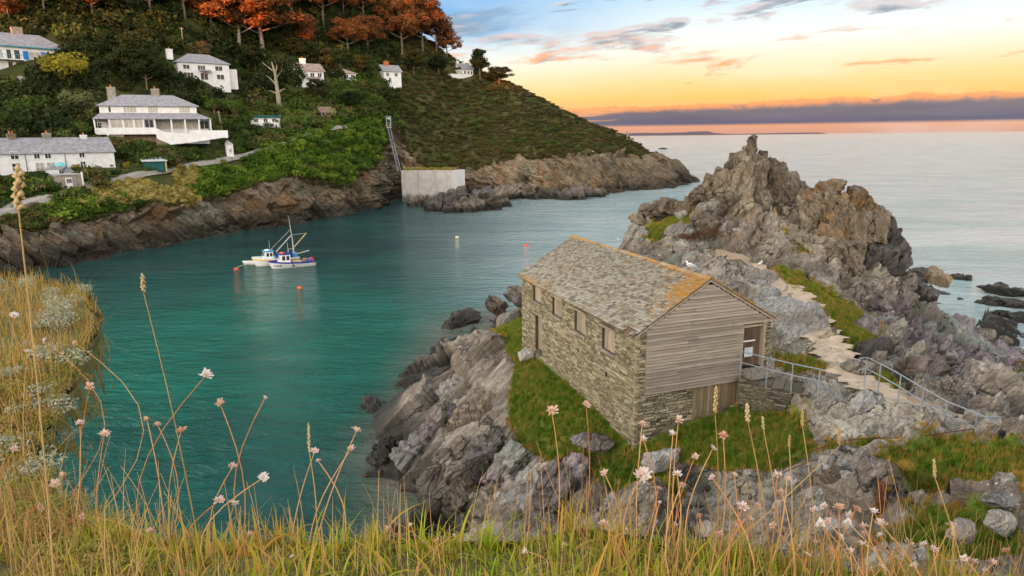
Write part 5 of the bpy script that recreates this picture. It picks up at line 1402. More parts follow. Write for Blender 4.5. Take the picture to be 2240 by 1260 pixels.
def site(name, x, y, label, cat='house', turn=0.0, W=10, D=7, front=6.0, sink=0.0, back=0.0):
    P = foot(x, y); P = Vector(P)
    d = Vector((P.x, P.y, 0)).normalized(); P = P + d * back
    if back: P.z = PY(x, y, P.y)[2]
    e = empty(name, (P.x, P.y, P.z - sink), math.atan2(-P.x, P.y) + R_(turn)); tag(e, label, cat)
    ex = Vector((math.cos(e.rotation_euler.z), math.sin(e.rotation_euler.z), 0)); ey = Vector((-ex.y, ex.x, 0))
    nk = max(1, int(round(W / D))) + 1
    for i in range(nk): keep(P + ex * (W * (i + .5) / nk) + ey * D * .45, max(D * .55, W / nk * .6), front * .5)
    e['m'] = P.y * 1.02 / FPX
    return e, P.y * 1.0 / (FPX * 1.0) * math.sqrt(1 + ((x - 1120) / FPX) ** 2 * 0.0)
def walls(e, W, D, H, mat='render_white', base=3.0):
    return MB().box(0, W, 0, D, -base, H).build('wall', M[mat], e)

# terrace of white cottages at the water's edge
e, s = site('terraced_cottages', -60, 388, 'long white terrace of cottages with grey slate roof at far left', W=28, D=6.5, turn=8)
W = 282 * s; D = 6.5; H = 62 * s
walls(e, W, D, H - 1.0)
mb = MB(); gable_roof(mb, W, D, H - 1.0, 2.6); mb.build('roof', M['slate_far'], e)
xs = lambda px: (px + 60) * s
for x0, x1 in ((14, 28), (58, 68), (79, 90), (148, 158)):
    window(e, xs(x0), xs(x1), 3.0, 4.3, n=2, m_=2 if x0 == 14 else 1)
for x0, x1 in ((14, 28), (148, 158)): window(e, xs(x0), xs(x1), .9, 2.2, n=2, m_=2)
for x0, x1 in ((58, 74), (80, 96)): window(e, xs(x0), xs(x1), .2, 2.2, glass='glass_pale', n=2)
window(e, xs(-45), xs(-30), 3.0, 4.3, n=2); window(e, xs(-45), xs(-30), .9, 2.2, n=2)
chimney(e, xs(28), D / 2, 1.3, .9, H + .6, H + 2.5, 'stone_brown', 2); chimney(e, xs(97), D / 2, 1.3, .9, H + .6, H + 2.6, 'stone_far', 1); chimney(e, xs(172), D / 2, 1.0, .8, H + .2, H + 2.2, 'render_white', 1)
for px_ in (41, 118): MB().bar((xs(px_), -.06, -.5), (xs(px_), -.06, H - 1.1), .09).build('downpipe', M['glass_dark'], e)
pr = MB(); pr.prism([(xs(186), 2.6), (xs(222), 1.3), (xs(222), -2.5), (xs(186), -2.5)], .4, 5, 'y'); pr.build('lean_to', M['render_white'], e)
window(e, xs(203), xs(214), .1, 1.1, y=.4, n=1)
window(e, xs(190), xs(199), -.6, .9, y=.4, n=2, glass='glass_pale')
sr = MB(); sr.box(xs(104), xs(124), -2.6, -.2, -2.5, .4); sr.build('porch', M['render_white'], e); mb = MB(); mb.prism([(xs(102), .4), (xs(126), .4), (xs(114), 1.3)], -2.8, .0, 'y'); mb.build('porch_roof', M['slate_far'], e)

# large white house with a veranda
e, s = site('veranda_house', 222, 292, 'large white house with hipped roof, two chimneys and glazed veranda on posts', W=25, D=10, turn=-4, front=5)
W = 212 * s; D = 9.0; X = lambda px: (px - 230) * s
Hv = 3.0; H2 = 6.0
MB().box(X(232), X(420), 0, D, Hv, H2).build('wall', M['render_white'], e)
mb = MB(); b_ = X(232); WW = X(420) - b_
hip_roof(mb, WW, D, H2, 2.6, .6); rf_ = mb.build('roof', M['slate_far'], e); rf_.location = (b_, 0, 0)
px0, px1 = X(219), X(446); mb = MB()
mb.add([(px0, -3.4, Hv), (px1, -3.4, Hv), (b_, 0.0, Hv + 1.3), (b_ + WW, 0.0, Hv + 1.3), (px0, -3.4, Hv + .12), (px1, -3.4, Hv + .12), (b_, .05, Hv + 1.45), (b_ + WW, .05, Hv + 1.45), (px0, D, Hv), (px1, D, Hv), (px0, D, Hv + .12), (px1, D, Hv + .12)],
       [(0, 1, 3, 2), (4, 6, 7, 5), (0, 4, 5, 1), (0, 2, 6, 4), (1, 5, 7, 3), (0, 8, 2), (4, 6, 10), (1, 3, 9), (5, 11, 7)]); mb.build('veranda_roof', M['slate_far'], e)
MB().box(X(224), X(440), -.2, D, -2.5, Hv).build('wall', M['render_pink'], e)
MB().box(X(222), X(334), -3.2, -2.9, 0.0, 1.15).build('parapet', M['render_white'], e)
MB().box(X(222), X(334), -3.2, 0, -.25, 0.0).build('floor_slab', M['render_white'], e)
for px_ in (222, 249, 274, 294, 312, 334, 366, 393, 421, 444): MB().box(X(px_) - .14, X(px_) + .14, -3.25, -2.95, 0.0, Hv).build('veranda_post', M['paint_white'], e)
for a, b_2 in ((252, 273), (276, 293), (296, 311), (315, 331)): window(e, X(a), X(b_2), 1.2, 2.85, y=-3.05, n=2, glass='glass_pale' if a != 315 else 'glass_dark', fw=.07)
for a, b_2 in ((337, 364), (368, 391), (395, 419), (423, 442)): window(e, X(a), X(b_2), .9, 2.6, y=-.22, n=2, glass='glass_pale' if a < 400 else 'glass_dark', fw=.07)
for a, b_2 in ((277, 301), (324, 342), (385, 406)): window(e, X(a), X(b_2), 4.55, 5.75, n=4, glass='glass_pale', fw=.08)
window(e, X(249), X(253), 4.6, 5.7, n=1); window(e, X(226), X(232), 1.2, 2.3, y=-.22, n=2, m_=2)
chimney(e, X(256), D / 2, 1.7, 1.3, H2, H2 + 4.2, 'stone_far', 1); chimney(e, X(341), D / 2, 1.7, 1.3, H2 + 1, H2 + 4.0, 'stone_far', 1)
mb = MB(); mb.prism([(X(334), 1.1), (X(352), .2), (X(400), -.2), (X(400), .5), (X(478), .5), (X(478), -1.0), (X(400), -2.2), (X(360), -2.6), (X(334), -1.2)], -3.35, -3.0, 'y'); mb.build('garden_wall', M['render_white'], e)
MB().box(X(446), X(478), -3.3, -3.0, -1.2, .45).build('garden_wall', M['render_white'], e)
for a, b_2 in ((243, 276), (332, 352)):
    mb = MB(); mb.prism([(X(a) + .4, 0), (X(b_2) - .4, 0), (X(b_2) + .5, -4.6), (X(a) - .3, -4.6)], -3.0, 0, 'y'); mb.build('buttress', M['stone_brown'], e)
MB().box(X(270), X(340), -1.0, 0, -4.6, -.25).build('basement_wall', M['stone_brown'], e)
MB().bar((X(244), -3.1, -.2), (X(240), -3.4, -4.6), .35).build('prop', M['render_white'], e)

# the house with blue trim
e, s = site('blue_trim_house', -60, 150, 'white house with bright blue shutters and balcony at upper left', W=20, D=8, turn=12)
W = 176 * s; H = 52 * s; X = lambda px: (px + 60) * s; D = 8
walls(e, W, D, H); mb = MB(); hip_roof(mb, W, D, H, 3.4, .6); mb.build('roof', M['slate_far'], e)
MB().box(-.6, W + .6, -.66, -.5, H - .3, H - .05).build('fascia', M['paint_teal'], e)
for a, b_2, z0, z1 in ((45, 66, 3.0, 4.7), (82, 88, 3.0, 4.7), (45, 70, .3, 1.6), (-20, -4, 3.0, 4.8)): window(e, X(a), X(b_2), z0, z1, n=2, frame='paint_white', glass='glass_pale')
for a, b_2 in ((34, 44), (68, 77), (91, 97)): MB().box(X(a), X(b_2), -.12, .02, 2.7, 4.8).build('shutter', M['paint_blue'], e)
for a, b_2, z0, z1 in ((38, 44, .2, 1.7), (72, 78, .2, 1.7)): MB().box(X(a), X(b_2), -.12, .02, z0, z1).build('shutter', M['paint_blue'], e)
for a, b_2 in ((4, 12), (18, 28)): window(e, X(a), X(b_2), 2.8, 4.9, n=1); window(e, X(a), X(b_2), 0.2, 2.1, n=1)
mb = MB(); mb.box(X(-30), X(33), -1.8, 0, 2.45, 2.65); mb.build('balcony', M['paint_white'], e)
mb = MB()
for i in range(12): mb.bar((X(-30 + i * 5.7), -1.75, 2.6), (X(-30 + i * 5.7), -1.75, 3.6), .06)
mb.box(X(-30), X(33), -1.8, -1.7, 3.6, 3.7); mb.build('railing', M['paint_teal'], e)
chimney(e, X(40), D * .6, 2.2, 1.4, H + 2, H + 5.0, 'stone_far', 0)

# further houses up the hillside
def villa(name, x, y, wpx, hpx, label, turn, D, roofh, kind, wins_, chims, wall='render_white', roof='slate_far', back=0.0, ov=.5):
    e, s = site(name, x, y, label, turn=turn, W=wpx * .12, D=D, back=back)
    W = wpx * s; H = hpx * s
    walls(e, W, D, H, wall); mb = MB()
    (hip_roof if kind == 'hip' else gable_roof)(mb, W, D, H, roofh, ov); mb.build('roof', M[roof], e)
    for (a, b, c, d, n) in wins_: window(e, a * W, b * W, c * H, d * H, n=n, frame='paint_white', fw=.1)
    for (a, b, w_, hh, mt_, pots) in chims: chimney(e, a * W, b * D, w_, .9, H + roofh * .3, H + roofh + hh, mt_, pots)
    return e, s, W, H
e, s, W, H = villa('hipped_house', 392, 174, 104, 36, 'white two storey house with hipped slate roof and corner chimney on the wooded slope', 14, 8, 2.7, 'hip', [(.10, .22, .62, .85, 2), (.38, .52, .6, .85, 3), (.72, .86, .6, .85, 2), (.1, .28, .12, .42, 3), (.42, .56, .05, .42, 2), (.74, .88, .1, .38, 2)], [(-.06, .5, 1.6, .9, 'render_white', 1)], back=2)
window(e, 3, 4.2, H * .6, H * .85, side=-.02); window(e, 3, 4.2, H * .15, H * .4, side=-.02)
mb = MB(); mb.add([(W * .38, -1.6, H * .5), (W * .62, -1.6, H * .5), (W * .38, 0, H * .6), (W * .62, 0, H * .6), (W * .38, -1.6, H * .53), (W * .62, -1.6, H * .53), (W * .38, 0, H * .63), (W * .62, 0, H * .63)], HEXF); mb.build('porch_roof', M['slate_far'], e)
MB().box(W, W + 2.6, 1.5, 6.5, -2, H * .75).build('wing', M['render_pink'], e)
e, s, W, H = villa('green_door_house', 648, 189, 62, 34, 'white house with tall white chimney half hidden behind the bare trunked tree', 20, 7, 2.3, 'gable', [(.08, .24, .6, .85, 2), (.52, .66, .6, .85, 2), (.78, .92, .6, .85, 2), (.45, .55, .05, .45, 1), (.7, .82, .05, .42, 1)], [(.42, .5, 1.8, 1.6, 'render_white', 1)], roof='slate_rust')
MB().box(W * .08, W * .2, -.1, 0, 0, H * .42).build('door', M['dark_green'], e)
mb = MB(); mb.prism([(W * .35, H * .48), (W * .85, H * .48), (W * .8, H * .6), (W * .4, H * .6)], -1.4, 0, 'y'); mb.build('porch_roof', M['slate_rust'], e)
e, s, W, H = villa('brick_chimney_house', 840, 178, 40, 22, 'small white house with big red brick chimney among dark shrubs', 24, 6, 2.2, 'gable', [(.15, .3, .5, .8, 2), (.62, .8, .5, .8, 2), (.3, .4, .05, .35, 1)], [(.35, .5, 2.0, 1.4, 'brick', 1)])
e, s, W, H = villa('gable_house', 1012, 172, 27, 20, 'white gabled house near the ridge, rightmost house on the hill', 34, 8, 2.6, 'gable', [(.15, .3, .5, .8, 1), (.48, .62, .5, .8, 1), (.78, .9, .5, .8, 1)], [(.0, .5, 1.0, 1.0, 'render_white', 1), (.6, .5, 1.2, .6, 'render_white', 0)])
MB().box(-6, 0, .5, 5, -1.5, H * .45).build('terrace_wall', M['render_white'], e)
e, s, W, H = villa('bungalow', 735, 172, 44, 12, 'low pale bungalow mostly hidden in the trees below the pines', 20, 6, 1.6, 'hip', [(.1, .25, .3, .75, 2), (.45, .6, .3, .75, 2), (.75, .9, .3, .75, 2)], [], wall='render_pink', roof='slate_rust')
e, s, W, H = villa('chalet', 548, 271, 60, 13, 'low white chalet with green felt roof behind round bushes', -6, 5, .5, 'gable', [(.12, .26, .3, .8, 2), (.45, .58, .3, .8, 2), (.74, .88, .3, .8, 2)], [], roof='dark_green')
e, s, W, H = villa('dark_hut', 702, 255, 22, 10, 'small dark brown hut with one white framed window', 12, 4, 1.4, 'gable', [(.12, .42, .15, .85, 1)], [], wall='door_wood', roof='bark')
e, s = site('garden_shed', 315, 371, 'dark green shed with pale sloping roof beside the lane', 'shed', turn=6, W=5, D=3)
W = 44 * s; H = 24 * s
MB().box(0, W, 0, 3, -.5, H - .5).build('wall', M['dark_green'], e); MB().hexa([(-.3, -.5, H - .7), (W + .3, -.5, H - .7), (-.3, 3.3, H), (W + .3, 3.3, H), (-.3, -.5, H - .58), (W + .3, -.5, H - .58), (-.3, 3.3, H + .12), (W + .3, 3.3, H + .12)]).build('roof', M['concrete_pale'], e)
MB().box(W - .15, W + .1, -.2, .05, -.5, H - .6).build('post', M['timber_pale'], e); MB().box(W * .55, W * .85, -.05, 0, -.3, H - .9).build('door', M['dark_green'], e)
e, s = site('stone_store', 122, 412, 'small stone store with white half glazed door under the cottages', 'outbuilding', turn=8, W=5, D=4)
W = 50 * s; H = 27 * s
MB().box(0, W, 0, 4, -2, H).build('wall', M['stone_far'], e); MB().box(-.1, W + .1, -.15, 4, H, H + .18).build('parapet', M['concrete'], e)
d_ = MB().box(W * .4, W * .65, -.1, 0, -.2, H * .78).build('door', M['paint_white'], e); window(e, W * .43, W * .62, H * .38, H * .72, y=-.1, n=3, m_=3, fw=.04)
MB().box(W + .05, W + .3, -.3, .1, -1, H + .5).build('gatepost', M['paint_white'], e)
e, s = site('white_kiosk', 497, 343, 'small white pillar like hut with pitched top beside the lane', 'outbuilding', turn=10, W=2, D=2)
mb = MB(); w_ = 14 * s; h_ = 30 * s; mb.box(0, w_, 0, 1.5, -.8, h_ * .85); mb.build('wall', M['render_white'], e); mb = MB(); mb.prism([(-.15, h_ * .85), (w_ + .15, h_ * .85), (w_ * .3, h_ * 1.15)], -.15, 1.6, 'y'); mb.build('roof', M['concrete_pale'], e); MB().box(w_ * .35, w_ * .75, -.06, 0, h_ * .3, h_ * .55).build('hatch', M['glass_pale'], e)
e, s = site('porch_shelter', 106, 392, 'little white gabled garden building at the end of the cottages', 'outbuilding', turn=8, W=2.5, D=2.5)
w_ = 22 * s; h_ = 20 * s; MB().box(0, w_, 0, 2.4, -1, h_).build('wall', M['render_white'], e); mb = MB(); mb.prism([(-.2, h_), (w_ + .2, h_), (w_ / 2, h_ + .8)], -.2, 2.6, 'y'); mb.build('roof', M['slate_far'], e); MB().box(w_ * .25, w_ * .85, -.06, 0, -.6, h_ * .85).build('door', M['paper'], e)

# ------------------------------------------------------------------ the concrete wall, ladder and platform at the cleft
Pw = PZ(880, 442, 0.0); s = Pw[1] / FPX
e = empty('concrete_wall', (Pw[0], Pw[1], -1), R_(-9)); tag(e, 'tall pale concrete wall closing the cleft at the waterline', 'wall')
Wc = 112 * s; Hc = 68 * s + 1
for i in range(3):
    for j in range(2): MB().box(i * Wc / 3 + .03, (i + 1) * Wc / 3 - .03, 0, 5, j * Hc / 2 + (.02 if j else 0), (j + 1) * Hc / 2).build('panel', M['concrete'], e)
MB().hexa([(Wc, 0, 0), (Wc + 3.4, 3.6, 0), (Wc - 1, 5, 0), (Wc + 2.4, 6, 0), (Wc, 0, Hc), (Wc + 3.4, 3.6, Hc), (Wc - 1, 5, Hc), (Wc + 2.4, 6, Hc)]).build('end_panel', M['concrete_pale'], e)
V_, F_ = join([leaf_quads(np.stack([r9.uniform(0, Wc + 1, 500), r9.uniform(.5, 4.5, 500), Hc + r9.uniform(0, .8, 500)], 1), np.tile([0, 0, 1.], (500, 1)), .35, r9)])
o = link('grass_fringe', np_mesh('grass_fringe', V_, F_, False), e, M['hedge_gold'])
keep(Vector((Pw[0] + 8, Pw[1] + 3, 0)), 11, 16)
Pt = Vector(PY(835, 264, Pw[1] + 16)); Pb_ = Vector(PY(874, 376, Pw[1] + 2))
e = empty('ladder', Pb_); tag(e, 'long grey metal ladder climbing the cleft from the concrete wall', 'ladder')
top_ = Vector(PY(848, 268, Pw[1] + 13)) - Pb_; side = Vector((.45, 0, 0))
for sd in (-1, 1): MB().bar(side * sd, side * sd + top_, .14).build('stile', M['galvanised'], e)
nr_ = 26
for i in range(nr_):
    p = top_ * ((i + .5) / nr_); MB().bar(p - side, p + side, .08).build('rung', M['galvanised'], e)
for f in (.22, .38, .62, .72, .8):
    p = top_ * f; MB().bar(p - side, p - side + Vector((-2.2, 2.5, -.3)), .09).build('bracket', M['galvanised'], e)
mb = MB(); q = top_ * .9
for sx_ in (-.55, .75):
    for dz in (0, 1.6): mb.bar(q + Vector((sx_, -.5, dz)), q + Vector((sx_, .9, dz)), .09)
    mb.bar(q + Vector((sx_, -.5, 0)), q + Vector((sx_, -.5, 3)), .09)
for dz in (0, 3): mb.bar(q + Vector((-.55, -.5, dz)), q + Vector((.75, -.5, dz)), .09)
mb.build('cage', M['paint_white'], e)
e = empty('viewing_platform', Pt); tag(e, 'dark green boxed platform at the head of the ladder', 'platform')
MB().box(-.5, 3.4, -1, 2, -1.2, -.3).build('deck', M['dark_green'], e); MB().box(-.6, 3.5, -1.1, -.95, -.3, 1.3).build('screen', M['dark_green'], e); MB().box(2.2, 2.8, -1.15, -1.11, .2, 1.0).build('sign_panel', M['paper'], e)
mb = MB(); mb.bar((-4.2, -1, 1.35), (3.4, -1, 1.35), .12); mb.bar((-4.2, -1, -.4), (-4.2, -1, 1.35), .12); mb.build('handrail', M['mast_metal'], e)
for x_ in (.2, 2.9): MB().bar((x_, -.8, -1.2), (x_, .8, -4.5), .2).build('leg', M['dark_green'], e)
MB().box(-5.2, -4.0, -1.2, -.4, -1.5, .6).build('pillar', M['concrete'], e)
e = empty('ramp_railing', PY(760, 280, Pw[1] + 17)); tag(e, 'pale low railing along the path to the platform', 'railing')
A_ = Vector(PY(760, 278, Pw[1] + 17)); B_ = Vector(PY(806, 268, Pw[1] + 17))
for dz in (0, .7): MB().bar(Vector((0, 0, dz)), B_ - A_ + Vector((0, 0, dz)), .12).build('rail', M['timber_pale'], e)
for i in range(5): p = (B_ - A_) * (i / 4); MB().bar(p + Vector((0, 0, -.9)), p + Vector((0, 0, .75)), .12).build('post', M['timber_pale'], e)
e.location = A_
# daymark on the point
P = hit(bvhA, 1372, 306); e = empty('navigation_marker', P); tag(e, 'thin dark marker post on the tip of the far headland', 'marker')
MB().bar((0, 0, -.5), (0, 0, 2.6), .5).build('post', M['stone_far'], e); MB().lathe([(.4, 2.6), (.5, 3.1), (.1, 3.6)], 8).build('top', M['stone_far'], e)

# ------------------------------------------------------------------ lane and low walls by the cottages
def strip(name, pts, width, lift, mat):
    c = [hit(bvhA, x, y) for x, y in pts]; c = [p for p in c if p is not None]; V = []; 
    fine = []
    for a, b in zip(c[:-1], c[1:]):
        for t in np.linspace(0, 1, 12, endpoint=False): fine.append(a.lerp(b, t))
    fine.append(c[-1]); zs = np.array([zat(bvhA, p.x, p.y) for p in fine]); kz = np.ones(9) / 9; zs = np.convolve(np.pad(zs, 4, 'edge'), kz, 'valid')
    for i, p in enumerate(fine):
        d = fine[min(i + 1, len(fine) - 1)] - fine[max(i - 1, 0)]; n = Vector((d.y, -d.x, 0)).normalized()
        V += [p.xy.to_3d() + n * width / 2 + Vector((0, 0, zs[i] + lift - .05)), p.xy.to_3d() - n * width / 2 + Vector((0, 0, zs[i] + lift + .25)), p.xy.to_3d() + n * (width / 2 + .3) + Vector((0, 0, zs[i] - .5))]
        if i % 4 == 0: keep(p, width * .6, .6)
    n = len(fine); Fq = [[3 * i + 2, 3 * i + 5, 3 * i + 3, 3 * i] for i in range(n - 1)] + [[3 * i, 3 * i + 3, 3 * i + 4, 3 * i + 1] for i in range(n - 1)]
    o = link(name, np_mesh(name, np.array(V), np.array(Fq), False), None, M[mat]); tag(o, kind='structure'); return o
strip('lane', [(-40, 478), (20, 462), (60, 446), (110, 432)], 2.6, .5, 'lane')
strip('footpath', [(180, 408), (240, 394), (300, 383), (380, 368), (450, 356), (520, 343), (570, 330), (640, 308), (700, 284), (755, 276)], 1.5, .35, 'lane')
strip('footpath', [(40, 168), (70, 190), (92, 202)], 1.0, .3, 'stone_far')

# ------------------------------------------------------------------ scrub over the hillside
def free(P):
    ok = np.ones(len(P), bool)
    for (cx, cy_, r, fr) in clear:
        d = np.hypot(P[:, 0] - cx, P[:, 1] - cy_); ok &= d > r
        L = math.hypot(cx, cy_); ux, uy_ = cx / L, cy_ / L
        al = (cx - P[:, 0]) * ux + (cy_ - P[:, 1]) * uy_; ac = np.abs((cx - P[:, 0]) * uy_ - (cy_ - P[:, 1]) * ux)
        ok &= ~((al > 0) & (al < r + fr) & (ac < r))
    return ok
areaA = np.linalg.norm(na * 0 + np.cross(e1, e2), axis=1)
def hill_points(n, cond, r2, use_free=True):
    wgt = areaA * cond; idx = r2.choice(len(Va), n, p=wgt / wgt.sum()); P = Va[idx] + np.stack([r2.normal(size=n) * .5, r2.normal(size=n) * .5, np.zeros(n)], 1)
    k = free(P) if use_free else np.ones(n, bool); return P[k], idx[k]
seen = (vv < 6.3)
u_ = uuv
def yimg(P):
    d = P - cC; wv = d @ cF; return 630 - FPX * (d @ cU) / wv
ya = yimg(Va)
bright = ((u_ > 430) & (u_ < 840) & (vv > 1.9) & (vv < 3.05) & (veg > .5)).astype(float) + 0.8 * ((u_ > 100) & (u_ < 260) & (vv > 1.9) & (vv < 2.6) & (veg > .5))
gold = ((u_ > 165) & (u_ < 432) & (vv > 1.95 + np.clip((330 - u_) / 330, 0, 1)) & (vv < 2.95)).astype(float)
gold += ((u_ > 190) & (u_ < 260) & (vv > 2.2) & (vv < 2.6)) * .4
left = (u_ < 870) & (veg > .5) & seen & (bright < .5) & (gold < .3)
wood = (left & (vv > 4.3)).astype(float)
mid_ = (left & (vv <= 4.35) & (vv > 2.4)).astype(float)
low_ = (left & (vv <= 2.6)).astype(float)
heath = ((u_ >= 850) & (veg > .5) & seen).astype(float)
edge_ = ((veg > .2) & (veg < .8) & (u_ < 1420) & seen).astype(float)
def lay(name, n, cond, mat, smin, smax, label, cat, flat=.75, leaf=.12, lumps=9, lift=.1, nleaf=260, spread=.62, fr=True):
    P, idx = hill_points(n, cond, r9, fr); k = len(P)
    P[:, 2] += lift; sc = r9.uniform(smin, smax, k) * (1 + .25 * r9.normal(size=k).clip(-1, 1.5))
    return scatter(name, P, sc, r9.uniform(0, 6.3, k), r9.integers(0, 3, k), bushes(mat, 3, nleaf, flat, leaf, lumps, spread), label, cat)
lay('bright_scrub', 900, bright, 'leaf_bright', 1.0, 2.2, 'bright green scrub covering the bank above the cliff', 'shrubs', .7)
lay('golden_hedge', 1500, gold, 'hedge_gold', .5, 1.0, 'dense golden creeper hanging over the retaining bank', 'hedge', .8, .14)
lay('hillside_scrub', 1500, mid_, 'leaf_green', 1.0, 2.5, 'mixed green garden shrubs between the houses', 'shrubs')
lay('hillside_scrub', 900, mid_, 'leaf_hill', 1.2, 3.0, 'dark olive shrubs between the houses', 'shrubs')
lay('cliff_top_scrub', 700, low_, 'leaf_hill', .6, 1.5, 'low scrub along the top of the left hand cliff', 'shrubs', .6)
lay('woodland', 1500, wood, 'leaf_dark', 2.0, 4.6, 'dark woodland undergrowth beneath the pines', 'wood', .95)
lay('woodland', 700, wood, 'leaf_hill', 2.0, 4.0, 'olive undergrowth on the upper slope', 'wood', .85)
lay('heath', 5200, heath, 'leaf_heath', .6, 1.6, 'low olive heath over the right hand headland', 'heath', .42, .10, nleaf=340)
lay('heath', 420, heath * (vv < 4.5), 'leaf_hill', .9, 2.6, 'darker bramble in the heath', 'heath', .55, .10, nleaf=340)
lay('cliff_edge_plants', 900, edge_, 'leaf_heath', .4, 1.1, 'straggling plants along the cliff edge', 'plants', .5, .15)
lay('garden_ground_cover', 3200, (mid_ + low_) * (vv < 4), 'leaf_green', .22, .6, 'low ground cover plants on the garden slopes', 'plants', .6, .2, nleaf=90, fr=False)
# ------------------------------------------------------------------ trees on the hillside
def pine_mesh(seed, kind='umbrella'):
    """unit tree, 1 high: trunk with limbs, and a crown of tufts"""
    r2 = np.random.default_rng(seed); mb = MB(); tufts = []
    lean = r2.uniform(-.06, .06, 2)
    tr = [Vector((lean[0] * t ** 2, lean[1] * t ** 2, t * .82)) for t in np.linspace(0, 1, 9)]
    mb.tube([Vector((0, 0, -.06))] + tr, [.030] + [.026 * (1 - .72 * t) for t in np.linspace(0, 1, 9)], 7)
    nb = {'umbrella': 15, 'tall': 17, 'thin': 12, 'wide': 17}[kind]; lo = {'umbrella': .38, 'tall': .30, 'thin': .4, 'wide': .30}[kind]; wd = {'umbrella': .40, 'tall': .27, 'thin': .2, 'wide': .46}[kind]
    for i in range(nb):
        t = lo + (1 - lo) * (i + r2.random() * .6) / nb; a = i * 2.4 + r2.uniform(-.5, .5)
        p0 = tr[0].lerp(tr[-1], t); k = (t - lo) / (1 - lo)
        ln = wd * (1.0 - .55 * k ** 2 if kind != 'tall' else 1 - .75 * k) * r2.uniform(.6, 1.05)
        p1 = p0 + Vector((math.cos(a), math.sin(a), 0)) * ln + Vector((0, 0, .05 + .16 * ln / wd * r2.uniform(.5, 1.3)))
        pm_ = p0.lerp(p1, .5) + Vector((0, 0, -.015))
        mb.tube([p0, pm_, p1], [.011, .008, .004], 5)
        tufts.append((p1, r2.uniform(.12, .18))); tufts.append((pm_ + Vector((r2.normal() * .04, r2.normal() * .04, .05)), r2.uniform(.09, .13)))
        if r2.random() < .6: tufts.append((p1 + Vector((r2.normal() * .07, r2.normal() * .07, .04)), r2.uniform(.08, .13)))
    tufts.append((tr[-1] + Vector((0, 0, .09)), .12)); tufts.append((tr[-1] + Vector((.05, .03, .04)), .11))
    parts = []
    for c, r in tufts:
        D = r2.normal(size=(210, 3)); D /= np.linalg.norm(D, axis=1)[:, None]; D[:, 2] = D[:, 2] * .55 + .15
        parts.append(leaf_quads(np.array(c) + D * r * r2.uniform(.45, 1.1, 210)[:, None], D + np.array([0, 0, .5]), .023, r2, .9))
    return mb.mesh('trunk', True), np_mesh('crown', *join(parts), False)
PINES = {k: [pine_mesh(s_, k) for s_ in ss] for k, ss in {'umbrella': (1, 2, 3), 'tall': (4, 5), 'thin': (6,), 'wide': (7, 8)}.items()}
cache = {}
def with_mat(me, mat):
    key = (me.name, mat)
    if key not in cache: c = me.copy(); c.materials.clear(); c.materials.append(M[mat]); cache[key] = c
    return cache[key]
def tree(name, x, y, hpx, protos_, label, leafm='leaf_pine', bark='bark', group=None, wide=1.0, cat='tree', seed=0):
    P = hit(bvhA, x, y)
    if P is None: P = Vector(PY(x, y, 300))
    e = empty(name, (P.x, P.y, P.z - .3), seed * 1.7); tag(e, label, cat, group)
    s_ = hpx * P.y / FPX; e.scale = (s_ * wide, s_ * wide, s_)
    tm, cm = protos_[seed % len(protos_)]
    link('trunk', with_mat(tm, bark), e); link('crown', with_mat(cm, leafm), e)
    return e
G1 = 'pines on the upper hillside'
pines = [
    (525, 112, 140, 'wide', 'bark_pale', 1.3, 'tall sunlit red pine with pale trunk, left of the leaning pair'), (576, 121, 150, 'wide', 'bark_pale', 1.3, 'tall sunlit red pine with forked pale trunk, right of the leaning pair'),
    (463, 70, 120, 'umbrella', 'bark', 1.0, 'pine at the left edge of the sunlit red group'), (676, 126, 84, 'thin', 'bark_pale', 1.0, 'slender pale stemmed tree standing in the dusky gap between red pines'),
    (762, 124, 76, 'umbrella', 'bark_pale', 1.15, 'low flat topped orange pine above the hidden bungalow'), (806, 118, 78, 'wide', 'bark', 1.0, 'broad orange pine left of the brick chimney house'), (708, 62, 120, 'umbrella', 'bark', 1.0, 'orange pine high above the dusky gap'),
    (640, 50, 100, 'umbrella', 'bark', 1.1, 'red pine behind the forked one at the top of the frame'), (880, 118, 112, 'wide', 'bark', .9, 'sunlit pine above the brick chimney house'), (925, 118, 108, 'umbrella', 'bark', 1.0, 'open crowned pine on the skyline, third from its right end'),
    (955, 116, 82, 'umbrella', 'bark', 1.0, 'spreading pine on the skyline, second from its right end'), (978, 126, 56, 'wide', 'bark', 1.0, 'last low pine at the right end of the skyline row'), (858, 58, 100, 'umbrella', 'bark', 1.0, 'pine against the blue sky at the top of the frame'),
    (795, 52, 90, 'umbrella', 'bark', 1.0, 'pine crossing the top edge left of the skyline'), (905, 80, 80, 'tall', 'bark', .9, 'narrow dark conifer among the skyline pines'), (752, 40, 80, 'umbrella', 'bark', 1.0, 'red topped pine above the flat topped one'),
    (405, 40, 110, 'wide', 'bark', 1.0, 'dark pine above the hipped house'), (330, 40, 100, 'umbrella', 'bark', 1.0, 'dark pine at the top edge left of the hipped house'), (205, 50, 110, 'wide', 'bark', 1.0, 'dark brown pine above the yellow tree'), (100, 40, 105, 'umbrella', 'bark', 1.0, 'dark pine above the blue trimmed house'),
    (25, 70, 110, 'tall', 'bark', 1.0, 'dark tree at the upper left corner')]
for i, (x, y, h_, kd, bk_, wd, lb) in enumerate(pines): tree('pine_tree', x, y, h_, PINES[kd], lb, 'leaf_pine', bk_, G1, wd, seed=i)
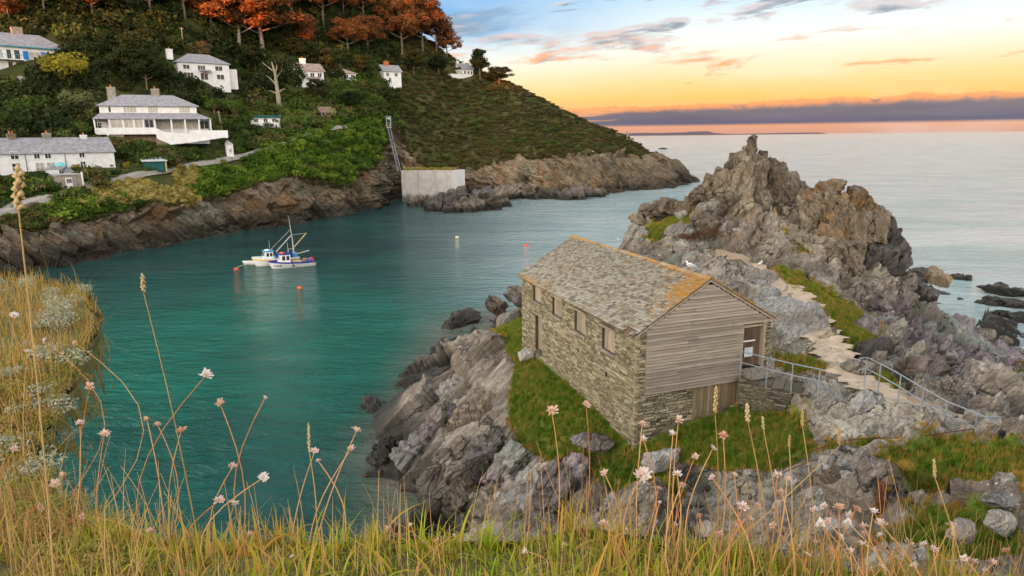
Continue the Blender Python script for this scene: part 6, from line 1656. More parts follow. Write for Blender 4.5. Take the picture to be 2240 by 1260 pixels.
for i, (x, y, h_, kd, wd, lb) in enumerate([
        (292, 178, 100, 'tall', 1.1, 'broad dark evergreen between the yellow tree and the hipped house'), (322, 196, 84, 'wide', .9, 'dark evergreen just left of the hipped house'), (250, 150, 80, 'tall', 1.1, 'dark evergreen behind the yellow tree'), (655, 150, 62, 'wide', 1.0, 'dark tree above the house with tall white chimney'),
        (560, 165, 60, 'umbrella', 1.1, 'dark round headed tree left of the bare trunk'), (715, 160, 52, 'wide', 1.0, 'dark tree in front of the bungalow'), (790, 172, 50, 'wide', 1.0, 'dark tree left of the brick chimney house'), (905, 165, 50, 'wide', 1.0, 'dark tree right of the brick chimney house'),
        (960, 168, 46, 'umbrella', 1.1, 'dark tree left of the rightmost house'), (700, 225, 50, 'wide', 1.0, 'dark tree below the bungalow'), (850, 250, 60, 'wide', 1.1, 'dark tree above the green platform'), (770, 250, 50, 'umbrella', 1.1, 'dark tree above the ramp railing'), (742, 182, 30, 'wide', 1.1, 'low dark tree hiding the middle of the bungalow')]):
    tree('evergreen_tree', x, y, h_, PINES[kd], lb, 'leaf_dark', 'bark', 'dark evergreens among the houses', wd, seed=i + 3)
tree('conifer', 1050, 172, 62, PINES['tall'], 'open branched dark conifer on the skyline beside the rightmost house', 'leaf_dark', 'bark', wide=1.0, seed=1)
tree('conifer', 1092, 186, 38, PINES['wide'], 'low wind bent tree on the skyline right of the open conifer', 'leaf_dark', 'bark', wide=1.5, seed=2)
# the bare trunked tree in the middle of the slope
P = hit(bvhA, 612, 246); s_ = 105 * P.y / FPX
e = empty('bare_trunk_tree', P); tag(e, 'tall tree with thick pale bare trunk and dark crown below the white house', 'tree'); e.scale = (s_,) * 3
mb = MB(); mb.tube([(0, 0, -.05), (.0, 0, .3), (-.02, 0, .55), (-.03, 0, .78), (-.08, .0, .97)], [.055, .045, .035, .028, .008], 9)
for p0, p1, p2 in [((-.02, 0, .52), (-.14, .02, .66), (-.22, .03, .72)), ((-.02, 0, .66), (.10, .01, .80), (.13, .02, .95)), ((-.03, 0, .78), (-.14, .0, .86), (-.27, .0, .97)), ((0, 0, .33), (-.09, 0, .40), (-.20, .02, .43)), ((0, 0, .36), (.06, 0, .43), (.15, .02, .47)), ((-.03, 0, .72), (.02, .0, .88), (0, 0, 1.0))]:
    mb.tube([p0, p1, p2], [.02, .013, .004], 6)
mb.build('trunk', M['bark_pale'], e, True)
parts = []
for c, r in [((.16, .1, .98), .22), ((.32, .05, .86), .2), ((-.2, .2, .9), .2), ((.05, .25, 1.05), .22), ((.42, .1, .72), .16), ((-.35, .15, .72), .16), ((.3, .15, .6), .15)]:
    D = r9.normal(size=(260, 3)); D /= np.linalg.norm(D, axis=1)[:, None]; D[:, 2] *= .6; parts.append(leaf_quads(np.array(c) + D * r * r9.uniform(.6, 1.1, 260)[:, None], D, .028, r9))
link('crown', np_mesh('crown', *join(parts), False), e, M['leaf_dark'])
# broadleaf trees and garden shrubs that stand out
def round_mesh(seed, lumps=14, n=1500, flat=.85):
    r2 = np.random.default_rng(seed); mb = MB(); mb.tube([(0, 0, -.1), (.02, 0, .25), (0, .02, .5)], [.05, .04, .02], 6)
    for a in range(5): mb.tube([(0, 0, .25), (.2 * math.cos(a * 1.25), .2 * math.sin(a * 1.25), .5)], [.025, .008], 5)
    V_, F_ = lumpy(n, lumps, r2, flat, .045, .72, (.2, .38)); V_ = V_ * np.array([.5, .5, .66]) + np.array([0, 0, .36])
    return mb.mesh('trunk', True), np_mesh('crown', V_, F_, False)
ROUND = [round_mesh(s_) for s_ in (21, 22, 23)]
for i, (nm, x, y, h_, wd, mat, lb, ct) in enumerate([
        ('golden_tree', 150, 186, 84, 1.5, 'leaf_yellow', 'golden yellow leafed tree beside the blue trimmed house', 'tree'), ('flowering_shrub', 170, 250, 58, 1.5, 'leaf_cream', 'cream flowering shrub left of the veranda house', 'shrub'), ('flowering_shrub', 205, 256, 44, 1.3, 'leaf_cream', 'smaller cream flowering shrub touching the veranda house', 'shrub'),
        ('golden_conifer', 113, 283, 32, .8, 'leaf_yellow', 'little golden conifer above the cottages', 'tree'), ('round_bush', 524, 178, 36, 1.2, 'leaf_green', 'clipped round green bush right of the hipped house', 'shrub'), ('round_bush', 640, 285, 44, 1.5, 'leaf_green', 'large round bush right of the low chalet', 'shrub'), ('round_bush', 562, 288, 24, 1.2, 'leaf_dark', 'dark clipped bush in front of the chalet', 'shrub'),
        ('round_bush', 588, 286, 24, 1.2, 'leaf_dark', 'second dark clipped bush before the chalet, nearer the large round bush', 'shrub'), ('garden_tree', 515, 262, 60, 1.2, 'leaf_green', 'green garden tree right of the veranda house', 'tree'), ('garden_tree', 470, 250, 46, 1.3, 'leaf_green', 'green garden tree behind the veranda house', 'tree'), ('garden_tree', 60, 262, 56, 1.6, 'leaf_bright', 'bright green tree above the left cottages', 'tree'),
        ('garden_tree', 20, 290, 60, 1.5, 'leaf_bright', 'bright green tree at the left edge above the cottages', 'tree'), ('garden_tree', 175, 300, 44, 1.3, 'leaf_green', 'green tree between cottages and veranda house', 'tree'), ('garden_tree', 440, 130, 46, 1.3, 'leaf_hill', 'olive tree right above the hipped house', 'tree'), ('pale_tree', 726, 258, 30, 1.0, 'leaf_cream', 'pale leaved small tree beside the dark hut', 'tree'),
        ('garden_bush', 85, 396, 34, 1.6, 'leaf_green', 'large green bush in front of the cottages', 'shrub'), ('garden_bush', 60, 410, 26, 1.3, 'leaf_yellow', 'yellowish bush below the cottage terrace', 'shrub'), ('cabbage_palm', 168, 372, 22, 1.1, 'leaf_yellow', 'small yellow green palm by the cottage porch', 'tree'), ('garden_bush', 278, 370, 24, .8, 'leaf_yellow', 'yellow green bush left of the green shed', 'shrub'), ('garden_bush', 325, 378, 20, 1.5, 'leaf_green', 'low bush in front of the green shed', 'shrub'),
        ('garden_bush', 200, 328, 26, .9, 'leaf_yellow', 'bright yellow green shrub right of the cottage gable', 'shrub'), ('garden_bush', 420, 340, 26, 2.2, 'leaf_green', 'hedge like bush below the veranda house wall', 'shrub'), ('garden_bush', 270, 345, 30, 1.5, 'leaf_green', 'dark green bush under the veranda house buttress', 'shrub')]):
    tree(nm, x, y, h_, ROUND, lb, mat, 'bark', None, wd, ct, seed=i)
for i, (x, y, h_, lb) in enumerate([(401, 100, 36, 'pale pole standing in the wood above the hipped house'), (486, 285, 40, 'leaning pale pole right of the veranda house'), (848, 140, 18, 'short pale pole above the brick chimney house'), (276, 80, 14, 'short pale pole in the dark wood at top left'), (4, 70, 48, 'pale pole at the upper left edge')]):
    P = hit(bvhA, x, y); k = h_ * P.y / FPX
    e = empty('pole', P); tag(e, lb, 'pole'); MB().tube([(0, 0, -.5), ((-.1 if i == 1 else 0) * k, 0, k)], [.16, .12], 7).build('shaft', M['bark_pale'], e); MB().bar(((-.1 if i == 1 else 0) * k - .5, 0, k * .93), ((-.1 if i == 1 else 0) * k + .5, 0, k * .93), .12).build('crossarm', M['bark_pale'], e)
# red garden hedge and odd things by the cottages
P = hit(bvhA, 160, 388); e = empty('flowering_hedge', P); tag(e, 'low orange red flowering hedge in front of the cottage porch', 'hedge')
V_, F_ = lumpy(700, 10, r9, .5, .07, .7); me = np_mesh('leaves', V_ * np.array([2.4, .9, 1.1]), F_, False); link('leaves', me, e, M['terracotta'])
P = hit(bvhA, 135, 380); e = empty('parasol', P); tag(e, 'small turquoise parasol in the cottage garden', 'parasol'); MB().lathe([(1.1, 1.5), (.5, 2.0), (.05, 2.2)], 10).build('canopy', M['deck_turquoise'], e); MB().bar((0, 0, -.3), (0, 0, 2.2), .08).build('pole', M['paint_white'], e)
# ------------------------------------------------------------------ boats, buoys
def hull(L, B, H, sheer=.35, draft=.5, n=14, m_=7):
    """bow towards -x; returns vertices, faces for the shell and the gunwale outline"""
    V = []; xs_ = np.linspace(0, 1, n); out = []
    for t in xs_:
        hb = B / 2 * min(1.0, (1 - (1 - min(t / .42, 1)) ** 2.2)) * (1 - .12 * max(0, (t - .6) / .4)); zt = H + sheer * (1 - t) ** 2 + .1 * max(0, t - .75)
        xk = -L / 2 + L * t; 
        for j in range(m_):
            a = j / (m_ - 1); zz = -draft + (zt + draft) * a
            rake = (1 - t) ** 6 * L * .10 * (1 - a)
            V.append((xk + rake, -hb * (a ** .45 if a > 0 else 0), zz))
        out.append((xk, hb, zt))
    b = len(V)
    V += [(v[0], -v[1], v[2]) for v in V]
    Fc = []
    for i in range(n - 1):
        for j in range(m_ - 1):
            q = (i * m_ + j, i * m_ + j + 1, (i + 1) * m_ + j + 1, (i + 1) * m_ + j); Fc.append(q); Fc.append(tuple(b + k for k in q[::-1]))
    k0 = (n - 1) * m_
    for j in range(m_ - 1): Fc.append((k0 + j, k0 + j + 1, b + k0 + j + 1, b + k0 + j))
    return V, Fc, out
def band(out, z0, z1, off, mat, name, parent):
    mb = MB()
    for sgn in (-1, 1):
        for a, b in zip(out[:-1], out[1:]):
            mb.add([(a[0] - .0, sgn * (a[1] + off), a[2] + z0), (b[0], sgn * (b[1] + off), b[2] + z0), (a[0], sgn * (a[1] + off), a[2] + z1), (b[0], sgn * (b[1] + off), b[2] + z1), (a[0], sgn * max(a[1] - .06, 0), a[2] + z0), (b[0], sgn * max(b[1] - .06, 0), b[2] + z0), (a[0], sgn * max(a[1] - .06, 0), a[2] + z1), (b[0], sgn * max(b[1] - .06, 0), b[2] + z1)],
                   [(0, 1, 3, 2), (4, 6, 7, 5), (2, 3, 7, 6), (0, 4, 5, 1)])
    return mb.build(name, mat, parent)
def deck(out, dz, mat, parent, t0=0.0, t1=1.0, name='deck'):
    mb = MB(); o = [p for p in out if out[0][0] + t0 * (out[-1][0] - out[0][0]) - .01 <= p[0] <= out[0][0] + t1 * (out[-1][0] - out[0][0]) + .01]
    vs = [(p[0], -p[1] * .96, p[2] + dz) for p in o] + [(p[0], p[1] * .96, p[2] + dz) for p in o]; n = len(o)
    return mb.add(vs, [(i, i + 1, n + i + 1, n + i) for i in range(n - 1)]).build(name, mat, parent)
def cabin(e, x0, x1, w_, z0, z1, roofm, wallm='paint_white'):
    mb = MB(); i = .12
    mb.hexa([(x0, -w_ / 2, z0), (x1, -w_ / 2, z0), (x0, w_ / 2, z0), (x1, w_ / 2, z0), (x0 + .3, -w_ / 2 + i, z1), (x1, -w_ / 2 + i, z1), (x0 + .3, w_ / 2 - i, z1), (x1, w_ / 2 - i, z1)]); c = mb.build('wheelhouse', M[wallm], e)
    MB().box(x0 + .1, x1 + .15, -w_ / 2 - .02, w_ / 2 + .02, z1, z1 + .13, .01).build('cabin_roof', M[roofm], c)
    h = z1 - z0
    for a, b in ((.3, .58), (.65, .92)):
        xa, xb = x0 + (x1 - x0) * a, x0 + (x1 - x0) * b
        for sg in (-1, 1):
            yb = sg * (w_ / 2 - i * .45 + .012); yt = sg * (w_ / 2 - i * .88 + .012)
            MB().add([(xa, yb, z0 + h * .42), (xb, yb, z0 + h * .42), (xb, yt, z0 + h * .86), (xa + .06, yt, z0 + h * .86)], [(0, 1, 2, 3) if sg < 0 else (3, 2, 1, 0)]).build('cabin_window', M['glass_dark'], c)
    for ya, yb in ((-.75, -.1), (.1, .75)):
        MB().add([(x0 + .11, ya * w_ / 2 * .85, z0 + h * .42), (x0 + .11, yb * w_ / 2 * .85, z0 + h * .42), (x0 + .245, yb * w_ / 2 * .85, z0 + h * .86), (x0 + .245, ya * w_ / 2 * .85, z0 + h * .86)], [(0, 3, 2, 1)]).build('cabin_window', M['glass_dark'], c)
    return c
bowA = Vector(PZ(588, 588, 0)); sternA = Vector(PZ(689, 579, 0)); dA_ = sternA - bowA; LA = dA_.length; angA = math.atan2(dA_.y, dA_.x)
e = empty('fishing_boat', (bowA + sternA) / 2, angA); tag(e, 'white fishing boat with dark blue gunwale and white wheelhouse, nearer of the moored pair', 'boat')
V, Fc, out = hull(LA, 2.7, .62, .42)
me = bpy.data.meshes.new('hull'); me.from_pydata(V, [], Fc); me.polygons.foreach_set('use_smooth', [True] * len(Fc)); h_ = link('hull', me, e, M['hull_white'])
band(out, -.02, .22, .03, M['hull_blue'], 'gunwale', e); deck(out, -.12, M['hull_blue'], e)
cabin(e, -LA * .30, -LA * .04, 1.9, .62, 2.15, 'hull_blue')
MB().lathe([(.0, 0), (.42, .02), (.34, .2), (.0, .3)], 10, (-LA * .2, -.2, 2.28)).build('life_raft', M['buoy_orange'], e)
MB().bar((-LA * .06, .2, 2.2), (-LA * .06, .2, 3.9), .05).build('aerial', M['mast_metal'], e)
mb = MB(); g = [(.0, 0), (.13, .12), (.2, 0)]
for i, (dx, k) in enumerate([(0, 1), (.24, 2), (.5, 1), (.66, 3), (.9, 1), (1.02, 1)]):     # the number on the bow cannot be read: strokes only
    x_ = -LA * .40 + dx; t = (x_ + LA / 2) / LA; hb = 2.7 / 2 * (1 - (1 - min(t / .42, 1)) ** 2.2) + .02
    mb.bar((x_, -hb * .97, .36), (x_ + .05 * k, -hb * .985 - .01, .66), .05, .07)
mb.build('bow_number', M['black_mark'], e)
MB().lathe([(.05, -.16), (.15, -.05), (.15, .08), (.04, .17)], 9, (LA * .0, -1.42, .42)).build('fender', M['black_mark'], e)
mb = MB(); mb.box(LA * .02, LA * .2, -.9, .9, .55, .9); mb.box(LA * .24, LA * .33, -.7, .5, .55, 1.1); mb.build('fish_hold', M['timber_pale'], e)
MB().lathe([(.5, 0), (.55, .3), (.3, .55), (0, .6)], 10, (LA * .28, -.35, .75)).build('net_heap', M['stone_brown'], e)
MB().lathe([(.35, 0), (.4, .3), (.2, .5), (0, .55)], 10, (LA * .42, -.2, .8)).build('net_bag', M['net_red'], e); MB().box(LA * .34, LA * .4, -.5, .3, .6, 1.15).build('fish_box', M['paint_blue'], e)
# second boat behind
off = Vector((-math.sin(angA), math.cos(angA), 0)) * 3.6 - Vector((math.cos(angA), math.sin(angA), 0)) * 2.0
LB = LA * 1.02
e = empty('fishing_boat', (bowA + sternA) / 2 + off, angA + .06); tag(e, 'white fishing boat with gold stripe, turquoise deck and mast, farther of the moored pair', 'boat')
V, Fc, out = hull(LB, 2.8, .95, .5)
me = bpy.data.meshes.new('hull'); me.from_pydata(V, [], Fc); me.polygons.foreach_set('use_smooth', [True] * len(Fc)); link('hull', me, e, M['hull_white'])
band(out, -.30, -.14, .025, M['stripe_gold'], 'stripe', e); band(out, .0, .1, .03, M['paint_white'], 'gunwale', e); deck(out, -.08, M['deck_turquoise'], e)
cabin(e, -LB * .27, -LB * .06, 1.8, .95, 2.25, 'deck_blue'); MB().lathe([(.45, 0), (.36, .16), (0, .26)], 10, (-LB * .17, 0, 2.38)).build('dome', M['paint_white'], e)
MB().bar((-LB * .1, .2, 2.2), (-LB * .1, .2, 4.0), .05).build('aerial', M['mast_metal'], e)
MB().box(-LB * .02, LB * .34, -1.3, -1.05, 1.1, 2.0).build('side_rail', M['hull_blue'], e)
ms = MB(); ms.tube([(LB * .42, 0, .8), (LB * .40, 0, 4.0), (LB * .36, 0, 7.6)], [.10, .08, .03], 7); mast = ms.build('mast', M['mast_metal'], e)
mb = MB(); mb.bar((LB * .405, -.55, 1.0), (LB * .40, -.05, 4.2), .07); mb.bar((LB * .405, .55, 1.0), (LB * .40, .05, 4.2), .07); mb.bar((LB * .28, -.5, 2.4), (LB * .42, -.5, 2.4), .07); mb.bar((LB * .28, -.5, 1.0), (LB * .28, -.5, 2.4), .07); mb.build('gantry', M['mast_metal'], e)
MB().bar((LB * .43, 0, 2.6), (LB * .72, 0, 4.7), .13).build('boom', M['timber_pale'], e); MB().bar((LB * .43, -.3, 1.4), (LB * .74, -.6, 1.9), .10).build('derrick', M['rope'], e)
mb = MB(); mb.tube([(LB * .39, 0, 5.6), (-LB * .08, 0, 2.5)], .025, 4); mb.tube([(LB * .39, 0, 4.6), (LB * .72, 0, 4.7)], .02, 4); mb.build('stay', M['rope'], e)
fl = MB(); A0, A1 = Vector((LB * .39, 0, 4.6)), Vector((-LB * .02, -1.8, 2.3)); fl.tube([A0, A1], .02, 4); fl.build('flag_line', M['rope'], e)
for i in range(11):
    p = A0.lerp(A1, (i + .6) / 11.5); MB().add([p, p + Vector((-.24, -.02, .02)), p + Vector((-.10, 0, -.28)), p + Vector((-.1, .02, -.1))], [(0, 2, 1), (0, 1, 3), (1, 2, 3), (2, 0, 3)]).build('flag', M['paint_white'], e)
MB().box(LB * .36, LB * .46, -1.0, .8, .8, 1.6).build('winch', M['deck_blue'], e); MB().lathe([(.3, 0), (.35, .3), (0, .5)], 8, (LB * .46, .3, 1.2)).build('net_drum', M['terracotta'], e)
# tender and buoys
P = Vector(PZ(552, 579, 0)); e = empty('dinghy', P, angA - .5); tag(e, 'small grey white dinghy tied ahead of the gold striped boat', 'boat')
V, Fc, out = hull(3.2, 1.3, .35, .15, .15, 10, 5); me = bpy.data.meshes.new('hull'); me.from_pydata(V, [], Fc); link('hull', me, e, M['rope']); band(out, -.05, .14, .05, M['hull_white'], 'tube', e); deck(out, -.12, M['feather_grey'], e, name='floor')
MB().box(.2, .5, -.5, .5, .2, .28).build('thwart', M['timber_pale'], e)
for x, y, r, mt_, lb in ((517, 590, .42, 'buoy_orange', 'orange mooring buoy left of the dinghy'), (656, 631, .40, 'buoy_orange', 'orange buoy alone below the boats'), (1151, 538, .42, 'buoy_orange', 'orange buoy in the channel left of the loft roof'), (1000, 520, .32, 'buoy_yellow', 'small pale yellow float in the channel below the concrete wall')):
    P = Vector(PZ(x, y, 0)); e = empty('buoy', (P.x, P.y, 0)); tag(e, lb, 'buoy', 'mooring buoys')
    k = r * P.y / 106 if P.y > 106 else r
    MB().lathe([(.02, -.5 * k), (.7 * k, -.35 * k), (k, 0), (.92 * k, .4 * k), (.55 * k, .75 * k), (.12 * k, .88 * k)], 12).build('float', M[mt_], e, True); MB().lathe([(.12 * k, .86 * k), (.16 * k, .95 * k), (.16 * k, 1.05 * k), (.06 * k, 1.1 * k)], 8).build('eye', M['rust'], e)
e = empty('mooring_line', PZ(519, 588, 0)); tag(e, 'pale rope from the left orange buoy to the dinghy', 'rope'); A = Vector(PZ(519, 588, 0)); B = Vector(PZ(553, 572, .5)); 
mb = MB(); mb.tube([Vector((0, 0, .25)), (B - A) * .5 + Vector((0, 0, .12)), B - A], .04, 5); mb.build('strand', M['rope'], e)
# ------------------------------------------------------------------ handrails
def rail_run(name, label, tops, height, mat, r, mids=1, ext=None):
    """posts at (x, y, z of the post's head); rails through all heads"""
    T = [Vector(PZ(x, y, z)) for x, y, z, _ in tops]
    e = empty(name, (T[0].x, T[0].y, T[0].z - height)); tag(e, label, 'railing'); o = e.location.copy()
    for p, (_, _, _, post) in zip(T, tops):
        if post: MB().tube([p - o - Vector((0, 0, height + .35)), p - o], r, 7).build('post', M[mat], e)
    for k in range(mids + 1): MB().tube([p - o - Vector((0, 0, height * k * (.5 if mids == 1 else .4))) for p in T], r * .95, 7).build('rail', M[mat], e)
    return e
rail_run('handrail', 'galvanised tube handrail along the ramp to the upper door', [(1622, 769, 10.15, 1), (1680, 783, 10.12, 1), (1735, 796, 10.1, 1), (1794, 808, 10.05, 1), (1808, 812, 10.0, 0)], 1.05, 'galvanised', .028)
rail_run('handrail', 'long galvanised handrail along the outer edge of the rock path', [(1880, 784, 10.1, 0), (1897, 782, 10.15, 1), (1927, 796, 10.2, 1), (1971, 820, 10.2, 1), (2021, 850, 10.15, 1), (2072, 878, 10.15, 1), (2138, 905, 10.2, 1), (2160, 913, 10.2, 0), (2197, 912, 10.25, 1), (2260, 920, 10.3, 1)], 1.05, 'galvanised', .028)
rail_run('rusty_railing', 'thin rusty iron railing beside the rock steps', [(1700, 1016, 8.1, 0), (1770, 988, 8.5, 0), (1849, 963, 9.0, 1), (1914, 958, 9.25, 1), (1990, 957, 9.5, 1), (2058, 948, 9.75, 1), (2130, 938, 10.0, 1)], .85, 'rust', .018)
P = hit(bvhB, 1923, 1110); e = empty('iron_post', P or PZ(1923, 1110, 9)); tag(e, 'short rusty iron post in the grass below the steps', 'post'); MB().bar((0, 0, -.2), (0, 0, .75), .16).build('shaft', M['rust'], e); MB().box(-.1, .1, -.1, .1, .75, .8).build('cap', M['rust'], e)
P = hit(bvhB, 2187, 966); e = empty('iron_ring_post', P or PZ(2187, 966, 9.2)); tag(e, 'little dark stump beside the last handrail post', 'post'); MB().lathe([(.09, -.1), (.08, .3), (.11, .34), (.03, .42)], 8).build('shaft', M['black_mark'], e)
# a plank wedged in the gully
P = Vector(PZ(2075, 825, 5.2)); e = empty('driftwood_plank', P); tag(e, 'pale plank wedged across the rocky gully below the handrail', 'plank'); MB().bar((-.9, .9, .5), (1.2, -.6, .05), .35, .08).build('board', M['timber_pale'], e)
# ------------------------------------------------------------------ gulls
def gull(P, rz, label):
    e = empty('seagull', P, rz); tag(e, label, 'bird', 'gulls on the loft and rocks')
    mb = MB(); pts = [(-.30, 0, .20), (-.22, 0, .21), (-.10, 0, .235), (.03, 0, .27), (.12, 0, .31), (.155, 0, .37), (.165, 0, .41), (.19, 0, .43), (.225, 0, .425), (.245, 0, .42)]
    mb.tube(pts, [.008, .035, .085, .10, .075, .048, .046, .052, .035, .012], 10); mb.build('body', M['feather_white'], e, True)
    for s_ in (-1, 1):
        w2 = MB(); w2.tube([(.06, s_ * .085, .29), (-.08, s_ * .095, .27), (-.24, s_ * .045, .235), (-.36, s_ * .015, .215)], [.03, .055, .035, .006], 7); w2.build('wing', M['feather_grey'], e, True)
        MB().tube([(.01, s_ * .04, .2), (.0, s_ * .04, .09), (.01, s_ * .04, .0), (.06, s_ * .045, -.005)], .008, 5).build('leg', M['legs_pink'], e)
    MB().tube([(.235, 0, .422), (.29, 0, .415), (.31, 0, .402)], [.015, .011, .004], 6).build('beak', M['beak'], e)
ry = None
d = ray(1510, 578); n_ = hvx; tt = ((HUT0 + hvx * HW / 2 - cC) @ n_) / (d @ n_); PR = cC + d * tt
gull((PR[0], PR[1], ZB + RIDGE + .075), 2.6, 'white gull perched on the ridge of the loft roof')
for x, y, lb, rz in ((1662, 585, 'white gull standing on the pale rock by the path right of the loft', .6), (1353, 527, 'white gull on the sloping slab behind the loft roof', 2.2)):
    P = hit(bvhB, x, y); 
    if P is None: P = Vector(PY(x, y, 58))
    dg_ = bpy.context.evaluated_depsgraph_get(); h = scene.ray_cast(dg_, Vector(cC), Vector(ray(x, y)).normalized())
    if h[0]: P = h[1]
    gull(P, rz, lb)
# ------------------------------------------------------------------ the near bank with its grass and dried thrift
edge_px = [(-140, 596, 18.2), (0, 614, 18.2), (60, 612, 18.2), (130, 625, 18.15), (190, 650, 18.15), (208, 695, 18.1), (180, 790, 18.0), (115, 890, 17.95), (80, 960, 17.9), (75, 1040, 17.95), (130, 1115, 18.05), (220, 1170, 18.2), (350, 1205, 18.3), (500, 1212, 18.4), (700, 1192, 18.5), (850, 1188, 18.53), (1000, 1182, 18.55), (1150, 1178, 18.55), (1300, 1180, 18.55), (1420, 1195, 18.5), (1550, 1215, 18.45), (1700, 1238, 18.4), (1900, 1262, 18.35), (2240, 1300, 18.3)]
EP = np.array([PZ(x, y, z) for x, y, z in edge_px])
_t = np.linspace(0, len(EP) - 1, 6 * len(EP)); EP = np.stack([np.interp(_t, np.arange(len(EP)), EP[:, k_]) for k_ in range(3)], 1)
_n = np.stack([EP[:, 0] / .22, EP[:, 1] / .22, np.zeros(len(EP))], 1)
EP[:, 2] += .05 * fbm(_n, 3, 81) + .02; EP[:, 1] += .10 * fbm(_n + 9, 2, 82); EP[:, 0] += .07 * fbm(_n + 19, 2, 83) * (EP[:, 1] > 2.8)
poly_c = np.vstack([EP[:, :2], [[4.5, 1.2], [4.5, -8], [-14, -8], [-14, 9]]])
cx_ = np.arange(-9.5, 4.2, .055); cy_a = np.arange(-2.0, 10.5, .055)
CX, CY = np.meshgrid(cx_, cy_a, indexing='ij'); Qc = np.stack([CX.ravel(), CY.ravel()], 1)
seg = np.vstack([np.stack([np.linspace(a[0], b[0], 4), np.linspace(a[1], b[1], 4), np.linspace(a[2], b[2], 4)], 1) for a, b in zip(EP[:-1], EP[1:])])
dmin = np.empty(len(Qc)); ez_ = np.empty(len(Qc))
for s in range(0, len(Qc), 6000):
    d2 = ((Qc[s:s + 6000, None] - seg[None, :, :2]) ** 2).sum(-1); k = d2.argmin(1); dmin[s:s + 6000] = np.sqrt(d2.min(1))
    wq = 1 / (d2 + .05) ** 2; ez_[s:s + 6000] = (wq * seg[None, :, 2]).sum(1) / wq.sum(1)
ins = in_poly(Qc[:, 0], Qc[:, 1], poly_c)
Pq = np.stack([Qc[:, 0], Qc[:, 1], np.zeros(len(Qc))], 1)
und = .05 * fbm(Pq / .45, 3, 91) + .10 * fbm(Pq / 1.4, 2, 93)
zc_ = np.where(ins, ez_ + .02 * np.minimum(dmin, 3) + und * np.clip(dmin / .4, .2, 1), ez_ - 9.0 * dmin - .02 + .35 * und * 3 * np.clip(dmin, 0, 1) + .35 * fbm(Pq / .5, 3, 95) * np.clip(dmin, 0, 1))
zc_ = np.maximum(zc_, 3.0)
Fall = grid_faces(*CX.shape); okf = (ins | (dmin < .07))[Fall].all(1)
Vtop = np.stack([Qc[:, 0], Qc[:, 1], zc_], 1); used = np.unique(Fall[okf]); remap = -np.ones(len(Qc), int); remap[used] = np.arange(len(used))
# undercut brow below the rim
rim = np.concatenate([np.stack([np.linspace(a_[k_], b_[k_], 2, endpoint=False) for k_ in range(3)], 1) for a_, b_ in zip(EP[:-1], EP[1:])]); nr3 = len(rim)
tg = np.gradient(rim[:, :2], axis=0); nin = np.stack([-tg[:, 1], tg[:, 0]], 1); nin /= np.linalg.norm(nin, axis=1)[:, None] + 1e-9
cen = np.array([-6.0, 1.0]); sg = np.sign(((np.array([[-3.0, -6.0]]) - rim[:, :2]) * nin).sum(1)); nin *= sg[:, None]
nin = .55 * nin + .45 * np.array([-.85, .5]); brow = []
for dep, off in ((.0, -.05), (.06, -.055), (.14, .0), (.3, .22), (.6, .75), (1.2, 1.9), (2.5, 3.6), (6, 5.0), (15, 6.0)):
    jit = .05 * fbm(np.stack([rim[:, 0] / .15, rim[:, 1] / .15, np.full(nr3, dep * 3)], 1), 2, 97) * (1 + dep)
    brow.append(np.stack([rim[:, 0] + nin[:, 0] * (off + jit), rim[:, 1] + nin[:, 1] * (off + jit), rim[:, 2] - dep], 1))
brow = np.stack(brow, 1); Vbr = brow.reshape(-1, 3); Fbr = grid_faces(nr3, 9) + len(used)
bank_m = np_mesh('near_bank', np.vstack([Vtop[used], Vbr]), np.vstack([remap[Fall[okf]], Fbr]), True)
def bank_mat():
    mt, t, bs = newmat('bank_soil'); P = t.pos(); n = t.noise(P, 6.0, 5.0, .7); b = t.noise(P, 1.3, 3.0)
    c = t.ramp(t.add(t.mul(n, .6), t.mul(b, .45)), [(.3, (.05, .06, .015)), (.5, (.12, .12, .035)), (.68, (.22, .17, .07)), (.82, (.30, .27, .17))])
    t.put(bs.inputs['Base Color'], c); bs.inputs['Roughness'].default_value = .95; t.put(bs.inputs['Normal'], t.bump(n, .7, .04))
bank_mat()
bank = link('near_bank', bank_m, None, M['bank_soil']); tag(bank, kind='structure')
zcg = zc_.reshape(CX.shape)
def zC(x, y):
    i = np.clip(((np.asarray(x) - cx_[0]) / .055).astype(int), 0, CX.shape[0] - 2); j = np.clip(((np.asarray(y) - cy_a[0]) / .055).astype(int), 0, CX.shape[1] - 2)
    return zcg[i, j]
rb = np.random.default_rng(5)
def blades(n, x, y, z, lmin, lmax, width, lean, r2, segs=4, bend=.7, updir=None):
    """curved tapering blades rooted at x, y, z"""
    a = r2.uniform(0, 2 * np.pi, n); L = r2.uniform(lmin, lmax, n) * r2.uniform(.7, 1.15, n)
    ln = np.abs(r2.normal(size=n)) * lean; t = np.linspace(0, 1, segs + 1)
    dx, dy = np.cos(a), np.sin(a)
    sx_ = -dy; sy_ = dx
    V = np.empty((n, segs + 1, 2, 3)); w0 = width * r2.uniform(.6, 1.3, n)
    for i, tt in enumerate(t):
        th = ln * (.35 + bend * tt * 1.3); hor = L * tt * np.sin(np.minimum(th, 1.9)); ver = L * tt * np.cos(np.minimum(th, 1.9))
        wv = w0 * (1 - tt ** 1.6) + .0004
        for k, sg in enumerate((-1, 1)):
            V[:, i, k, 0] = x + dx * hor + sx_ * wv * sg; V[:, i, k, 1] = y + dy * hor + sy_ * wv * sg; V[:, i, k, 2] = z + ver
    base = (np.arange(n) * (segs + 1) * 2)[:, None]
    Fq = np.concatenate([base + np.array([[2 * i, 2 * i + 1, 2 * i + 3, 2 * i + 2]]) for i in range(segs)], 1).reshape(-1, 4)
    return V.reshape(-1, 3), Fq
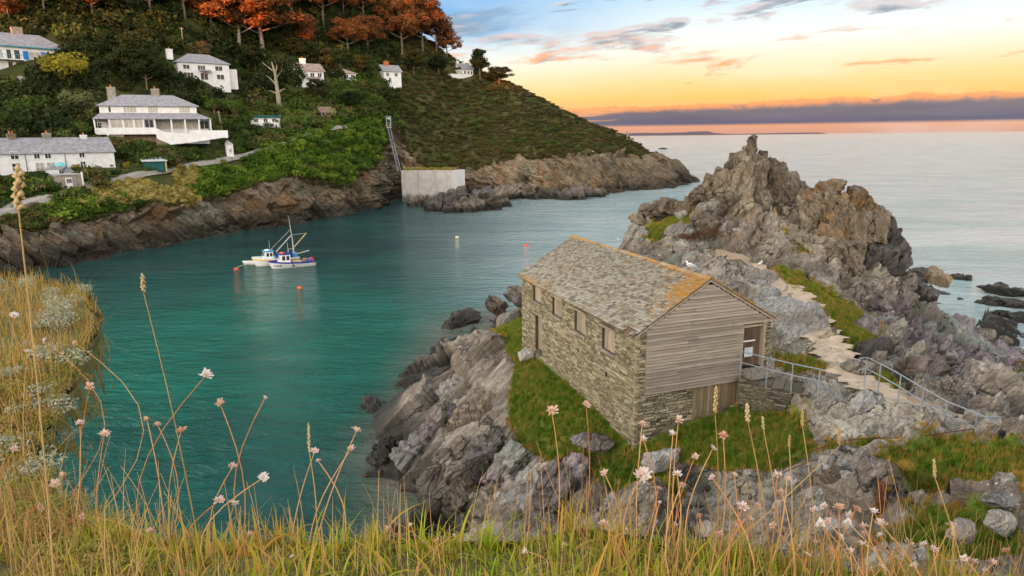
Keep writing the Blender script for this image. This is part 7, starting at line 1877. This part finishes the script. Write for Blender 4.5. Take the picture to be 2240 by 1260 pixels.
def sample_bank(n, xr, yr, cond):
    out = []
    while sum(len(o) for o in out) < n:
        q = np.stack([rb.uniform(*xr, n), rb.uniform(*yr, n)], 1); out.append(q[cond(q)])
    return np.vstack(out)[:n]
def dist_edge(q):
    d = np.empty(len(q))
    for s in range(0, len(q), 8000): d[s:s + 8000] = np.sqrt(((q[s:s + 8000, None] - seg[None, :, :2]) ** 2).sum(-1)).min(1)
    return d
inside = lambda q: in_poly(q[:, 0], q[:, 1], poly_c)
near_c = lambda q: (inside(q) | (dist_edge(q) < .10)) & (q[:, 1] > .9)
def turf(name, n, xr, yr, cond, lmin, lmax, width, lean, mat, label, segs=3):
    q = sample_bank(n, xr, yr, cond); V, Fq = blades(len(q), q[:, 0], q[:, 1], zC(q[:, 0], q[:, 1]) - .01, lmin, lmax, width, lean, rb, segs)
    o = link(name, np_mesh(name, V, Fq, False), None, M[mat]); tag(o, label, 'grass', kind='stuff'); return o
crest = lambda q: near_c(q) & (q[:, 0] > -1.9)
turf('turf', 34000, (-1.9, 1.9), (.95, 2.75), crest, .02, .055, .0030, .7, 'grass_near', 'short green turf along the near edge', 3)
turf('broad_grass', 620, (-2.2, 1.4), (1.3, 2.75), crest, .10, .24, .0062, .75, 'grass_near', 'broad green and yellow grass leaves along the near edge', 5)
turf('long_grass', 2300, (-2.2, 1.9), (1.2, 2.75), lambda q: crest(q) & (vnoise(np.stack([q[:, 0] / .25, q[:, 1] / .25, 0 * q[:, 0]], 1), 5) > -.05), .06, .19, .0032, .6, 'grass_near', 'longer green grass blades along the near edge', 4)
turf('dry_grass', 2000, (-3.2, 1.8), (1.2, 3.4), near_c, .10, .30, .0016, .45, 'grass_dry', 'thin dry straw coloured grass along the near edge', 4)
leftb = lambda q: (inside(q) | (dist_edge(q) < .10)) & (q[:, 0] < -1.3) & (q[:, 1] > 1.5)
far_l = lambda q: leftb(q) & (q[:, 1] > 4.6)
turf('bank_grass', 4200, (-8.5, -1.6), (1.8, 9.6), leftb, .08, .22, .0045, .75, 'grass_gold', 'golden dry grass on the left hand bank', 3)
turf('bank_grass', 4200, (-7.5, -3.0), (4.5, 9.0), far_l, .08, .26, .0045, .8, 'grass_gold', 'thick golden grass at the head of the left hand bank', 3)
turf('bank_grass', 8000, (-6.5, -1.3), (1.8, 6.2), leftb, .04, .16, .004, .8, 'grass_near', 'green grass on the left hand bank', 3)
turf('bank_stalks', 900, (-6.5, -1.3), (1.8, 8.5), leftb, .2, .5, .0022, .55, 'grass_dry', 'taller straw stalks on the left hand bank', 4)
# cushions of grey green lichen and green thrift leaves on the left bank
for nm, k, mat, rs, lb, sel in (('lichen_cushions', 150, 'lichen_tuft', (.09, .24), 'pale grey green lichen cushions on the left bank', lambda q: leftb(q) & (q[:, 1] > 3.5)), ('thrift_cushions', 170, 'cushion', (.07, .17), 'green leafy cushions hanging over the left bank edge', lambda q: leftb(q) & (dist_edge(q) < .5) & (q[:, 1] < 6)), ('turf_cushions', 260, 'cushion', (.03, .075), 'leafy green cushions in the near turf', crest)):
    q = sample_bank(k, (-8, 1.8), (1.2, 9.5), sel); parts = []
    for x, y in q:
        r = rb.uniform(*rs); V, Fq = lumpy(330, 8, rb, .6, .055, .6); parts.append((V * r + np.array([x, y, float(zC(x, y)) + .18 * r]), Fq))
    o = link(nm, np_mesh(nm, *join(parts), False), None, M[mat]); tag(o, lb, 'plants', kind='stuff')
# tangle of thin dead stems
def stems(n, cond, xr, yr, lmin, lmax, rad, mat, name, label, lean=.6):
    q = sample_bank(n, xr, yr, cond); parts = []
    mb = MB()
    for x, y in q:
        L = rb.uniform(lmin, lmax); a = rb.uniform(0, 6.28); l1 = abs(rb.normal()) * lean; cv_ = rb.uniform(-.8, 1.2); p = Vector((x, y, float(zC(x, y)) - .02)); pts = [p.copy()]
        for i in range(6):
            th = l1 * .5 + l1 * cv_ * i / 6; p = p + Vector((math.cos(a) * math.sin(th), math.sin(a) * math.sin(th), math.cos(th))) * L / 6; pts.append(p.copy())
        mb.tube(pts, [rad * (1 - .5 * i / 6) for i in range(7)], 3, False)
    o = mb.build(name, M[mat], None, True); tag(o, label, 'stems', kind='stuff')
stems(480, lambda q: near_c(q), (-3.2, 2.1), (1.4, 3.2), .12, .46, .0017, 'stem_red', 'dead_stems', 'tangle of thin reddish dead stems along the near edge')
stems(460, lambda q: near_c(q) & (q[:, 0] > .1), (.1, 2.1), (1.3, 2.6), .15, .42, .0016, 'grass_dry', 'dead_stems', 'pale dead stems at lower right of the near edge', .4)
stems(520, leftb, (-6, -1.3), (1.8, 7), .15, .45, .0024, 'stem_red', 'dead_stems', 'reddish dead stems on the left hand bank', .7)

# dried thrift flowers, each on its own stem
def head_mesh(seed, n=26, open_=1.0):
    r2 = np.random.default_rng(seed); V = []; Fq = []
    for i in range(n):
        a = i * 2.39996 + r2.uniform(-.2, .2); el = math.asin(min(.98, (i + .5) / n)) * (1.15 if open_ > .8 else .9); c, s_ = math.cos(el), math.sin(el)
        d = np.array([math.cos(a) * c, math.sin(a) * c, s_ * .8]); u = np.array([-math.sin(a), math.cos(a), 0]); nn = np.cross(d, u)
        L = r2.uniform(.55, 1.15); wv = r2.uniform(.11, .24); b0 = d * .28; tip = d * L + np.array([0, 0, r2.uniform(-.12, .1)])
        m1 = d * (.66 * L) + nn * r2.uniform(-.04, .1)
        k = len(V); V += [b0 - u * .06, b0 + u * .06, m1 + u * wv, tip + u * wv * .55 + nn * .06, tip - u * wv * .55 - nn * .04, m1 - u * wv]; Fq.append((k, k + 1, k + 2, k + 5)); Fq.append((k + 5, k + 2, k + 3, k + 4))
    return np_mesh('petals', np.array(V), np.array(Fq), False)
HEADS = [head_mesh(s_, n_, o_) for s_, n_, o_ in ((1, 26, 1), (2, 20, 1), (3, 32, 1), (4, 14, .5), (5, 22, .5), (6, 38, 1), (7, 17, 1))]
cup_mb = MB().lathe([(.06, -.32), (.26, -.16), (.36, .04), (.30, .16), (.1, .2)], 9); CUP = cup_mb.mesh('calyx', True)
def root(x, y):
    """nearest ground of the bank towards the viewpoint"""
    for _ in range(60):
        if in_poly(np.array([x]), np.array([y]), poly_c)[0]: break
        y -= .05; x -= .05 * x / max(y, .5)
    return x, y
def flower(x, y, size, Y, label, pale=.4, seed=0, base=None, droop=0.0):
    r2 = random.Random(seed); H = Vector(PY(x, y, Y)); r = size * .5 * Y / FPX
    bx_, by_ = H.x + r2.uniform(-.12, .12), Y + r2.uniform(-.25, .02)
    if base is not None: b0 = PY(base[0], base[1], Y); bx_, by_ = b0[0], Y - .05
    bx_, by_ = root(bx_, by_); zb_ = float(zC(bx_, by_)) - .01
    e = empty('thrift_flower', (bx_, by_, zb_)); tag(e, label, 'flower', 'dried thrift flowers on the near bank')
    T = H - Vector((bx_, by_, zb_)); pts = []; bow = Vector((r2.uniform(-.05, .05), r2.uniform(-.02, .02), 0))
    for i in range(8):
        t = i / 7; pts.append(T * t + bow * math.sin(t * math.pi) + Vector((-T.x * .35 * math.sin(t * math.pi), 0, 0)))
    MB().tube(pts, [.0026 - .0009 * i / 7 for i in range(8)], 5).build('stem', M['stem_red'], e, True)
    ax = (pts[-1] - pts[-3]).normalized() + Vector((r2.uniform(-.5, .5), r2.uniform(-.6, .1), r2.uniform(0, .5))); q = ax.to_track_quat('Z', 'Y')
    o = link('petals', with_mat(HEADS[(seed * 5) % 7], 'petal_white' if r2.random() < pale else 'petal_dry'), e); o.location = pts[-1]; o.rotation_mode = 'QUATERNION'; o.rotation_quaternion = q; o.scale = (r * r2.uniform(.8, 1.15), r * r2.uniform(.8, 1.15), r * r2.uniform(.7, 1.25))
    c = link('calyx', with_mat(CUP, 'sepal'), e); c.location = pts[-1]; c.rotation_mode = 'QUATERNION'; c.rotation_quaternion = q; c.scale = (r * .8,) * 3
named = [
    (450, 822, 36, 2.6, 'dried flower head with curved stem high over the green water, left of centre', (300, 1010)), (482, 885, 32, 2.5, 'spiky star shaped brown head on an arching stem over the cove', (520, 1050)), (580, 870, 14, 2.4, 'tiny bud on a long straight pale stem over the cove', (555, 1190)), (196, 848, 30, 3.0, 'dried head nearest the left bank edge above the golden grass', (180, 1000)),
    (322, 918, 24, 2.7, 'left flower of the close pair over the dark water', (360, 1080)), (345, 930, 20, 2.7, 'right smaller flower of the close pair over the dark water', (370, 1090)), (396, 943, 30, 2.6, 'pale open flower right of the close pair', (380, 1120)), (228, 950, 34, 2.8, 'broad pale flower against the left bank', (215, 1080)),
    (576, 1045, 30, 2.3, 'round cream flower head low over the water at left of centre', (450, 1090)), (480, 1095, 32, 2.3, 'left flower of the low brown pair', (420, 1220)), (512, 1102, 32, 2.3, 'right flower of the low brown pair', (500, 1220)), (780, 942, 28, 2.4, 'white flower on a red stem, upper of the two over the bay centre', (690, 1180)), (768, 982, 22, 2.4, 'small white flower just below the upper one over the bay centre', (680, 1190)),
    (688, 988, 24, 2.4, 'brownish flower on the leaning stem left of the white pair', (640, 1180)), (1207, 900, 38, 2.3, 'large white flower against the green bank left of the loft', (1215, 1200)), (1282, 885, 22, 2.3, 'closed bud on a tall stem beside the loft wall', (1270, 1190)), (1405, 928, 30, 2.2, 'white flower in front of the loft corner', (1390, 1200)), (1408, 962, 26, 2.2, 'second flower just under the one at the loft corner', (1400, 1200)),
    (1484, 922, 36, 2.2, 'pinkish flower before the loft foot left of the barn door', (1470, 1210)), (1472, 950, 30, 2.2, 'white flower hanging below the pinkish one', (1450, 1210)), (1582, 955, 32, 2.2, 'pale flower on an arching stem below the barn door', (1560, 1210)), (1322, 1035, 32, 2.2, 'nodding brown flower on a hooked stem at lower centre', (1350, 1210)), (1405, 1042, 48, 2.1, 'largest pale flower head at lower centre', (1390, 1210)), (1482, 1038, 34, 2.15, 'white star flower right of the largest head', (1450, 1210))]
for i, (x, y, sz, Y, lb, bs_) in enumerate(named): flower(x, y, sz, Y, lb, .45, i, bs_)
more = [(175, 925, 22, 2.9), (328, 1162, 24, 2.4), (178, 1130, 20, 2.7), (510, 1020, 26, 2.4), (696, 1008, 18, 2.4), (120, 1060, 34, 2.8), (85, 1110, 26, 2.8), (60, 770, 26, 4.2), (30, 690, 24, 5.0), (100, 745, 20, 4.6), (165, 750, 18, 4.6), (30, 985, 26, 3.1), (140, 1040, 30, 2.8)]
ORD = lambda n: str(n) + ('th' if 10 <= n % 100 <= 20 else {1: 'st', 2: 'nd', 3: 'rd'}.get(n % 10, 'th'))
for i, (x, y, sz, Y) in enumerate(sorted(more)): flower(x, y, sz, Y, 'dried thrift flower in the left bank grasses, %s from the left edge' % ORD(i + 1), .4, 40 + i)
cent = [(1490, 1062, 24), (1520, 1000, 24), (1560, 980, 22), (1320, 1145, 28), (1442, 1100, 16), (1440, 1068, 18), (1558, 1045, 20), (1607, 1040, 20), (1655, 1108, 22), (1625, 1110, 38), (1640, 1135, 22), (1710, 1075, 22), (1700, 1040, 34), (1722, 1046, 22), (1610, 1150, 24), (1530, 1130, 22), (1570, 1170, 26), (1690, 1150, 22), (1480, 1150, 20), (900, 1150, 18), (850, 1158, 22), (925, 1190, 20), (955, 1184, 22), (992, 1172, 16), (1016, 1198, 22), (1150, 1205, 20), (640, 1218, 20), (1235, 1195, 22), (1370, 1160, 20), (545, 1168, 18)]
for i, (x, y, sz) in enumerate(sorted(cent)): flower(x, y, sz, 2.0 + .3 * ((i * 7) % 5) / 5, 'low dried thrift flower in the bottom centre stems, %s counting from the left' % ORD(i + 1), .4, 60 + i)
rgt = [(1780, 1115), (1802, 1108), (1835, 1110), (1860, 1130), (1872, 1114), (1910, 1118), (1795, 1146), (1812, 1140), (1855, 1142), (1890, 1152), (1926, 1146), (1840, 1176), (1885, 1190), (1915, 1206), (1892, 1168), (1860, 1206), (1926, 1172), (1990, 1190), (2020, 1192), (2042, 1202), (2110, 1222), (2130, 1228), (2172, 1232), (1850, 1222), (1930, 1242), (1780, 1186), (1765, 1212), (2000, 1236), (2160, 1250), (1815, 1205), (1960, 1220), (2200, 1205), (2080, 1150)]
for i, (x, y) in enumerate(sorted(rgt)): flower(x, y, 24 + 8 * ((i * 5) % 4) / 4, 1.9 + .5 * ((i * 3) % 7) / 7, 'small whitish thrift flower in the lower right cluster, %s counting from the left' % ORD(i + 1), .8, 100 + i)
# tall grass stalks with seed heads
def stalk(x, y, hpx, wpx, Y, base, label, seed, tips=1):
    r2 = random.Random(seed); e0 = Vector(PY(base[0], base[1], Y)); e0.x, e0.y = root(e0.x, e0.y); e0.z = float(zC(e0.x, e0.y)) - .01; H = Vector(PY(x, y + hpx, Y)); Tt = Vector(PY(x + r2.uniform(-3, 3), y, Y))
    e = empty('grass_stalk', e0); tag(e, label, 'grass'); pts = [(H - e0) * t + Vector((math.sin(t * 3.1) * .012, 0, 0)) for t in np.linspace(0, 1, 7)]
    MB().tube(pts + [Tt - e0], [.0026, .0025, .0024, .0022, .002, .0018, .0016, .0008], 5).build('stem', M['grass_dry'], e, True)
    mb = MB(); n = 16; wv = wpx * .5 * Y / FPX; ax = Tt - H
    for i in range(n):
        t = i / (n - 1); p = H - e0 + ax * (t * .9); a = i * 2.4; rr2 = wv * (1 - .45 * abs(t - .35) * 1.6)
        d = Vector((math.cos(a), math.sin(a) * .8, 0)) * rr2; up = ax.normalized() * ax.length * .17
        mb.tube([p, p + d * .8 + up * .5, p + d * .55 + up * 1.1], [.3 * wv, .42 * wv, .05 * wv], 5)
    mb.build('seed_head', M['seed_head'], e, True)
for i, (x, y, h_, w_, Y, bs_, lb) in enumerate([(40, 366, 92, 30, 1.5, (0, 860), 'large blurred seed head on a stalk at the far left edge'), (314, 600, 40, 13, 2.5, (440, 1230), 'tall stalk with pale seed head standing over the cove'), (1564, 848, 56, 12, 2.2, (1566, 1220), 'upright seed head in front of the barn door'), (1636, 884, 40, 13, 2.2, (1690, 1220), 'seed head left of a pair before the dry stone wall'), (1670, 912, 28, 8, 2.2, (1715, 1220), 'thin seed head right of a pair before the dry stone wall'),
                                               (1755, 898, 34, 10, 2.2, (1790, 1230), 'drooping seed head before the big pale boulder'), (1726, 952, 26, 8, 2.2, (1728, 1230), 'small seed head on a straight stem before the lawn'), (676, 928, 60, 8, 2.4, (690, 1190), 'slender spike in front of the bay left of the white flowers'), (2045, 1005, 40, 9, 2.0, (2150, 1240), 'leaning seed head at right over the grass slope'), (1836, 935, 40, 9, 2.3, (1560, 1200), 'long leaning stalk crossing the rusty railing'), (2085, 1150, 22, 10, 1.9, (2070, 1250), 'low seed head near the lower right corner')]):
    stalk(x, y, h_, w_, Y, bs_, lb, i)

# ------------------------------------------------------------------ grass tufts and heather on the rocks of the promontory
def tuft_proto(seed, mat, n=26, lean=.7):
    r2 = np.random.default_rng(seed); a = r2.uniform(0, 6.28, n); rr2 = r2.uniform(0, .5, n) ** .7 * .7; V, Fq = blades(n, np.cos(a) * rr2, np.sin(a) * rr2, np.zeros(n) - .05, .5, 1.1, .045, lean, r2, 3); return proto_obj('tuft', V, Fq, mat)
gi_, gj_ = np.where(Gm > .45); rt = np.random.default_rng(3)
k = rt.integers(0, len(gi_), 17000); P = np.stack([bxs[gi_[k]] + rt.uniform(-BS, BS, len(k)), bys[gj_[k]] + rt.uniform(-BS, BS, len(k)), Zd[gi_[k], gj_[k]]], 1)
hxk = (P[:, 0] - HUT0[0]) * hvx[0] + (P[:, 1] - HUT0[1]) * hvx[1]; hyk = (P[:, 0] - HUT0[0]) * huy[0] + (P[:, 1] - HUT0[1]) * huy[1]
P = P[~((hxk > -.1) & (hxk < HW + .1) & (hyk > -.15) & (hyk < HL + .1))]
scatter('promontory_grass', P, rt.uniform(.13, .34, len(P)), rt.uniform(0, 6.3, len(P)), np.where(rt.random(len(P)) < .08 + .25 * (P[:, 0] > 12), 3, rt.integers(0, 3, len(P))), [tuft_proto(1, 'grass_tuft'), tuft_proto(2, 'grass_tuft'), tuft_proto(3, 'grass_tuft'), tuft_proto(4, 'grass_gold', 18)], 'rough green grass around the loft and on the rock ledges', 'grass')
gi2, gj2 = np.where((Gm > .12) & (Gm < .6)); k = rt.integers(0, len(gi2), 3800); P = np.stack([bxs[gi2[k]], bys[gj2[k]], Zd[gi2[k], gj2[k]]], 1)
scatter('ledge_grass', P, rt.uniform(.10, .3, len(P)), rt.uniform(0, 6.3, len(P)), rt.integers(0, 2, len(P)), [tuft_proto(s_, 'grass_gold', 22, .8) for s_ in (8, 9)], 'drier grass at the edges of the rock ledges', 'grass')
flat_r = (Gm < .1) & (Zd > 4.5) & (np.hypot(gzx, gzy) < 1.1) & (under < .1); gi3, gj3 = np.where(flat_r); k = rt.integers(0, len(gi3), 900); P = np.stack([bxs[gi3[k]], bys[gj3[k]], Zd[gi3[k], gj3[k]] - .03], 1)
scatter('crevice_grass', P, rt.uniform(.08, .24, len(P)), rt.uniform(0, 6.3, len(P)), rt.integers(0, 2, len(P)), [tuft_proto(s_, 'grass_tuft', 20, .9) for s_ in (12, 13)], 'small grass tufts in the crevices of the rock', 'grass')
for i, (x, y, w_, lb) in enumerate([(1445, 556, 1.5, 'dark brown heather mound behind the roof ridge, left'), (1510, 562, 1.9, 'brown heather mound behind the roof ridge, middle and largest'), (1568, 568, 1.5, 'brown heather mound behind the roof ridge, nearest the gull')]):
    P = Vector(PZ(x, y, 10.6)); e = empty('heather_mound', (P.x, P.y, max(10.2, zat(bvhB, P.x, P.y)) - .1)); tag(e, lb, 'shrub'); V, Fq = lumpy(2200, 16, r9, .6, .035, .75, (.25, .4)); link('foliage', np_mesh('foliage', V * np.array([w_, w_ * .8, 1.1]), Fq, False), e, M['heather'])
    mb = MB()
    for a in range(6): mb.tube([(0, 0, -.2), (.5 * w_ * math.cos(a), .4 * w_ * math.sin(a), .35)], [.03, .008], 4)
    mb.build('twigs', M['bark'], e)
# far coast on the horizon
mb = MB(); pts = [(1330, 0), (1345, 5), (1375, 4), (1410, 6), (1450, 5), (1490, 6), (1530, 6), (1548, 8), (1562, 4), (1600, 1.5), (1700, 2), (1790, 3), (1810, 0)]
V = []; D_ = 16000
for x, h_ in pts:
    b = PZ(x, 292, 0) if False else PY(x, 300, D_); b = np.array([b[0], D_, 0.0]); up_ = h_ * D_ / FPX
    V += [(b[0], D_, -20), (b[0], D_, up_), (b[0], D_ + 1500, up_ * 1.02), (b[0], D_ + 3000, -20)]
n = len(pts); Fq = [(4 * i + j, 4 * i + j + 1, 4 * i + j + 5, 4 * i + j + 4) for i in range(n - 1) for j in range(3)]
mt, t, bs = newmat('far_coast'); t.put(bs.inputs['Base Color'], t.mix(t.noise(t.pos(), .002, 3.0), (.03, .045, .085), (.04, .055, .09))); bs.inputs['Roughness'].default_value = 1.0
fc = link('distant_coast', np_mesh('distant_coast', np.array(V), np.array([[f[0], f[3], f[2], f[1]] for f in Fq]), False), None, M['far_coast']); tag(fc, kind='structure')

# coarse tussocks breaking the crest line
q = sample_bank(46, (-2.2, 1.9), (1.4, 2.9), lambda q: (dist_edge(q) < .10) & (q[:, 1] > 1.2)); pt = []
for x, y in q:
    n_ = 46; a_ = rb.uniform(0, 6.28, n_); r_ = rb.uniform(0, .045, n_); pt.append(blades(n_, x + np.cos(a_) * r_, y + np.sin(a_) * r_, np.full(n_, float(zC(x, y)) - .02), .06, .19, .0026, .75, rb, 4))
o = link('edge_tussocks', np_mesh('edge_tussocks', *join(pt), False), None, M['grass_near']); tag(o, 'coarse grass tussocks along the near edge', 'grass', kind='stuff')
